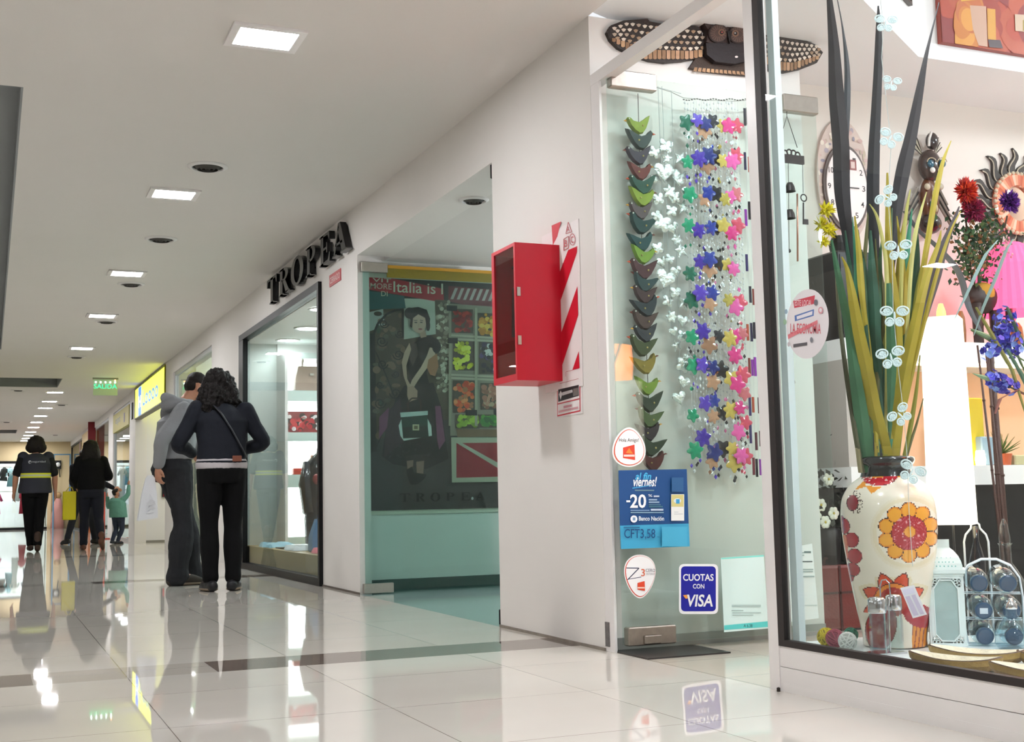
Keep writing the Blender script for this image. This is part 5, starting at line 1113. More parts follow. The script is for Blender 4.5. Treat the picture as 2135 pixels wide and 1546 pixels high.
for k in range(4):
    b = MB(); b.T = LT @ Matrix.Rotation(k*math.pi/2, 4, 'Z')
    oc = [(-24, 28), (-12, 14), (12, 14), (24, 28), (24, 120), (12, 138), (-12, 138), (-24, 120)]
    outer = [(-31, 6), (0, 6), (31, 6), (31, 75), (31, 146), (0, 146), (-31, 146), (-31, 75)]
    # pierced surround: corner triangles of little rings and a rim around the opening
    for i in range(8):
        a_, c_ = oc[i], oc[(i+1) % 8]; b.tube([(a_[0], -w, a_[1]), (c_[0], -w, c_[1])], 1.6, 5)
    for sx in (-1, 1):
        b.bx(min(sx*24, sx*31), max(sx*24, sx*31), -w-.8, -w+.8, 24, 124)
        for sz, zc_ in ((1, 12), (-1, 140)):
            for (du, dv) in ((27, 0), (27, 8), (20, 0), (13, -1), (27, 15), (20, 6)):
                b.tube([(sx*du+3.2*math.cos(a*math.pi/4), -w, zc_+sz*dv+3.2*math.sin(a*math.pi/4)) for a in range(9)], .9, 4, cap=False)
    b.bx(-31, 31, -w-.8, -w+.8, 6, 10); b.bx(-31, 31, -w-.8, -w+.8, 141, 146)
    g = b.build('side_panel', M_lan, t)
    b = MB('b4ccc8'); b.T = LT @ Matrix.Rotation(k*math.pi/2, 4, 'Z'); b.prism(oc, (0, -w+1.5, 0), UX, UZ, .6); b.build('frosted_pane', mat('frosted pane', 'a9bfbc', rough=.55, noise=.15, nscale=20), g)
b = MB(); b.T = LT; dome = [(36, 160), (34, 172), (29, 184), (20, 196), (13, 202), (12, 204), (12, 220), (10, 220), (10, 204)]
b.lathe([(r*1.43, z) for r, z in dome], (0, 0, 0), 4, cap=False, rot=math.pi/4); b.build('dome', M_lan, t)
b = MB('8cc8c4'); b.T = LT
for k in range(4):
    for (a, z_) in [(x, 166) for x in (-22, -15, -8, 0, 8, 15, 22)]+[(x, 174) for x in (-18, -10, -3, 3, 10, 18)]+[(x, 182) for x in (-13, -5, 5, 13)]:
        yy = -(36-max(0, z_-160)*.17-max(0, z_-172)*.3)*1.01; b.T = LT @ Matrix.Rotation(k*math.pi/2, 4, 'Z'); b.sph((a, yy+.4, z_), (1.9, .9, 2.6), 6, 4)
b.build('pierced_holes', M_paint, t)
# ---- wire rack of bottles
Pb = onZ(2072, 1345, DF); Pb.z = DF; ub = 1/pxm(Pb); sB, rB = facing(Pb)
BT = Matrix.Translation(Pb) @ Matrix(((rB.x, -sB.x, 0), (rB.y, -sB.y, 0), (0, 0, 1))).to_4x4() @ Matrix.Scale(ub, 4)
t = thing('bottle_rack', 'arched white wire rack holding small glass bottles beside the white lantern', 'bottle rack', Pb)
M_wire = mat('white wire', 'e8eef2', rough=.3)
b = MB()
for yy in (-14, 26):
    b.T = BT; P = [(-50, yy, 0), (-58, yy, 60), (-62, yy, 110), (-58, yy, 140), (-42, yy, 165), (-15, yy, 178), (15, yy, 178), (42, yy, 165), (58, yy, 140), (62, yy, 100), (60, yy, 0)]; b.tube(P, 1.8, 6)
for z_ in (2, 55, 108): b.tube([(-58, -14, z_), (58, -14, z_)], 1.2, 5); b.tube([(-58, 26, z_), (58, 26, z_)], 1.2, 5)
b.build('wire_frame', M_wire, t)
bt0 = None
for (x, z_, l) in ((-26, 130, 'upper left bottle lying in the arched wire rack'), (30, 130, 'upper right bottle lying in the arched wire rack'), (-20, 74, 'middle left bottle lying in the arched wire rack, label on its cap'), (34, 74, 'middle right bottle lying in the arched wire rack'), (-20, 22, 'lower left bottle lying in the arched wire rack'), (36, 22, 'lower right bottle lying in the arched wire rack')):
    loc = Pb+rB*(x*ub)+V3((0, 0, z_*ub+.004)); tb = thing('glass_bottle', 'small '+l, 'bottle', loc, 'bottles in the wire rack')
    Tm = Matrix.Translation(loc) @ Matrix(((rB.x, -sB.x, 0), (rB.y, -sB.y, 0), (0, 0, 1))).to_4x4() @ Matrix.Rotation(math.radians(10), 4, 'Z') @ Matrix.Rotation(math.pi/2+.12, 4, 'X') @ Matrix.Scale(ub, 4)
    b = MB(); b.T = Tm; b.lathe([(17, 22), (20, 18), (24, 4), (25, -20), (25, -60), (20, -64), (.1, -64)], (0, 0, 0), 24, cap=False); b.build('glass', M_blueg, tb, smooth=True)
    b = MB('33506c'); b.T = Tm; b.lathe([(17.5, 16), (17.5, 26), (14, 28), (.1, 28)], (0, 0, 0), 24, cap=False); c_ = b.build('cap', M_gloss, tb)
    if 'label' in l: b = MB('e0e8f0'); b.T = Tm; b.bx(-8, 8, -6, 6, 28, 28.6); b.build('cap_label', M_print, c_)
# small decanter, stoppered bottle, bottle opener wire shape
for nm, x, y, sc__, lab in (('decanter', 2113, 1348, 1.0, 'squat clear decanter with steel collar in front of the wire rack'),):
    P = onZ(x, 1352, DF); P.z = DF; u_ = 1/pxm(P); t = thing(nm, lab, 'decanter', P)
    b = MB(); b.lathe([(.001, 0), (30*u_, 0), (36*u_, 12*u_), (34*u_, 35*u_), (18*u_, 60*u_), (11*u_, 72*u_), (11*u_, 88*u_), (13*u_, 92*u_)], P, 28, cap=False); b.build('glass', M_blueg, t, smooth=True)
    b = MB(); b.lathe([(12*u_, 82*u_), (13*u_, 84*u_), (13*u_, 92*u_), (6*u_, 98*u_), (4*u_, 104*u_), (.001, 105*u_)], P, 20, cap=False); b.build('collar', mat('polished steel', None), t, smooth=True)
P = onY(2108, 1345, 3.28); P.z = DF; u_ = 1/pxm(P); t = thing('stoppered_bottle', 'tall clear bottle with narrow neck behind the wire rack', 'bottle', P)
b = MB(); b.lathe([(.001, 0), (34*u_, 0), (36*u_, 20*u_), (36*u_, 110*u_), (22*u_, 135*u_), (12*u_, 150*u_), (12*u_, 185*u_), (15*u_, 190*u_)], P, 28, cap=False); b.build('glass', M_clear, t, smooth=True)
b = MB(); b.lathe([(11*u_, 186*u_), (12*u_, 200*u_), (8*u_, 226*u_), (3*u_, 240*u_), (.001, 241*u_)], P, 20, cap=False); b.build('stopper', M_clear, t, smooth=True)
P = onY(2048, 1345, 3.36); P.z = DF; u_ = 1/pxm(P); s_, r_ = facing(P); t = thing('wire_cradle', 'white wire stand shaped like a bottle holding a dark bottle behind the rack', 'bottle stand', P)
b = MB(); b.tube([P+r_*(x*u_)+V3((0, 0, z*u_)) for x, z in ((-24, 0), (-24, 190), (-20, 205), (-9, 218), (-8, 226), (0, 234), (8, 226), (9, 218), (20, 205), (24, 190), (24, 0))], 2.2*u_, 8); b.build('wire_outline', M_wire, t)
b = MB('16161c'); b.lathe([(.001, 2*u_), (17*u_, 2*u_), (17*u_, 150*u_), (9*u_, 180*u_), (6*u_, 192*u_), (6*u_, 222*u_), (.001, 223*u_)], P, 20, cap=False); b.build('bottle', M_gloss, t, smooth=True)
# ---- carved wooden leaf trays
def tray(cx, cy, L, Wd, rot, z, label):
    P = V3((cx, cy, z)); t = thing('wooden_tray', label, 'tray', P, 'carved wooden trays'); n = 30
    def rg(k, zz, wk=1): return [(L*k*math.cos(a)/2*(1+.06*math.cos(3*a)), Wd*k*wk*math.sin(a)/2*(1-.25*math.cos(a)), zz+.006*math.cos(2*a)) for a in [2*math.pi*i/n for i in range(n)]]
    b = MB('b89a68'); b.T = Matrix.Translation(P) @ Matrix.Rotation(rot, 4, 'Z')
    v = rg(.86, .0)+rg(.98, .018)+rg(1, .034)+rg(.95, .036)+rg(.80, .022)+rg(.55, .016)+rg(.1, .015)
    b.add(v, [tuple(range(n-1, -1, -1))]+[(k*n+j, k*n+(j+1) % n, (k+1)*n+(j+1) % n, (k+1)*n+j) for k in range(6) for j in range(n)]+[tuple(range(6*n, 7*n))])
    for q in range(len(b.f)):
        k = (q-1)//n
        b.c[q] = lin({0: '8c6c3c', 1: 'a8884c', 2: '4c3420', 3: 'efe6cf', 4: 'dccba4', 5: 'e6d8b8'}.get(k, 'c8b080'))
    b.build('wood', M_wood, t, smooth=False)
tray(2.485, 2.75, .27, .11, math.radians(112), DF, 'carved pale wooden leaf shaped tray lying at the glass, nearest the shakers')
tray(2.64, 2.83, .28, .12, math.radians(118), DF, 'carved wooden leaf tray lying behind, in front of the white lantern')
tray(2.52, 2.47, .27, .12, math.radians(118), DF, 'carved wooden leaf tray lying furthest along the glass, at the picture edge')
tray(2.73, 2.60, .27, .13, math.radians(105), DF, 'carved wooden leaf tray lying in front of the glass decanter')
# ---- crocheted balls
rc = random.Random(8)
for (x, y, r, c1, c2, l) in ((1724, 1331, 17, 'c8b428', '8c7c18', 'yellow woven rattan ball by the foot of the display window post'), (1742, 1334, 17, 'a04858', '7c3444', 'dusty pink woven ball between the yellow and the white ones'),
                             (1768, 1340, 17, 'e4e8e0', 'b8bcb4', 'white crocheted rosette ball nearest the painted vase'), (1775, 1325, 13, '2c7c64', '1c5444', 'dark green woven ball half hidden behind the white rosette')):
    P = onZ(x, y+r*.9, DF); rr = r*1.12/pxm(P); P.z = DF+rr; b = MB(c2); b.sph(P, rr*.93, 16, 10)
    for q in range(16):
        ax = V3((rc.uniform(-1, 1), rc.uniform(-1, 1), rc.uniform(-1, 1))).normalized(); u1 = ax.orthogonal().normalized(); u2 = ax.cross(u1)
        b.tube([P+(u1*math.cos(a*math.pi/9)+u2*math.sin(a*math.pi/9))*rr*.97 for a in range(19)], rr*.07, 5, c1, cap=False)
    b.build('woven_ball', M_matte, label=l, cat='ball')
# ================================================================ BEYOND THE DISPLAY: gift shop back wall
YS = 5.18
# red case and white flowers on the floor past the door
P = onZ(1748, 1314, 0); u_ = 1/pxm(P); t = thing('red_case', 'dark red leather case standing on the floor behind the painted vase', 'case', P)
b = MB('6c2420'); b.bev(P.x-.11, P.x+.16, P.y-.02, P.y+.16, 0, .30, .012); b.build('body', M_leather, t)
b = MB('3c1614'); b.bx(P.x-.112, P.x+.162, P.y-.024, P.y-.02, .17, .18); b.bx(P.x+.0, P.x+.012, P.y-.024, P.y-.02, .0, .3); b.tube([(P.x-.03, P.y+.05, .30), (P.x-.02, P.y+.05, .33), (P.x+.05, P.y+.05, .33), (P.x+.06, P.y+.05, .30)], .007, 6); b.build('straps', M_leather, t)
t = thing('white_flowers', 'white artificial blossoms in a dark pot standing on the red case', 'flowers', (P.x+.03, P.y+.08, .30))
b = MB('201c20'); b.lathe([(.001, 0), (.05, 0), (.06, .16), (.05, .17), (.001, .15)], (P.x+.03, P.y+.08, .30), 20); b.build('pot', M_paint, t, smooth=True)
fcx = V3((P.x+.02, P.y+.06, .60)); rf = random.Random(12); b = MB('2c3026')
for _ in range(70):
    q = fcx+V3((rf.gauss(0, .06), rf.gauss(0, .05), rf.gauss(0, .09))); a = rf.random()*6.3; b.add([q, q+V3((.02*math.cos(a), -.01, .02*math.sin(a))), q+V3((.04*math.cos(a+.3), 0, .04*math.sin(a+.3))), q+V3((.02*math.cos(a+.8), .01, .02*math.sin(a+.8)))], [(0, 1, 2, 3)])
b.tube([(fcx.x, fcx.y, .45), fcx], .004, 6); b.build('foliage', M_matte, t)
for dx, dz in ((-.11, .12), (-.13, .02), (-.07, -.02), (-.05, -.10), (.0, -.06), (-.02, .1), (-.10, -.07)):
    c_ = fcx+V3((dx, -.04, dz)); b = MB('e6e4d4')
    for k in range(6):
        a = k*math.pi/3; b.sph(c_+V3((.018*math.cos(a), 0, .018*math.sin(a))), (.014, .006, .014), 8, 5)
    b.sph(c_, .007, 6, 4, 'c8b040'); b.build('blossom', M_matte, t)
# shelf unit
ya, yb = 4.74, YB-.002
M_shelf = mat('white shelf laminate', 'eef0ee', rough=.35)
t = thing('wall_shelving', 'white shelving with a peach lit niche and black base along the gift shop back wall', 'shelving', (5.5, 4.95, 0))
for z0_, z1_, nm in ((1.265, 1.365, 'upper_shelf'), (.66, .755, 'lower_shelf')):
    b = MB(); b.bx(3.72, 7.6, ya, yb, z0_, z1_); b.build(nm, M_shelf, t)
b = MB('d8d4cc'); b.bx(3.72, 4.02, ya+.012, yb, .755, 1.265); b.build('door_panel', mat('warm grey laminate', 'b9b4ac', rough=.4), t)
b = MB('0e1214'); b.bx(3.72, 7.6, ya+.04, yb, .0, .66); b.build('black_base', mat('black gloss base', '101416', rough=.15), t)
b = MB(); b.bx(4.02, 7.6, yb-.012, yb, .755, 1.265); b.build('niche_back', mat('peach niche', 'ecc4a4', rough=.6), t)
# a warm strip lamp under the upper shelf lights the niche
t = thing('strip_light', 'warm strip light under the upper shelf of the peach niche', 'strip light', (5, ya+.08, 1.25)); b = MB(); b.bx(4.1, 7.5, ya+.05, ya+.08, 1.252, 1.265); b.build('lens', mat('warm strip lens', 'ffd8a8', emit=6), t)
# dark speaker-like box above door panel
P = fy(1712, 530, YS); b = MB('141414'); x0_, x1_ = 3.74, 3.96; b.bev(x0_, x1_, 4.80, 5.1, 1.365, 1.80, .01); b.bx(x0_+.02, x1_-.02, 4.796, 4.80, 1.39, 1.78, '1c1c1e'); b.build('black_cabinet', M_paint, label='black box cabinet on the white shelf beside the glass door', cat='cabinet')
# yellow flowers beside clock
def bloom(par, c, r, cols, n=60, squash=.8, rr=None):
    rr = rr or random.Random(int(c.x*1000)); b = MB()
    for k in range(n):
        a = rr.random()*6.283; e = math.asin(rr.uniform(-.9, 1)); dv = V3((math.cos(a)*math.cos(e), -abs(math.sin(a)*math.cos(e))*squash, math.sin(e))); L = r*rr.uniform(.75, 1.05); w = r*.12
        sd = dv.cross(V3((rr.uniform(-1, 1), rr.uniform(-1, 1), rr.uniform(-1, 1)))).normalized()*w; m_ = c+dv*L*.55
        b.add([c, m_+sd, c+dv*L, m_-sd, m_+dv.cross(sd)*.5], [(0, 1, 4), (1, 2, 4), (0, 4, 3), (4, 2, 3)], rr.choice(cols))
    b.sph(c, r*.3, 8, 6, cols[0]); return b.build('flower_head', M_matte, par)
t = thing('yellow_flowers', 'yellow artificial flowers in a black vase beside the oval clock', 'flowers', (3.86, 4.93, 1.80))
b = MB('1a1a18'); b.lathe([(.001, 0), (.04, 0), (.05, .06), (.03, .1)], (3.86, 4.93, 1.80), 16); b.build('pot', M_paint, t)
b = MB('33482c')
for (x, y, r) in ((1720, 440, 26), (1712, 470, 24), (1728, 480, 22), (1716, 505, 18)):
    c_ = onY(x, y, 4.90); bloom(t, c_, r/pxm(c_), ['d8cc18', 'c4b414', 'e8e040'], 50); b.tube([(3.86, 4.93, 1.88), c_], .003, 5)
b.build('stem', M_matte, t)
# oval clock
cc = onY(1760, 375, YS); k_ = 1/pxm(cc); t = thing('oval_clock', 'oval shabby wall clock with floral rim behind the strap leaves', 'clock', (cc.x, YB, cc.z-.3))
def oc_(r1, r2, y0, y1, col, nm, feats=(), dz=0):
    b = MB(col); b.prism(ell(cc.x, cc.z+dz, r1*k_, r2*k_, 48), (0, YB-y0, 0), UX, UZ, y1-y0)
    if feats: art(b, feats, (0, YB-y0, 0), UX, UZ, (y1-y0)+.0008, .00004)
    return b.build(nm, M_print, t)
rr = random.Random(6); F_ = []
for _ in range(80):
    a = rr.random()*6.28; q = rr.uniform(.74, .96); F_.append(('e', cc.x+68*k_*q*math.cos(a), cc.z+(130*k_)*q*math.sin(a), rr.uniform(2, 7)*k_, rr.uniform(2, 7)*k_, rr.choice(['c8a8a0', 'a89ca4', 'd8c0b0', 'b8a890', '8c8490', 'e4d8c8'])))
oc_(68, 130, 0, .02, 'cdb9ae', 'rim', F_); oc_(57, 92, .02, .035, '5c4e4a', 'ring', dz=-18*k_)
nums = [('t', s, cc.x+(x-5)*k_, cc.z+(z-18-6)*k_, cc.x+(x+(7 if len(s) > 1 else 3))*k_, cc.z+(z-18+6)*k_, '2c2624') for s, x, z in (('12', 0, 68), ('1', 22, 58), ('2', 38, 34), ('3', 43, 0), ('4', 38, -34), ('5', 22, -58), ('6', 0, -70), ('7', -24, -58), ('8', -38, -34), ('9', -44, 0), ('10', -40, 34), ('11', -24, 58))]
oc_(51, 84, .035, .042, 'f0e4e0', 'dial', nums+[('r', cc.x+8*k_, cc.z+20*k_, cc.x+26*k_, cc.z+42*k_, '8c4c48'), ('r', cc.x+12*k_, cc.z+24*k_, cc.x+22*k_, cc.z+38*k_, 'd8c0b8')], dz=-18*k_)
b = MB('1c1a18'); b.bx(cc.x, cc.x+30*k_, YB-.046, YB-.043, cc.z-19*k_, cc.z-17*k_); b.bx(cc.x-1*k_, cc.x+1*k_, YB-.046, YB-.043, cc.z-18*k_, cc.z+34*k_); b.build('hands', M_print, t)
# mask figure
def w8(x, y, Y=YS-.03): return onY(1600+x/k8, y/k8, Y)
mc = w8(925, 1050); k_ = 1/pxm(mc)/k8; t = thing('cat_figure', 'dark carved cat figure with winged collar on the gift shop wall', 'figurine', (mc.x, YB-.06, w8(925, 1330).z))
M_lac = mat('dark lacquered wood', None, rough=.25, coat=.4, noise=.15, nscale=30)
def ellb(nm, x, y, rx, ry, d, col, off=.06): P = w8(x, y); b = MB(col); b.sph((P.x, YB-off, P.z), (rx*k_, d, ry*k_), 20, 12); return b.build(nm, M_lac, t, smooth=True)
ellb('head', 940, 815, 40, 52, .03, '241412', .06); ellb('face', 920, 960, 78, 95, .045, '32201a', .07); ellb('torso', 925, 1150, 62, 130, .04, '5c3218', .06); ellb('base_block', 930, 1290, 70, 60, .05, '2a1c18', .06)
b = MB('e8e4de'); P = w8(906, 820); b.tube([(w8(918, 770).x, YB-.085, w8(918, 770).z), (w8(903, 810).x, YB-.088, w8(903, 810).z), (w8(904, 850).x, YB-.085, w8(904, 850).z)], 8*k_, 6); b.build('head_stripe', M_lac, t)
for s in (-1, 1):
    b = MB('c8c0a0')
    for q in range(5): A = w8(925+s*30, 900); B = w8(925+s*(62+5*q), 790+14*q); b.tube([(A.x, YB-.05, A.z), (B.x, YB-.045, B.z)], 3.5*k_, 5, 'd8d0b8' if q % 2 else '3a342c')
    b.build('collar_wing', M_lac, t)
    for (x, y, r, c_) in ((925+s*33, 958, 24, '1c5468'), (925+s*22, 995, 17, 'e8e4dc'), (925+s*38, 1085, 20, 'b8ac94')):
        P = w8(x, y); b = MB(c_); b.sph((P.x, YB-.115 if y < 1040 else YB-.095, P.z), (r*k_, .012, r*k_), 12, 8); b.build('inlay', M_lac, t, smooth=True)
    b = MB('b8a888'); b.tube([(w8(925+s*(30+26*math.cos(a*.4)), 950-24*math.sin(a*.4)).x, YB-.118, w8(925+s*(30+26*math.cos(a*.4)), 950-24*math.sin(a*.4)).z) for a in range(9)], 3*k_, 5); b.build('brow', M_lac, t)
    b = MB('2a2420')
    for q in range(5): A = w8(925+s*60, 1080+24*q); B = w8(925+s*(110+8*q), 1180+34*q); b.tube([(A.x, YB-.05, A.z), (B.x, YB-.05, B.z)], 8*k_, 6, '2a2420' if q % 2 else '8c8478')
    b.build('wing', M_lac, t)
for (x, y, c_) in ((905, 1190, '2a6c74'), (935, 1210, 'c8b890'), (915, 1130, 'c4b080')):
    P = w8(x, y); b = MB(c_); b.sph((P.x, YB-.102, P.z), (8*k_, .008, 22*k_), 10, 6); b.build('inlay', M_lac, t, smooth=True)
# sun mirror
sc2 = onY(2120, 425, YS); k_ = 1/pxm(sc2); t = thing('sun_mirror', 'dark sun shaped wall mirror with wavy rays and orange mosaic ring', 'mirror', (sc2.x, YB, sc2.z-.3))
b = MB('3a3430')
for q in range(20):
    a = q*math.pi/10; R0, R1 = 60*k_, (112+(8 if q % 2 else 0))*k_
    L_, R__ = [], []
    for s in range(9):
        u = s/8; rr_ = lerp(R0, R1, u); wv = math.sin(u*6.3)*.10*(1-.2*u); w = .15*(1-u)**.8+.004
        L_.append((sc2.x+rr_*math.cos(a+wv+w), sc2.z+rr_*math.sin(a+wv+w))); R__.append((sc2.x+rr_*math.cos(a+wv-w), sc2.z+rr_*math.sin(a+wv-w)))
    b.prism(R__+L_[::-1], (0, YB-.002, 0), UX, UZ, .016)
    art(b, [('l', [(x*.96+sc2.x*.04, z*.96+sc2.z*.04) for x, z in L_[1:]], 2.6*k_, 'b0a28c')], (0, YB-.002, 0), UX, UZ, .018)
b.build('rays', M_wood, t)
b = MB('8c5c44'); b.T = Matrix.Translation((sc2.x, YB-.018, sc2.z)) @ Matrix.Rotation(math.pi/2, 4, 'X'); b.lathe([(66*k_, 0), (66*k_, .014), (60*k_, .022), (38*k_, .022), (36*k_, .012), (36*k_, 0)], (0, 0, 0), 48, cap=False)
for q in range(0, len(b.f)): b.c[q] = lin(['d07858', 'e89878', 'b85c40', 'f0b8a0', 'c86c50'][(q*7) % 5])
b.build('mosaic_ring', M_gloss, t)
b = MB('c8bca0')
for q in range(36): a = q*math.pi/18; b.sph((sc2.x+64*k_*math.cos(a), YB-.036, sc2.z+64*k_*math.sin(a)), 4.2*k_, 8, 5)
b.build('beads', M_paint, t)
b = MB(); b.T = Matrix.Translation((sc2.x, YB-.018, sc2.z)) @ Matrix.Rotation(math.pi/2, 4, 'X'); b.lathe([(37*k_, .006), (.001, .02)], (0, 0, 0), 40, cap=False); b.build('glass', mat('mirror glass', 'e8c8b8', rough=.04, metal=1), t, smooth=True)
# red and purple flowers on a bushy stem
t = thing('bushy_flowers', 'red and purple artificial flowers above bushy dark green foliage', 'flowers', onY(2035, 640, 4.86))
for (x, y, r, cl) in ((2012, 400, 34, ['c8281c', 'e04820', 'b01c20']), (2028, 440, 32, ['8c1c48', 'a82850', '6c1838']), (2102, 422, 30, ['5c2480', '401860', '7c38a0']), (2018, 425, 24, ['b01c30', '981838'])):
    c_ = onY(x, y, 4.78); bloom(t, c_, r/pxm(c_), cl, 260)
b = MB(); rf = random.Random(21)
for _ in range(950):
    x = rf.gauss(2040, 28); y = rf.gauss(515, 38); q = onY(x, y, 4.84+rf.uniform(-.06, .06)); a = rf.random()*6.3; s = rf.uniform(.012, .024)
    b.add([q, q+V3((s*math.cos(a), -.006, s*math.sin(a))), q+V3((1.7*s*math.cos(a+.4), 0, 1.7*s*math.sin(a+.4))), q+V3((s*math.cos(a+.8), .006, s*math.sin(a+.8)))], [(0, 1, 2, 3)], rf.choice(['2c4a2c', '1e3820', '3c5a34', '4c5c30', '24402c', '8c5c34']))
b.build('foliage', M_matte, t)
b = MB('4c3828'); bs = onY(2035, 640, 4.86); bs.z = 1.365
for x, y in ((2030, 560), (2040, 540), (2012, 440), (2100, 450)): b.tube([bs, onY(x, y, 4.84)], .005, 6)
b.build('stem', M_matte, t)
# pink lamp
lc = onY(2112, 655, 4.88); k_ = 1/pxm(lc); t = thing('pink_lamp', 'glowing pink pleated dome lampshade on the upper shelf', 'lamp', (lc.x, 4.88, 1.365)); b = MB()
n = 56; pf = [(22, 150), (44, 138), (62, 100), (70, 60), (78, 22), (80, 2)]; vs = []
for r, z in pf:
    for i in range(n): a = 2*math.pi*i/n; q = r*(1+.03*(i % 2)); vs.append((lc.x+q*k_*math.cos(a), 4.88+q*k_*math.sin(a), lc.z+z*k_))
b.add(vs, [(j*n+i, j*n+(i+1) % n, (j+1)*n+(i+1) % n, (j+1)*n+i) for j in range(len(pf)-1) for i in range(n)])
b.build('shade', mat('lit pink fabric', 'f0507a', rough=.7, emit=.75), t)
b = MB(); b.sph((lc.x, 4.88, lc.z+60*k_), 26*k_, 14, 10); b.build('bulb', M_bulb, t, smooth=True)
b = MB('c8c8cc'); b.lathe([(.05, 0), (.05, .01), (.012, .03), (.02, .08), (.012, .12), (.018, .2), (.008, .26), (.008, lc.z+.1-1.365)], (lc.x, 4.88, 1.365), 20); b.build('stand', mat('polished steel', None), t, smooth=True)
# carved elephant
ec = onY(2060, 625, 4.85); k_ = 1/pxm(ec); t = thing('elephant_figure', 'dark brown carved elephant standing on the upper shelf below the foliage', 'figurine', (ec.x, 4.85, 1.365)); b = MB('3a2824')
def E(dx, dz, rx, ry, rz, dy=0): b.sph((ec.x+dx*k_, 4.85+dy*k_, ec.z+dz*k_), (rx*k_, ry*k_, rz*k_), 16, 10)
E(-14, 2, 40, 24, 32); E(28, 6, 22, 20, 24); E(40, 4, 10, 5, 18, -12); E(20, 4, 12, 5, 20, -18)
b.tube([(ec.x+46*k_, 4.85, ec.z+2*k_), (ec.x+54*k_, 4.85, ec.z-20*k_), (ec.x+50*k_, 4.85, ec.z-46*k_)], [10*k_, 7*k_, 4*k_], 10)
for dx in (-40, -22, 8, 22): b.tube([(ec.x+dx*k_, 4.85+(8*k_ if dx in (-22, 22) else -8*k_), ec.z-10*k_), (ec.x+dx*k_, 4.85+(8*k_ if dx in (-22, 22) else -8*k_), 1.366)], [11*k_, 9*k_], 10)
b.build('body', mat('carved dark wood', '352420', rough=.45, noise=.2, nscale=25), t, smooth=True)
b = MB('b8862c'); E(-14, 10, 26, 25.5, 27); b.build('saddle_cloth', M_matte, t, smooth=True)
for i, (x, y, w, h, c_, l) in enumerate(((1962, 650, 22, 34, 'e8742c', 'small orange block on the upper shelf, added as the column lamp bulb glow'), (2004, 668, 18, 40, '8c5c34', 'small carved brown figure on the upper shelf beside the glowing block'), (2120, 690, 26, 34, 'a86a34', 'round woven brown basket on the upper shelf at the picture edge'))):
    P = onY(x, y, 4.80); k_ = 1/pxm(P); b = MB(c_); zt_ = P.z+h/2*k_
    b.lathe([(.001, 0), (w*.42*k_, 0), (w*.5*k_, (zt_-1.365)*.4), (w*.42*k_, (zt_-1.365)*.8), (w*.2*k_, zt_-1.365), (.001, zt_-1.365)], (P.x, 4.80, 1.365), 14)
    b.build(('bulb_glow_block', 'carved_figure', 'basket')[i], mat('orange bulb glow', 'ff7a30', emit=5, noise=.3, nscale=30) if i == 0 else M_wood, label=l, cat=('lamp', 'figurine', 'basket')[i], smooth=True)  # first item is an added block standing for the column lamp's bulb glow
# things in the niche
def boxy(nm, x0, x1, y0p, Y, col, label, cat, m=None, h=None):
    A_ = onY(x0, 970, Y); B_ = onY(x1, y0p, Y); b = MB(col); b.bev(A_.x, B_.x, Y-.03, Y+.05, .755, B_.z, .006); return b.build(nm, m or M_paint, label=label, cat=cat)
boxy('picture_frame', 2018, 2040, 830, 4.90, 'c8b430', 'yellow and green framed card in the peach niche beside the column lamp', 'picture frame')
boxy('storage_tin', 2040, 2062, 910, 4.86, '8ca8b8', 'pale blue tin on the lower shelf', 'tin')
boxy('book_stack', 2108, 2134, 948, 4.86, 'b8b48c', 'pale green boxes on the lower shelf at the picture edge', 'box')
P = onY(2098, 962, 4.82); t = thing('small_plant', 'small spiky plant in an orange pot on the lower shelf', 'plant', (P.x, 4.86, .755)); b = MB('b85830'); b.lathe([(.001, 0), (.05, 0), (.06, .06), (.001, .055)], (P.x, 4.86, .755), 16); b.build('pot', M_paint, t)
b = MB('4c6428'); rf = random.Random(2)
for _ in range(40): a = rf.random()*6.3; e = rf.uniform(.3, 1.4); q = V3((P.x, 4.86, .81)); d_ = V3((math.cos(a)*math.cos(e), math.sin(a)*math.cos(e), math.sin(e)))*rf.uniform(.08, .13); b.tube([q, q+d_*.6, q+d_], [.004, .003, .0008], 4)
b.build('foliage', M_matte, t)
for i, (x, l) in enumerate(((2016, 'nearest the column lamp'), (2044, 'beside the pale blue tin'))):
    P = onY(x, 955, 4.80); b = MB(); b.lathe([(.001, 0), (.022, 0), (.026, .03), (.02, .075), (.001, .075)], (P.x, 4.80, .755), 16); b.build('tea_light', mat('lit candle glass', 'ffe0c0', emit=5), label='small glowing candle glass on the lower shelf '+l, cat='candle', group='candle glasses on the lower shelf', smooth=True)
P = onY(2035, 925, 4.84); b = MB('241c1c'); b.bev(P.x-.09, P.x+.05, 4.88, 4.93, .755, P.z+.02, .006); b.build('dark_box', M_gloss, label='dark glossy box behind the candle glasses in the niche', cat='box')
# dark bamboo poles in front of the shelves
for i, (x0, y0, x1, y1, r, l) in enumerate(((2038, 720, 2072, 1010, .006, 'thinnest brown pole left of the blue flowers'), (2056, 735, 2085, 1012, .006, 'second thin brown pole under the blue flowers'), (2066, 740, 2112, 1330, .017, 'thick dark brown pole under the blue flowers'), (2060, 735, 2100, 1300, .008, 'thin pole leaning against the thick dark pole'))):
    A_, B_ = onY(x0, y0, 4.60), onY(x1, y1, 4.45); d_ = (B_-A_); B_ = A_+d_*((A_.z-0)/(A_.z-B_.z)) if B_.z < A_.z else B_
    b = MB('4a3028'); b.tube([A_, A_.lerp(B_, .5), B_], [r*.8, r, r*1.1], 10); 
    for q in (.2, .45, .7): C_ = A_.lerp(B_, q); b.tube([C_, C_+(B_-A_).normalized()*.01], r*1.2, 10)
    b.build('bamboo_pole', M_wood, label=l, cat='pole', smooth=True)
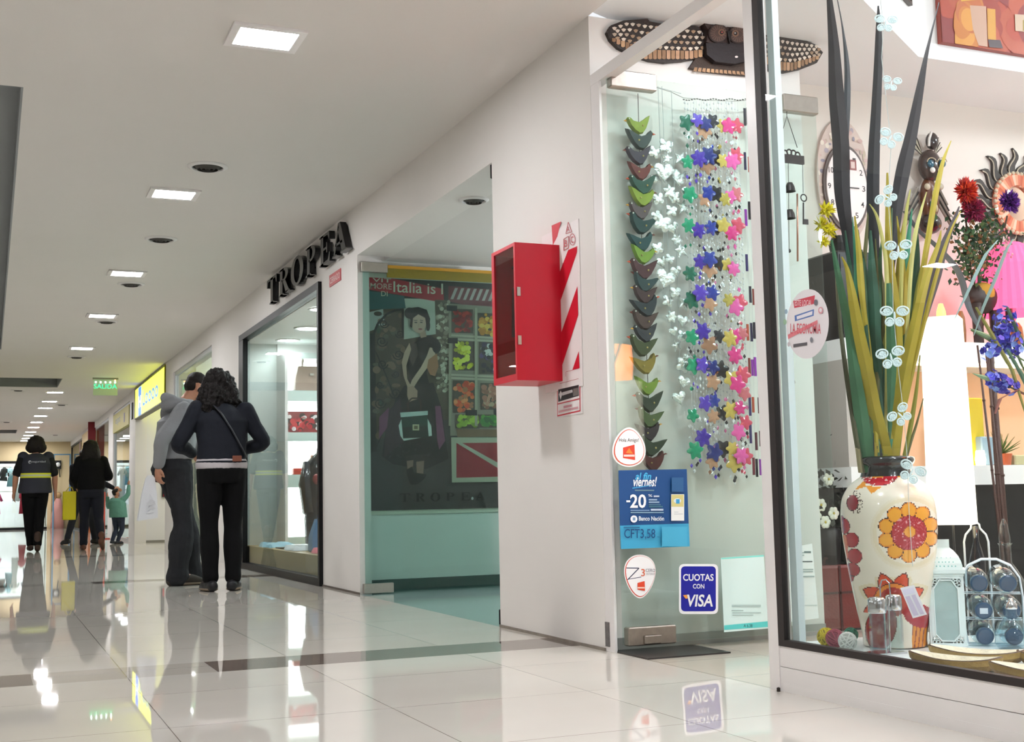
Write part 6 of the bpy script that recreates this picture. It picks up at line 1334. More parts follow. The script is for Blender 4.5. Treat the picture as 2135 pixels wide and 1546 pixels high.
# blue flowers near the glass
Yf = 3.02; t = thing('blue_flowers', 'blue hyacinth stems with long grey green leaves at the edge of the display', 'flowers', V3((onY(2200, 900, Yf).x, Yf, DF)))
base = V3((onY(2200, 900, Yf).x, Yf, DF)); rf = random.Random(31)
b = MB('5c7450'); b.tube([base, base+V3((0, 0, .35)), onY(2185, 860, Yf), onY(2130, 760, Yf), onY(2092, 668, Yf)], .004, 6); b.tube([base+V3((0, 0, .35)), onY(2160, 830, Yf), onY(2118, 812, Yf), onY(2058, 785, Yf)], .003, 6); b.tube([base+V3((0, 0, .5)), onY(2150, 760, Yf), onY(2090, 725, Yf), onY(2025, 688, Yf)], .003, 6); b.build('stem', M_matte, t)
for (P0_, P1_, n_, r_) in (((2112, 728), (2090, 655), 90, 26), ((2060, 735), (2100, 690), 60, 20), ((2058, 786), (2110, 806), 70, 20)):
    b = MB(); A_, B_ = onY(*P0_, Yf), onY(*P1_, Yf)
    for q in range(n_):
        c_ = A_.lerp(B_, rf.random()); rr = r_/pxm(c_); dv = V3((rf.gauss(0, 1), rf.gauss(0, 1), rf.gauss(0, 1))).normalized(); pq = c_+dv*rr*rf.uniform(.55, 1); s = .012; u1 = dv.orthogonal().normalized(); u2 = dv.cross(u1)
        b.add([pq]+[pq+(u1*math.cos(k*1.257)+u2*math.sin(k*1.257))*s+dv*.004 for k in range(5)], [(0, 1+k, 1+(k+1) % 5) for k in range(5)], rf.choice(['4848c0', '5c58d8', '3c38a0', '7c88e0', '6c5cc8', '8ca8e8']))
    b.build('flower_spike', M_matte, t)
b = MB('8ca884')
for (P0_, P1_, w) in (((2022, 684), (2068, 705), 9), ((2028, 778), (2062, 790), 8)): A_, B_ = onY(*P0_, Yf), onY(*P1_, Yf); b.tube([A_, A_.lerp(B_, .5), B_], [.001, .006, .008], 6)
b.build('bud', M_matte, t)
for (pts, c_) in (([(2030, 700), (2050, 640), (2075, 580), (2098, 520), (2112, 498)], '7c9490'), ([(1990, 665), (2012, 620), (2035, 570), (2056, 528), (2080, 500)], '8ca8a4'), ([(2150, 900), (2110, 770), (2070, 700), (2035, 640)], '8c8a4c'), ([(2150, 830), (2120, 812), (2085, 830), (2074, 862)], '8c5c54'), ([(2160, 850), (2130, 780), (2100, 728)], '5c7c64'), ([(2160, 760), (2125, 700), (2100, 640)], '54705c')):
    n = len(pts); b = MB(c_); vs = []
    for i, (x, y) in enumerate(pts): P = onY(x, y, Yf-.02); w = .007*math.sin(math.pi*min(.95, (i+.3)/n)); s_, r_ = facing(P); vs += [P-r_*w-V3((0, 0, w*.4)), P+s_*w*.5, P+r_*w]
    b.add(vs, [(3*i, 3*i+1, 3*i+4, 3*i+3) for i in range(n-1)]+[(3*i+1, 3*i+2, 3*i+5, 3*i+4) for i in range(n-1)]); b.build('leaf', M_matte, t)
P = onY(2098, 505, Yf); b = MB(); 
for q in range(26): c_ = P+V3((rf.gauss(0, .012), rf.gauss(0, .005), rf.gauss(0, .02))); b.sph(c_, (.004, .003, .005), 5, 3, rf.choice(['d89ca8', 'c88494', 'e0c0c0']))
b.build('pink_grass_head', M_matte, t)
# paintings: red abstract on the upper wall, small frames on the diagonal wall
yP = ob.y-.002; P0_ = onY(1955, 92, yP); P1_ = onY(2135, 118, yP); W2 = 1.5
b = MB('8c3428'); x0_, z0_ = P0_.x, P0_.z; b.bx(x0_, x0_+W2, yP-.03, yP, z0_, z0_+.95)
def pa(x, y): p = onY(1700+x/4.908, y/4.908, yP-.03); return (p.x, p.z)
I = []; rr = random.Random(17)
for _ in range(70): x = rr.uniform(1275, 2300); y = rr.uniform(-200, 430); w = rr.uniform(30, 110); I.append(('e', pa(x, y)[0], pa(x, y)[1], w*.0012, w*.0012, rr.choice(['8c3428', '9c3c28', '7c2c2c', 'a04830', '84302c'])))
def PA(l, c): return ('p', [pa(x, y) for x, y in l], c)
for _ in range(40): x = rr.uniform(1480, 1660); y = rr.uniform(60, 440); I.append(('e', pa(x, y)[0], pa(x, y)[1], .05, .06, rr.choice(['b06a2c', 'b8782c', 'a85a30', 'c08438'])))
I += [PA([(1570, 60), (1735, 70), (1752, 485), (1660, 470), (1600, 300)], 'b08c78'), PA([(1745, 90), (1830, 100), (1838, 415), (1755, 405)], 'b88434'), PA([(1755, 410), (1880, 415), (1910, 500), (1770, 488)], '4a3c40'), PA([(2030, 150), (2300, 170), (2300, 350), (2035, 320)], 'b49a84'), PA([(1480, -300), (1700, -300), (1700, 0), (1480, 20)], 'c09434'), PA([(2110, 210), (2300, 220), (2300, 330), (2110, 320)], '8c7438')]
I = [('p', [(min(max(u, x0_), x0_+W2), min(max(v, z0_), z0_+.95)) for u, v in (ell(*i_[1:5]) if i_[0] == 'e' else i_[1])], i_[-1]) for i_ in I]; art(b, I, (0, yP-.03, 0), UX, UZ, .001, .00006); 
b.build('abstract_painting', M_print, label='large red and ochre abstract canvas high on the gift shop wall', cat='painting')
U_ = dirr; O_ = V3((ob.x, ob.y, 0))+V3((dirr.y, -dirr.x, 0))*.002
for i, (u0, u1, z0_, z1_) in enumerate(((-.40, -.14, 2.98, 3.5), (-.86, -.52, 3.05, 3.6), (-1.35, -1.0, 3.05, 3.6))):
    w_ = .03; t = thing('small_picture', 'small framed picture on the slanting upper wall, %s' % ('nearest the red canvas', 'second from the red canvas', 'third, farthest from the red canvas')[i], 'picture', O_+U_*((u0+u1)/2)+V3((0, 0, z0_)), 'framed pictures on the upper wall')
    N_ = U_.cross(V3(UZ)).normalized()
    b = MB('3c342e'); 
    for (a_, c_, e_, g_) in ((u0, z0_, u1, z0_+.015), (u0, z1_-.015, u1, z1_), (u0, z0_+.015, u0+.015, z1_-.015), (u1-.015, z0_+.015, u1, z1_-.015)): b.prism(rect(a_, c_, e_, g_), O_, U_, UZ, .02)
    b.build('frame', M_paint, t)
    b = MB('ddd6d2'); b.prism(rect(u0+.015, z0_+.015, u1-.015, z1_-.015), O_, U_, UZ, .008); art(b, [('r', u0+.06, z0_+.1, u1-.06, z1_-.1, 'a8a090'), ('r', u0+.09, z0_+.16, u1-.09, z1_-.2, 'c8a858')], O_, U_, UZ, .0095); b.build('print', M_print, t)
# ================================================================ FAR SHOPS
def far_window(name, ya, yb, z1_, frame, label=None):
    b = MB(); frame_yz(b, XF+.02, XF+.07, ya, yb, 0, z1_, .05); struct(name+'_frame', b, frame)
    b = MB(); b.bx(XF+.04, XF+.046, ya+.05, yb-.05, .05, z1_-.05); struct(name, b, pane_mat('window glass', 'f0f7f5', refl=.75))
M_alu = mat('pale aluminium', 'c4c6c8', rough=.35, metal=.6)
far_window('window_third_shop', 14.7, 18.0, 2.52, M_alu)
b = MB(); b.bx(XF+.3, 6.5, 17.9, 18.0, 0, CEIL); struct('wall_third_shop_side', b, mat('pale sage wall', 'c9ccbc', rough=.6))
b = MB(); b.bx(3.0, 4.4, 17.6, 17.88, 2.12, 2.44, 'ffffff'); b.build('light_box', mat('lit white box', 'ffffff', emit=5), label='glowing white light box high inside the third shop, above the heads of the couple', cat='light box')
b = MB(); b.bx(2.7, 4.6, 16.6, 17.0, 0, .9, 'dcd8d0'); b.bx(2.66, 4.64, 16.56, 17.04, .9, .94, 'b8b0a4'); b.build('shop_counter', M_paint, label='pale counter inside the third shop behind the couple', cat='counter')
# fourth shop: glowing yellow fascia sign over a recessed entrance
y0s, y1s = 18.85, 22.86; zb4, zt4 = 2.20, 2.70
t = thing('illuminated_sign', 'glowing yellow sign with a blue block and blue letters above a recessed shop entrance', 'shop sign', (XF, 20.8, zb4))
b = MB('4c4a20'); b.bx(XF-.02, XF+.1, y0s, y1s, zb4-.02, zb4); b.bx(XF-.02, XF+.1, y0s, y1s, zt4, zt4+.03); b.bx(XF-.02, XF+.1, y0s-.03, y0s, zb4-.02, zt4+.03, '8c8420'); b.bx(XF-.02, XF+.1, y1s, y1s+.03, zb4-.02, zt4+.03); b.build('casing', M_paint, t)
b = MB('dfe84a'); b.bx(XF-.012, XF+.06, y0s, y1s, zb4, zt4)
I = [('r', -22.35, zb4+.005, -21.9, zt4-.005, '3c66c8'), ('t', 'H', -22.28, zb4+.14, -21.97, zt4-.16, 'f4f8c8'), ('T', 'Loooo', -21.7, zb4+.12, -19.6, zt4-.1, '3c6c90')]
art(b, I, (XF-.012, 0, 0), UY, UZ, .001, .0006); b.build('face', mat('lit sign face', None, rough=.4, emit=1.0), t)
b = MB(); b.bx(XF+.2, 3.35, 22.94, 23.0, 0, CEIL); struct('wall_fourth_shop_side', b, M_wallw)
b = MB('26221f'); b.bx(XF+.2, 3.35, 22.925, 22.94, 0, .04, '8c8880'); struct('baseboard_fourth_shop', b, M_paint)
b = MB('1c1a1c'); b.bx(2.86, 3.12, 22.90, 22.94, .80, 1.30); b.bx(2.88, 3.10, 22.896, 22.90, .81, .95, 'b8202c'); b.build('wall_notice', M_print, label='dark panel with a red lower edge on the white wall beside the man in grey', cat='notice')
# fifth shop, dull yellow panel
far_window('window_fifth_shop', 23.9, 27.2, 2.6, M_alu)
b = MB('a89c34'); b.bx(XF-.01, XF+.03, 23.95, 27.15, 2.17, 2.54); art(b, [('t', 'opt', -26.6, 2.28, -25.6, 2.44, '5a6470'), ('t', 'I', -24.9, 2.26, -24.7, 2.44, '6c6478')], (XF-.01, 0, 0), UY, UZ, .001, .001)
b.build('unlit_shop_sign', M_print, label='dull yellow unlit sign panel above the fifth shop window', cat='shop sign')
b = MB('3c3c3c'); b.bx(XF-.02, XF, 23.3, 23.5, 2.22, 2.52); b.build('wall_speaker', M_paint, label='small dark box on the fascia between the glowing and the dull yellow signs', cat='speaker')
far_window('window_far_shop', 28.3, 33.4, 2.6, M_alu); far_window('window_farthest_shop', 36.2, 41.9, 2.6, M_dark)
def at_x(px, X): r = _d(px, 1000); return X/r.x*r.y       # where a sight line meets a plane X
b = MB('c07040'); yo0, yo1 = 33.5, 35.9; b.bx(XF-.03, XF+.2, yo0, yo1, .0, 2.1); b.build('orange_column', mat('orange laminate', None, rough=.4), label='orange brown column beside the far shop windows', cat='column')
b = MB('b8942c'); b.bx(XF-.05, XF+.2, yo0-.02, yo1+.02, 2.1, 2.62); b.build('ochre_sign_box', M_print, label='ochre sign box on top of the orange brown column', cat='shop sign')
pr_ = onZ(192, 879, CEIL); b = MB('7a1620'); b.bx(pr_.x-.09, pr_.x+.09, pr_.y, pr_.y+.1, 1.7, CEIL); b.build('red_banner', M_print, label='dark red banner hanging from the ceiling above the woman in black', cat='banner')
pr_ = onZ(170, 906, CEIL); b = MB('6c1c24'); b.bx(pr_.x-.03, pr_.x+.03, pr_.y, pr_.y+.4, 1.9, CEIL); b.build('thin_banner', M_print, label='thin dark red banner further back, left of the larger red banner', cat='banner')
pr_ = onY(212, 1147, 26.5); b = MB('c85848'); b.bx(pr_.x-.03, pr_.x+.06, 26.5, 26.56, 0, .95); b.bx(pr_.x-.12, pr_.x+.15, 26.42, 26.64, 0, .02); b.build('red_stand', M_print, label='narrow red display stand behind the woman in black', cat='stand')
# pale lit interiors
random.seed(77)
M_glow = mat('shop ceiling panel', 'ffffff', emit=14)
for i, (x, y) in enumerate(((3.6, 25.3), (5.0, 26.0), (3.6, 30.6), (5.0, 31.8), (3.8, 38.5), (3.4, 21.2), (4.8, 20.4), (4.6, 15.6), (3.5, 15.5))):
    b = MB(); b.bev(x-.25, x+.25, y-.25, y+.25, CEIL-.02, CEIL-.001, .004); b.build('shop_light', M_glow, label='square ceiling light inside one of the far shops', cat='ceiling light', group='lights inside the far shops')
gc = ['d84868', '3878b0', 'e8e4e0', '283858', '88c0c8', 'e07830', '604878', 'f0c8d0']
for (xa_, xb_, ya_, nm) in ((2.8, 4.6, 26.9, 'fifth shop'), (2.8, 4.6, 33.1, 'far shop')):
    t = thing('clothes_rack', 'rail of coloured clothes inside the %s' % nm, 'clothes rack', ((xa_+xb_)/2, ya_, 0))
    b = MB('a8a8a8'); b.tube([(xa_, ya_, 0), (xa_, ya_, 1.5), (xb_, ya_, 1.5), (xb_, ya_, 0)], .02, 8); b.build('rail', M_chrome, t)
    for k in range(7):
        x = lerp(xa_+.12, xb_-.12, k/6); b = MB(gc[k % 8]); b.tube([(x, ya_, 1.45), (x, ya_, 1.35), (x, ya_, 1.0), (x, ya_, .7)], [.03, .10, .11, .13], 10, flat=.4); b.build('garment', M_matte, t)
# ---- end wall shop window with clothes
XL = onY(0, 1080, YE).x; XR = onY(107, 1050, YE).x
b = MB(); b.bx(XR, 1.75, YE-.001, YE+.2, 0, 2.12); struct('wall_end_panel', b, M_cream)
b = MB(); b.bx(-1.2, XR, YE-.03, YE+.05, 0, .06); b.bx(-1.2, XR, YE-.03, YE+.05, 2.06, 2.14); b.bx(XR-.10, XR, YE-.03, YE+.05, .06, 2.06); struct('window_frame_end_shop', b, M_dark)
b = MB(); b.bx(-1.2, XR-.1, YE+.0, YE+.006, .06, 2.06); struct('window_end_shop', b, pane_mat('window glass', 'f0f7f5', refl=.75))
b = MB(); b.bx(-1.4, 2.0, YE+1.5, YE+1.6, 0, 2.6); struct('wall_end_shop_back', b, mat('bright shop wall', 'f2f6f8', rough=.6))
b = MB(); b.bx(-1.4, 2.0, YE+.2, YE+1.5, 2.3, 2.4); struct('ceiling_end_shop', b, M_wallw)
b = MB(); b.bx(-1.15, 1.72, YE+.22, YE+1.45, 0, .08); b.build('display_platform', M_white, label='white platform of the clothes shop window at the end of the corridor', cat='display platform')
for i, x in enumerate((-.9, -.2, .5, 1.1)): b = MB(); b.bev(x-.2, x+.2, YE+.5, YE+.9, 2.28, 2.30, .004); b.build('shop_light', M_glow, label='square ceiling light in the clothes shop window at the end', cat='ceiling light', group='lights in the end shop window')
b = MB('909498'); b.tube([(-1.1, YE+.6, .08), (-1.1, YE+.6, 1.98), (XR-.14, YE+.6, 1.98), (XR-.14, YE+.6, .08)], .02, 8); b.tube([(-1.1, YE+.6, 1.2), (XR-.14, YE+.6, 1.2)], .015, 8); b.build('clothes_rail', M_chrome, label='steel rail carrying the garments in the end shop window', cat='clothes rail')
rr = random.Random(3)
gl = ['pink top', 'white dress', 'navy coat', 'blue shirt', 'white top', 'teal scarf', 'pink dress', 'dark jacket', 'pale blue dress', 'white coat', 'red top', 'navy dress', 'grey scarf', 'white blouse']
gcol = ['c8406c', 'eef0f2', '1c2c4c', '3c6ca0', 'e8eaf0', '5ca0a8', 'd04878', '20242c', '8cc0d4', 'f0f0f4', 'b02c40', '24345c', '8c90a0', 'ececf4']
for k in range(14):
    x = lerp(-1.0, XR-.18, (k+.5)/14)+rr.uniform(-.03, .03); z1_ = 1.97; rr.uniform(1.5, 1.95); L = rr.uniform(.4, .75) if k % 3 else rr.uniform(.9, 1.2); y = YE+.6; rr.uniform(.3, .9)
    if k % 4 == 2: z1_, L = 1.19, .7
    b = MB(gcol[k]); b.tube([(x, y, z1_), (x, y, z1_-.06), (x, y, z1_-L*.5), (x+rr.uniform(-.04, .04), y, max(.1, z1_-L))], [.03, .09, .08, .12], 12, flat=.45)
    b.tube([(x-.05, y, z1_-.06), (x-.15, y, z1_-.3)], [.045, .035], 8); b.tube([(x+.05, y, z1_-.06), (x+.15, y, z1_-.3)], [.045, .035], 8)
    b.build('hanging_garment', M_matte, label='%s hanging in the clothes shop window at the end of the corridor' % gl[k], cat='garment', group='garments in the end shop window', smooth=True)
b = MB('1a1a1a'); P = onY(121, 968, YE); b.bx(P.x-.1, P.x+.09, YE-.05, YE, P.z-.14, P.z+.13); b.sph((P.x, YE-.06, P.z), .07, 12, 8, 'ffffff'); b.tube([(P.x+.03, YE-.05, P.z-.14), (P.x+.06, YE-.05, P.z-.4)], .015, 6); b.build('wall_lamp', M_print, label='dark bracket with a white globe on the cream end wall', cat='wall lamp')
b = MB('c89088'); P = onY(120, 1060, YE); b.tube([(P.x-.02, YE-.25, 0), (P.x, YE-.25, .5), (P.x, YE-.25, .95)], [.2, .18, .08], 14); b.sph((P.x, YE-.25, 1.05), .1, 10, 8, 'b89468'); b.build('stuffed_figure', M_matte, label='pink and tan stuffed display figure against the cream end wall', cat='toy', smooth=True)
b = MB('5c88a8'); A_ = onY(138, 935, YE-1); B_ = onY(166, 930, YE-1); b.bx(1.86, 2.38, YE-.5, YE-.46, 2.30, 2.34); b.bx(1.86, 1.90, YE-.5, YE-.46, 0, 2.3); b.bx(2.34, 2.38, YE-.5, YE-.46, 0, 2.3); b.build('blue_door_surround', M_print, label='slim blue grey door surround in the far right corner of the corridor', cat='door frame')
# ================================================================ PEOPLE
_tex = bpy.data.textures.new('cloth folds', 'CLOUDS'); _tex.noise_scale = .11; _tex.noise_depth = 2
_texh = bpy.data.textures.new('hair locks', 'CLOUDS'); _texh.noise_scale = .035; _texh.noise_depth = 3
def loft(b, rings, n=20, col=None):
    """closed body of stacked ellipses: (x, y, z, rx, ry[, tilt])"""
    vs = []
    for r in rings:
        x, y, z, rx, ry = r[:5]; tl = r[5] if len(r) > 5 else 0
        for k in range(n):
            a = 2*math.pi*k/n; dx, dy = rx*math.cos(a), ry*math.sin(a); vs.append((x+dx, y+dy, z+dx*tl))
    m = len(rings); fs = [(i*n+k, i*n+(k+1) % n, (i+1)*n+(k+1) % n, (i+1)*n+k) for i in range(m-1) for k in range(n)]+[tuple(range(n-1, -1, -1)), tuple(range((m-1)*n, m*n))]
    b.add(vs, fs, col)
def limb(b, pts, rs, n=14):
    q = catm([tuple(p)+(r,) for p, r in zip(pts, rs)], 5) if len(pts) > 2 else [tuple(p)+(r,) for p, r in zip(pts, rs)]
    b.tube([V3(p[:3]) for p in q], [p[3] for p in q], n)
    b.sph(pts[0], rs[0], 12, 8); b.sph(pts[-1], rs[-1], 12, 8)
    if len(pts) > 2:
        for p, r in list(zip(pts, rs))[1:-1]: b.sph(p, r*.98, 12, 8)
def blob(b, name, m, par, vox, fold=0.0, tex=None, sm=4):
    o = b.build(name, m, None, kind=None, loc=(0, 0, 0)); o.parent = par
    r = o.modifiers.new('merge', 'REMESH'); r.mode = 'VOXEL'; r.voxel_size = vox; r.use_smooth_shade = True
    s = o.modifiers.new('smooth', 'SMOOTH'); s.factor = .5; s.iterations = sm
    if fold:
        d = o.modifiers.new('folds', 'DISPLACE'); d.texture = tex or _tex; d.strength = fold; d.mid_level = .5
    return o
def hand(b, w, d, up, s=1.0, curl=.5, side=1):
    """palm, four fingers of unequal length bent at two joints, and a thumb off the side; w wrist, d finger direction, up back-of-hand"""
    w, d, up = V3(w), V3(d).normalized(), V3(up).normalized(); r = d.cross(up).normalized(); up = r.cross(d).normalized()
    limb(b, [w, w+d*.045*s, w+d*.085*s], [.021*s, .027*s, .024*s], 10)
    for k in (-1.2, -.4, .4, 1.2): b.tube([w+d*.02*s+r*k*.012*s, w+d*.088*s+r*k*.017*s], [.013*s, .0105*s], 8)
    for k, L in zip((-1.5, -.5, .5, 1.5), (.068, .078, .074, .058)):
        p = w+d*.085*s+r*k*.0185*s*.62*1.6; c = curl; a = d; pts = [p]
        for j, f in enumerate((.42, .32, .26)):
            ang = c*(.5+.55*j); a = (d*math.cos(ang)-up*math.sin(ang)); p = p+a*L*f*s; pts.append(p)
        limb(b, pts, [.0092*s, .0086*s, .0078*s, .0066*s], 8)
    p = w+d*.03*s+r*side*.022*s; q = p+(d*.7+r*side*.7).normalized()*.032*s-up*.006*s; e = q+(d*.95+r*side*.15).normalized()*.03*s-up*.012*s
    limb(b, [p, q, e], [.0125*s, .0105*s, .008*s], 8)
M_skin = mat('skin', 'b98468', rough=.5, noise=.06, nscale=30)
def human(name, label, loc, rot, Hh, J, parts, near=True, group=None, skin=M_skin):
    """J: joint positions for a 1.70 m body, x to the right, y forward"""
    k = Hh/1.70; t = thing(name, label, 'person', loc, group); t.rotation_euler = (0, 0, rot); t.scale = (k, k, k)
    b = MB(); vx = .0075 if near else .013
    P, C_, N_, Hd = V3(J['pelvis']), V3(J['chest']), V3(J['neck']), V3(J['head'])
    loft(b, [(P.x, P.y, P.z-.10, .14, .10), (P.x, P.y, P.z, .165, .115), (lerp(P.x, C_.x, .4), lerp(P.y, C_.y, .4), lerp(P.z, C_.z, .4), .135, .10), (C_.x, C_.y, C_.z, .165, .115), (N_.x, N_.y, N_.z-.09, .15, .085), (N_.x, N_.y, N_.z-.03, .07, .06)])
    hv = (Hd-N_).normalized(); fwd = V3(J.get('face', (0, 1, 0))).normalized(); fwd = (fwd-hv*fwd.dot(hv)).normalized(); rt = fwd.cross(hv).normalized()
    limb(b, [N_-hv*.04, N_+hv*.05, Hd-hv*.02], [.062, .052, .055])
    Rm_ = Matrix((rt, fwd, hv)).transposed()
    def hs(u, v, w, r): b.sph(Hd+rt*u+fwd*v+hv*w, r, 16, 12, R=Rm_)
    hs(0, -.012, .035, (.076, .094, .088)); hs(0, .028, -.04, (.056, .062, .062)); hs(0, .052, -.072, (.026, .024, .02)); hs(0, .09, -.012, (.011, .016, .022)); hs(0, .098, -.024, (.015, .013, .011)); hs(0, .078, -.052, (.022, .013, .006)); hs(0, .077, -.062, (.019, .012, .006))
    for s in (-1, 1): hs(s*.032, .076, .012, (.014, .010, .009)); hs(s*.032, .082, .030, (.02, .008, .006)); hs(s*.045, .055, -.015, (.02, .02, .02)); hs(s*.077, -.008, -.005, (.010, .022, .034)); hs(s*.082, -.016, .010, (.008, .014, .016))
    for sd, s in (('l', -1), ('r', 1)):
        sh, el, wr = (V3(J[sd+q]) for q in ('sh', 'el', 'wr'))
        limb(b, [sh, sh.lerp(el, .5), el, el.lerp(wr, .35), wr], [.058, .049, .041, .042, .027])
        hand(b, wr, J.get(sd+'hd', wr-el), J.get(sd+'up', (s, 0, .2)), 1.0, J.get(sd+'curl', .5), J.get(sd+'th', -s if s > 0 else 1))
        hp, kn, an, to = (V3(J[sd+q]) for q in ('hp', 'kn', 'an', 'to'))
        limb(b, [hp, hp.lerp(kn, .5), kn, kn.lerp(an, .35), an], [.088, .072, .054, .052, .036])
        limb(b, [an-V3((0, 0, .02)), an.lerp(to, .5), to], [.034, .033, .024])
    blob(b, 'body', skin, t, vx, sm=2)
    for e in ('l', 'r'):
        pass
    for s in (-1, 1):
        eb = MB('f0ece8'); q = Hd+rt*s*.032+fwd*.081+hv*.012; eb.sph(q, .0095, 12, 8); eb.sph(q+fwd*.006, .0052, 10, 6, '2a1c14'); e_ = eb.build('eye', M_gloss, None, loc=(0, 0, 0), smooth=True); e_.parent = t
    for fn in parts: fn(t, J, dict(Hd=Hd, rt=rt, fwd=fwd, hv=hv, Rm=Rm_, vx=vx, N=N_, P=P, C=C_))
    return t
def trousers(m, w=1.0, top=.98, fold=.010, cuff=.0, flare=1.0, name='trousers'):
    def f(t, J, q):
        b = MB(); P = q['P']
        loft(b, [(P.x, P.y-.005, P.z-.13, .15*w, .115*w), (P.x, P.y-.012, P.z-.03, .178*w, .135*w), (P.x, P.y, top, .162*w, .118*w)])
        for sd in 'lr':
            hp, kn, an = (V3(J[sd+z]) for z in ('hp', 'kn', 'an')); ce = an+(kn-an).normalized()*.02
            limb(b, [hp, hp.lerp(kn, .5), kn, kn.lerp(ce, .4), kn.lerp(ce, .8), ce], [.098*w, .085*w, .066*w, .064*w*flare, .054*w*flare, .055*w*flare])
            if cuff: limb(b, [ce, ce-(kn-an).normalized()*.03], [.058*w*flare, .062*w*flare])
        blob(b, name, m, t, q['vx'], fold)
    return f
def top_(m, name, hem, thick=1.0, sleeve='long', fold=.010, hemw=1.0, waist=1.0, collar=.0, hood=False):
    def f(t, J, q):
        b = MB(); P, C_, N_ = q['P'], q['C'], q['N']; k = thick
        def at(z): u = (z-P.z)/(C_.z-P.z); return lerp(P.x, C_.x, u), lerp(P.y, C_.y, u)
        rg = []
        for z, rx, ry in ((hem, .172*hemw, .132*hemw), (hem+.04, .175*hemw, .134*hemw), (1.10, .162*waist, .125*waist), (1.22, .178, .128), (C_.z+.02, .188, .130)):
            if z < hem+.03 and z != hem: continue
            x, y = at(z); rg.append((x, y, z, rx*k, ry*k))
        rg += [(N_.x, N_.y-.015, N_.z-.085, .165*k, .098*k), (N_.x, N_.y-.008, N_.z-.045, .105*k, .078*k), (N_.x, N_.y, N_.z-.01, .068, .066)]
        if collar: rg += [(N_.x, N_.y, N_.z+collar, .066, .066)]
        loft(b, rg, 28)
        for sd in 'lr':
            sh, el, wr = (V3(J[sd+z]) for z in ('sh', 'el', 'wr'))
            if sleeve == 'long': limb(b, [sh, sh.lerp(el, .5), el, el.lerp(wr, .5), el.lerp(wr, .93)], [.066*k, .058*k, .053*k, .047*k, .039*k])
            elif sleeve == 'short': limb(b, [sh, sh.lerp(el, .5), sh.lerp(el, .85)], [.072*k, .066*k, .062*k])
            elif sleeve == 'none': b.sph(sh+V3((0, 0, .01)), .068*k, 12, 8)
        o = blob(b, name, m, t, q['vx'], fold)
        if hood:
            h = MB(); Hd = q['Hd']; c = N_+V3((0, -.075, -.01))
            limb(h, [N_+V3((-.09, -.02, -.01)), c+V3((-.07, -.03, .0)), c+V3((0, -.06, -.01)), c+V3((.07, -.03, 0)), N_+V3((.09, -.02, -.01))], [.035, .05, .06, .05, .035])
            limb(h, [c+V3((-.055, -.05, .04)), c+V3((0, -.09, .05)), c+V3((.055, -.05, .04))], [.03, .04, .03]); limb(h, [N_+V3((-.08, .0, .0)), N_+V3((-.05, .07, -.02)), N_+V3((0, .09, -.05)), N_+V3((.05, .07, -.02)), N_+V3((.08, 0, 0))], [.03]*5)
            blob(h, 'hood', m, t, q['vx'], .012)
    return f
def shoes(m, sole=None, high=.0, big=1.0):
    def f(t, J, q):
        for sd in 'lr':
            an, to = V3(J[sd+'an']), V3(J[sd+'to']); d_ = V3((to.x-an.x, to.y-an.y, to.z-an.z+.0)); dn = d_.normalized(); b = MB()
            heel = an-V3((dn.x, dn.y, 0))*.05+V3((0, 0, -.045)); z0 = min(an.z, to.z)
            limb(b, [heel, an.lerp(to, .35)+V3((0, 0, -.03)), an.lerp(to, .75)+V3((0, 0, -.008)), to+dn*.035], [.042*big, .044*big, .042*big, .03*big])
            limb(b, [an+V3((0, 0, -.03)), an+V3((0, 0, .02+high))], [.048*big, .05*big])
            s_ = blob(b, 'shoe', m, t, q['vx'])
            if sole:
                c = MB(); lo = heel.copy(); pts = [heel+V3((0, 0, -.022)), an.lerp(to, .5)+V3((0, 0, -.045)), to+dn*.03+V3((0, 0, -.012))]
                c.tube(pts, [.043*big, .045*big, .034*big], 14, flat=.35); s2 = c.build('sole', sole, None, loc=(0, 0, 0), smooth=True); s2.parent = s_
    return f
def hair_short(m):
    def f(t, J, q):
        b = MB(); Hd, rt, fw, hv, R = (q[z] for z in ('Hd', 'rt', 'fwd', 'hv', 'Rm'))
        b.sph(Hd-fw*.022+hv*.050, (.080, .094, .082), 20, 14, R=R); b.sph(Hd-fw*.045+hv*.005, (.068, .060, .07), 16, 12, R=R); b.sph(Hd+fw*.045+hv*.098, (.055, .045, .035), 14, 10, R=R)
        blob(b, 'hair', m, t, q['vx'], .010, _texh, 2)
    return f
def hair_long(m, length, wide, curly=.02, bun=False):
    def f(t, J, q):
        b = MB(); Hd, rt, fw, hv, R = (q[z] for z in ('Hd', 'rt', 'fwd', 'hv', 'Rm'))
        b.sph(Hd-fw*.025+hv*.045, (.094, .102, .094), 20, 14, R=R)
        rr = random.Random(5)
        for s in (-1, -.5, 0, .5, 1):
            pts = [Hd+rt*s*.055-fw*.05+hv*.05, Hd+rt*s*wide*.85-fw*.065-V3((0, 0, length*.35)), Hd+rt*s*wide-fw*.055-V3((0, 0, length*.7)), Hd+rt*s*wide*.85-fw*.05-V3((0, 0, length*rr.uniform(.9, 1.05)))]
            limb(b, pts, [.06, .062, .06, .035])
        for s in (-1, 1): limb(b, [Hd+rt*s*.07+hv*.02, Hd+rt*s*(wide+.01)-V3((0, 0, length*.4)), Hd+rt*s*wide+fw*.02-V3((0, 0, length*.7))], [.05, .052, .032])
        blob(b, 'hair', m, t, q['vx'], curly, _texh, 2)
    return f
def rolled(mb_fn, name, m):
    def f(t, J, q):
        b = MB(); mb_fn(b, J, q); o = b.build(name, m, None, loc=(0, 0, 0), smooth=True); o.parent = t
    return f
M_hair = mat('dark brown hair', '120d0c', rough=.5, bump=.8, bscale=120, spec=.3)
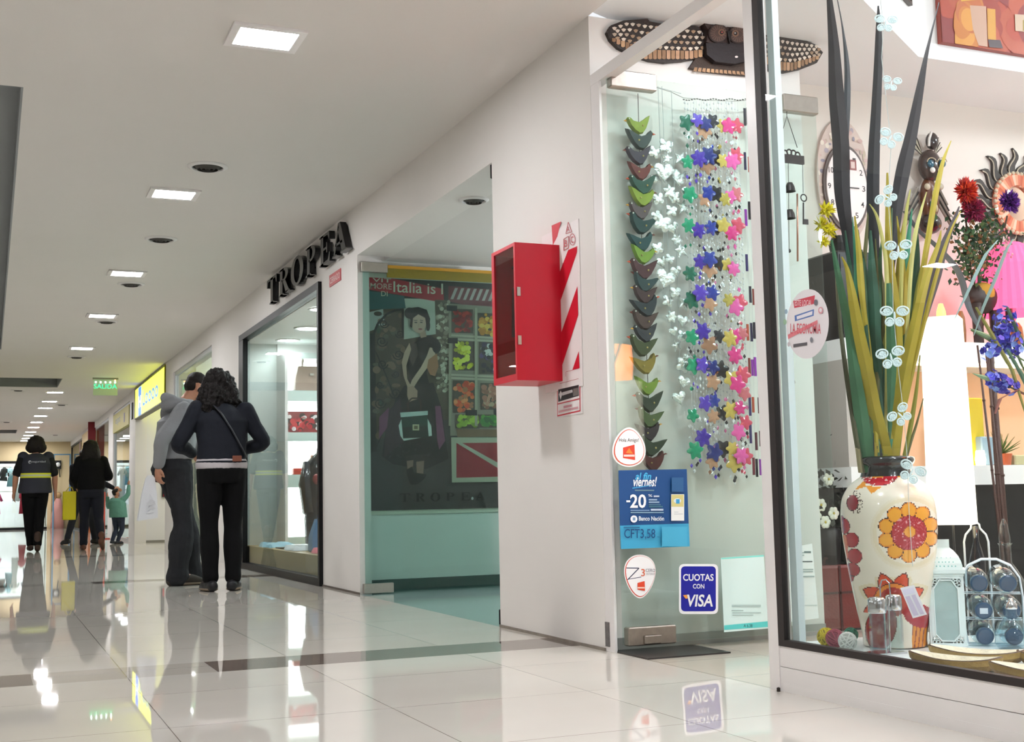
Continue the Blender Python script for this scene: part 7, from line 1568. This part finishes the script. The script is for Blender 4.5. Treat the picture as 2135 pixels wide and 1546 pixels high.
M_hair2 = mat('short dark hair', '1c1614', rough=.6, bump=.5, bscale=200, spec=.3)
M_hood = mat('grey marl fleece', '8b8d90', rough=.95, noise=.10, nscale=220, bump=.4, bscale=200)
M_denim = mat('navy denim', '090f1b', rough=.85, noise=.2, nscale=40, bump=.3, bscale=250)
M_black = mat('black trousers cloth', '0b0b0d', rough=.9, bump=.2, bscale=200, spec=.25)
M_jeans = mat('charcoal jeans', '2e2f32', rough=.9, noise=.25, nscale=8, bump=.3, bscale=220, spec=.25)
M_shoe = mat('dark suede shoe', '3a342e', rough=.8); M_shoe2 = mat('black shoe', '17171b', rough=.5); M_sole = mat('pale rubber sole', '8a7a68', rough=.8)
def base(**k):
    J = dict(pelvis=(0, 0, .94), chest=(0, .0, 1.27), neck=(0, .0, 1.46), head=(0, .02, 1.575), face=(0, 1, -.05),
             lsh=(-.175, 0, 1.385), rsh=(.175, 0, 1.385), lel=(-.23, -.03, 1.11), rel=(.23, -.03, 1.11), lwr=(-.24, .03, .87), rwr=(.24, .03, .87),
             lhp=(-.09, 0, .90), rhp=(.09, 0, .90), lkn=(-.10, .02, .49), rkn=(.10, .02, .49), lan=(-.10, -.02, .085), ran=(.10, -.02, .085), lto=(-.12, .13, .035), rto=(.12, .13, .035))
    J.update(k); return J
# ---- the woman with long dark hair, seen from behind, standing close to the man
J = base(pelvis=(.0, 0, .94), chest=(.01, .03, 1.26), neck=(-.0, .05, 1.435), head=(-.02, .09, 1.545), face=(-.45, 1, -.35),
         lsh=(-.175, .04, 1.37), rsh=(.19, .03, 1.36), lel=(-.315, .04, 1.11), rel=(.33, .03, 1.12), lwr=(-.17, .22, 1.04), rwr=(.17, .22, 1.05), lup=(0, 1, .3), rup=(0, 1, .3), lcurl=.9, rcurl=.9,
         lkn=(-.085, .03, .49), rkn=(.095, .03, .49), lan=(-.085, -.02, .085), ran=(.08, -.04, .085), lto=(-.10, .12, .035), rto=(.14, .08, .035))
def jacket_trim(b, J, q):
    b.T = None
    for z, r in ((.965, 1.0),):
        b.tube([( .183*math.cos(a*math.pi/16), -.0+.143*math.sin(a*math.pi/16), z) for a in range(33)], .010, 6, cap=False)
pw = onZ(461, 1231, 0)
woman = human('person', 'person with long dark hair in a navy jacket, back turned, facing the man in grey', pw, math.radians(4), 1.69, J,
    [trousers(M_black, 1.04, 1.0, .006, flare=1.1), top_(mat('pale shirt', 'b4aeb0', rough=.9), 'shirt', .915, .90, 'bare', .006, hemw=1.26), top_(M_denim, 'jacket', .965, 1.10, 'long', .012, hemw=.98, waist=1.04, collar=.03),
     rolled(jacket_trim, 'jacket_hem', M_denim), hair_long(M_hair, .27, .115, .06), shoes(M_shoe2, M_sole)])
def addp(t, name, m, fn, smooth=True):
    b = MB(); fn(b); o = b.build(name, m, None, loc=(0, 0, 0), smooth=smooth); o.parent = t; return o
addp(woman, 'bag_strap', mat('dark strap', '1c1c24', rough=.5), lambda b: b.tube([(-.10, -.035, 1.43), (-.03, -.115, 1.33), (.05, -.128, 1.2), (.13, -.12, 1.06), (.17, -.09, 1.0)], .015, 6, flat=.35))
addp(woman, 'leather_patch', mat('tan leather patch', '7a4634', rough=.6), lambda b: b.bev(.045, .115, -.160, -.148, .965, 1.01, .004), False)
# ---- the man in the grey hooded top, in profile, looking down at her
J = base(pelvis=(0, -.02, .94), chest=(0, .01, 1.27), neck=(0, .075, 1.44), head=(0, .17, 1.56), face=(0, 1, -.55),
         rsh=(.17, -.01, 1.37), lsh=(-.17, .02, 1.37), rel=(.21, -.20, 1.13), rwr=(.17, -.215, .93), rhd=(-.05, .0, -1), rup=(.3, -1, 0), rcurl=.8, lel=(-.22, .10, 1.12), lwr=(-.12, .30, 1.10), lup=(0, 0, 1),
         rhp=(.085, -.01, .90), lhp=(-.085, -.01, .90), rkn=(.10, .02, .49), ran=(.10, -.02, .085), rto=(.12, .13, .035), lkn=(-.10, .14, .50), lan=(-.11, .20, .085), lto=(-.12, .35, .035))
pm_ = onZ(364, 1219, 0)
man = human('person', 'person with short hair in a grey hooded top and jeans holding a white bag', pm_, math.radians(-74), 1.75, J,
    [trousers(M_jeans, 1.14, .99, .02, .03, 1.3), top_(mat('black undershirt', '151518', rough=.9), 'undershirt', .93, .92, 'bare', .004, hemw=1.1), top_(M_hood, 'hoodie', .985, 1.12, 'long', .018, hemw=1.0, waist=1.12, hood=True),
     hair_short(M_hair2), shoes(M_shoe, M_sole, .02, 1.06)])
# carried white paper bag
hw = onY(316, 990, pm_.y-.16); Bz = onY(317, 1082, pm_.y-.16).z
b = MB('e4e6ea'); tz = hw.z+.0; x0, y0_ = hw.x, hw.y; HB = tz-Bz
prof_ = [(.015, .012, 1.0), (.028, .016, .93), (.045, .03, .6), (.055, .045, .25), (.062, .05, .0)]
vs = []
for wx, wy, u in prof_:
    for (sx, sy) in ((-1, -1), (0, -.86), (1, -1), (.93, 0), (1, 1), (0, .86), (-1, 1), (-.93, 0)): vs.append((x0-.01-.02*(1-u)+sx*wx*1.25, y0_+sy*wy+.006*math.sin(u*9+sx*2), Bz+HB*u+.010*sx*(1-u)))
b.add(vs, [(k*8+j, k*8+(j+1) % 8, (k+1)*8+(j+1) % 8, (k+1)*8+j) for k in range(4) for j in range(8)]+[tuple(range(7, -1, -1)), tuple(range(32, 40))])
for (px_, pz_) in ((0, .12), (.5, .2), (-.4, .3), (.2, .35)):
    b.add([(x0-.05, y0_-.047, Bz+HB*pz_), (x0+.03, y0_-.047, Bz+HB*(pz_+.05)), (x0-.01, y0_-.055, Bz+HB*(pz_+.1))], [(0, 1, 2)])
b.build('paper_bag', mat('white paper bag', 'e6e8ec', rough=.6, bump=.4, bscale=14), label='crumpled white bag hanging from the hand of the man in grey', cat='bag')
# ---- walking away: the guard in a vest, the woman in black, an adult behind her and a child
far = False
pg = onZ(71, 1150, 0)
J = base(lel=(-.27, -.02, 1.12), rel=(.27, .0, 1.12), lwr=(-.285, .06, .88), rwr=(.285, .05, .88), lup=(-1, 0, 0), rup=(1, 0, 0), lkn=(-.08, .05, .49), rkn=(.07, .01, .49), lan=(-.04, .12, .10), lto=(-.05, .26, .05), ran=(.04, -.08, .10), rto=(.05, .05, .035))
M_vest = mat('charcoal vest', '2c2e38', rough=.8, bump=.2, bscale=100)
guard = human('person', 'person with bobbed hair in a charcoal vest with yellow reflective stripe, walking away', pg, math.radians(3), 1.72, J,
    [trousers(M_black, 1.10, 1.0, .008), top_(mat('black polo', '101013', rough=.9), 'polo_shirt', .95, 1.1, 'short', .008), top_(M_vest, 'vest', .86, 1.22, 'none', .010, hemw=1.12, waist=1.08), shoes(mat('brown ankle boots', '3c2a22', rough=.6), None, .14),
     hair_long(M_hair2, .10, .085, .03)], near=False)
def stripe(b):
    for z0, z1, c, rr_ in ((1.085, 1.155, 'd6dc2c', 1.0), (1.108, 1.132, 'b8c0a8', 1.01)):
        vs = []; n = 15
        for k in range(n):
            a = math.radians(200+140*k/(n-1)); vs += [(.225*rr_*math.cos(a), .168*rr_*math.sin(a), z0), (.225*rr_*math.cos(a), .168*rr_*math.sin(a), z1)]
        b.add(vs, [(2*k, 2*k+2, 2*k+3, 2*k+1) for k in range(n-1)], c)
addp(guard, 'reflective_stripe', mat('reflective tape', None, rough=.4), stripe)
def logo(b): art(b, [('e', -.095, 1.315, .022, .024, 'b8bcc4'), ('e', -.09, 1.31, .012, .014, '2c2e38'), ('t', 'seguridad', -.065, 1.30, .12, 1.335, 'b0b4bc')], (0, -.176, 0), UX, UZ, .0, .001)
addp(guard, 'back_print', M_print, logo, False)
pb_ = onZ(188, 1146, 0)
J = base(lel=(-.26, .0, 1.13), rel=(.27, .0, 1.13), lwr=(-.21, .17, .98), rwr=(.14, .24, 1.12), lup=(-1, 0, 0), rup=(0, 1, 0), lcurl=1.0, lkn=(-.09, .08, .50), lan=(-.10, .12, .085), lto=(-.12, .26, .035), rkn=(.12, -.03, .49), ran=(.16, -.26, .17), rto=(.18, -.18, .05), head=(-.01, .03, 1.57))
girl = human('person', 'person with long dark hair in black carrying a yellow bag, walking away', pb_, math.radians(-4), 1.66, J,
    [trousers(mat('dark blue jeans', '10131f', rough=.9), 1.12, 1.0, .008), top_(M_black, 'sweater', .93, 1.14, 'long', .012, hemw=1.05, waist=1.1), hair_long(M_hair, .27, .09, .02), shoes(mat('brown boot', '5a3424', rough=.6), None, .05)], near=False)
Yb_ = pb_.y+.1; A_, B_ = onY(131, 1024, Yb_), onY(158, 1083, Yb_)
t = thing('yellow_bag', 'yellow shopping bag carried by the person in the black sweater', 'bag', ((A_.x+B_.x)/2, Yb_, B_.z))
b = MB(); b.bev(A_.x, B_.x, Yb_-.05, Yb_+.05, B_.z, A_.z, .008); b.build('bag_body', mat('yellow plastic', 'd2c400', rough=.45, bump=.5, bscale=9), t)
b = MB('c8b800'); cx_ = (A_.x+B_.x)/2; b.tube([(cx_-.05, Yb_, A_.z), (cx_-.01, Yb_, A_.z+.06), (cx_+.03, Yb_, A_.z+.06), (cx_+.06, Yb_, A_.z)], .006, 6); b.build('handle', M_paint, t)
pa_ = onZ(172, 1134, 0)
J = base(lel=(-.2, .1, 1.12), lwr=(-.15, .25, 1.0), rel=(.33, .0, 1.10), rwr=(.52, .05, 1.0), rhd=(1, 0, -.3), rup=(0, -1, .2), lkn=(-.16, .0, .50), lan=(-.26, -.06, .10), lto=(-.34, .03, .04), rkn=(.14, .06, .50), ran=(.20, .10, .09), rto=(.30, .18, .035))
human('person', 'person in dark clothes just ahead of the yellow bag carrier, reaching to the child', pa_, math.radians(-8), 1.66, J,
    [trousers(mat('dark grey trousers', '1b1d26', rough=.9), 1.0, 1.0, .008), top_(mat('dark navy coat', '14161e', rough=.9), 'coat', .92, 1.08, 'long', .01), hair_short(M_hair2), shoes(M_shoe2, None)], near=False)
pk = onZ(246, 1133, 0)
J = base(pelvis=(0, 0, .80), chest=(-.01, -.03, 1.14), neck=(-.04, -.06, 1.36), head=(-.05, -.10, 1.50), face=(.5, .4, 1.2), lsh=(-.16, -.04, 1.28), rsh=(.15, -.04, 1.30), lel=(-.30, .0, 1.10), lwr=(-.33, .0, 1.38), rel=(.28, .0, 1.45), rwr=(.30, .02, 1.72), rhd=(.02, 0, 1), rup=(0, -1, 0), rcurl=.2,
         lhp=(-.09, 0, .78), rhp=(.09, 0, .78), lkn=(-.08, .05, .43), lan=(-.14, -.10, .10), lto=(-.10, .0, .035), rkn=(.10, .04, .43), ran=(-.02, .04, .09), rto=(.06, .16, .035))
human('person', 'child in a teal jacket with one arm raised, looking up beside the far shop window', pk, math.radians(-25), 1.0, J,
    [trousers(mat('child jeans', '2c3446', rough=.9), 1.1, .92, .01), top_(mat('teal jacket', '62988a', rough=.7, bump=.2, bscale=60), 'jacket', .78, 1.35, 'long', .02, hemw=1.15, waist=1.15), hair_short(M_hair2), shoes(mat('grey child shoe', '30343c', rough=.7), None)], near=False)
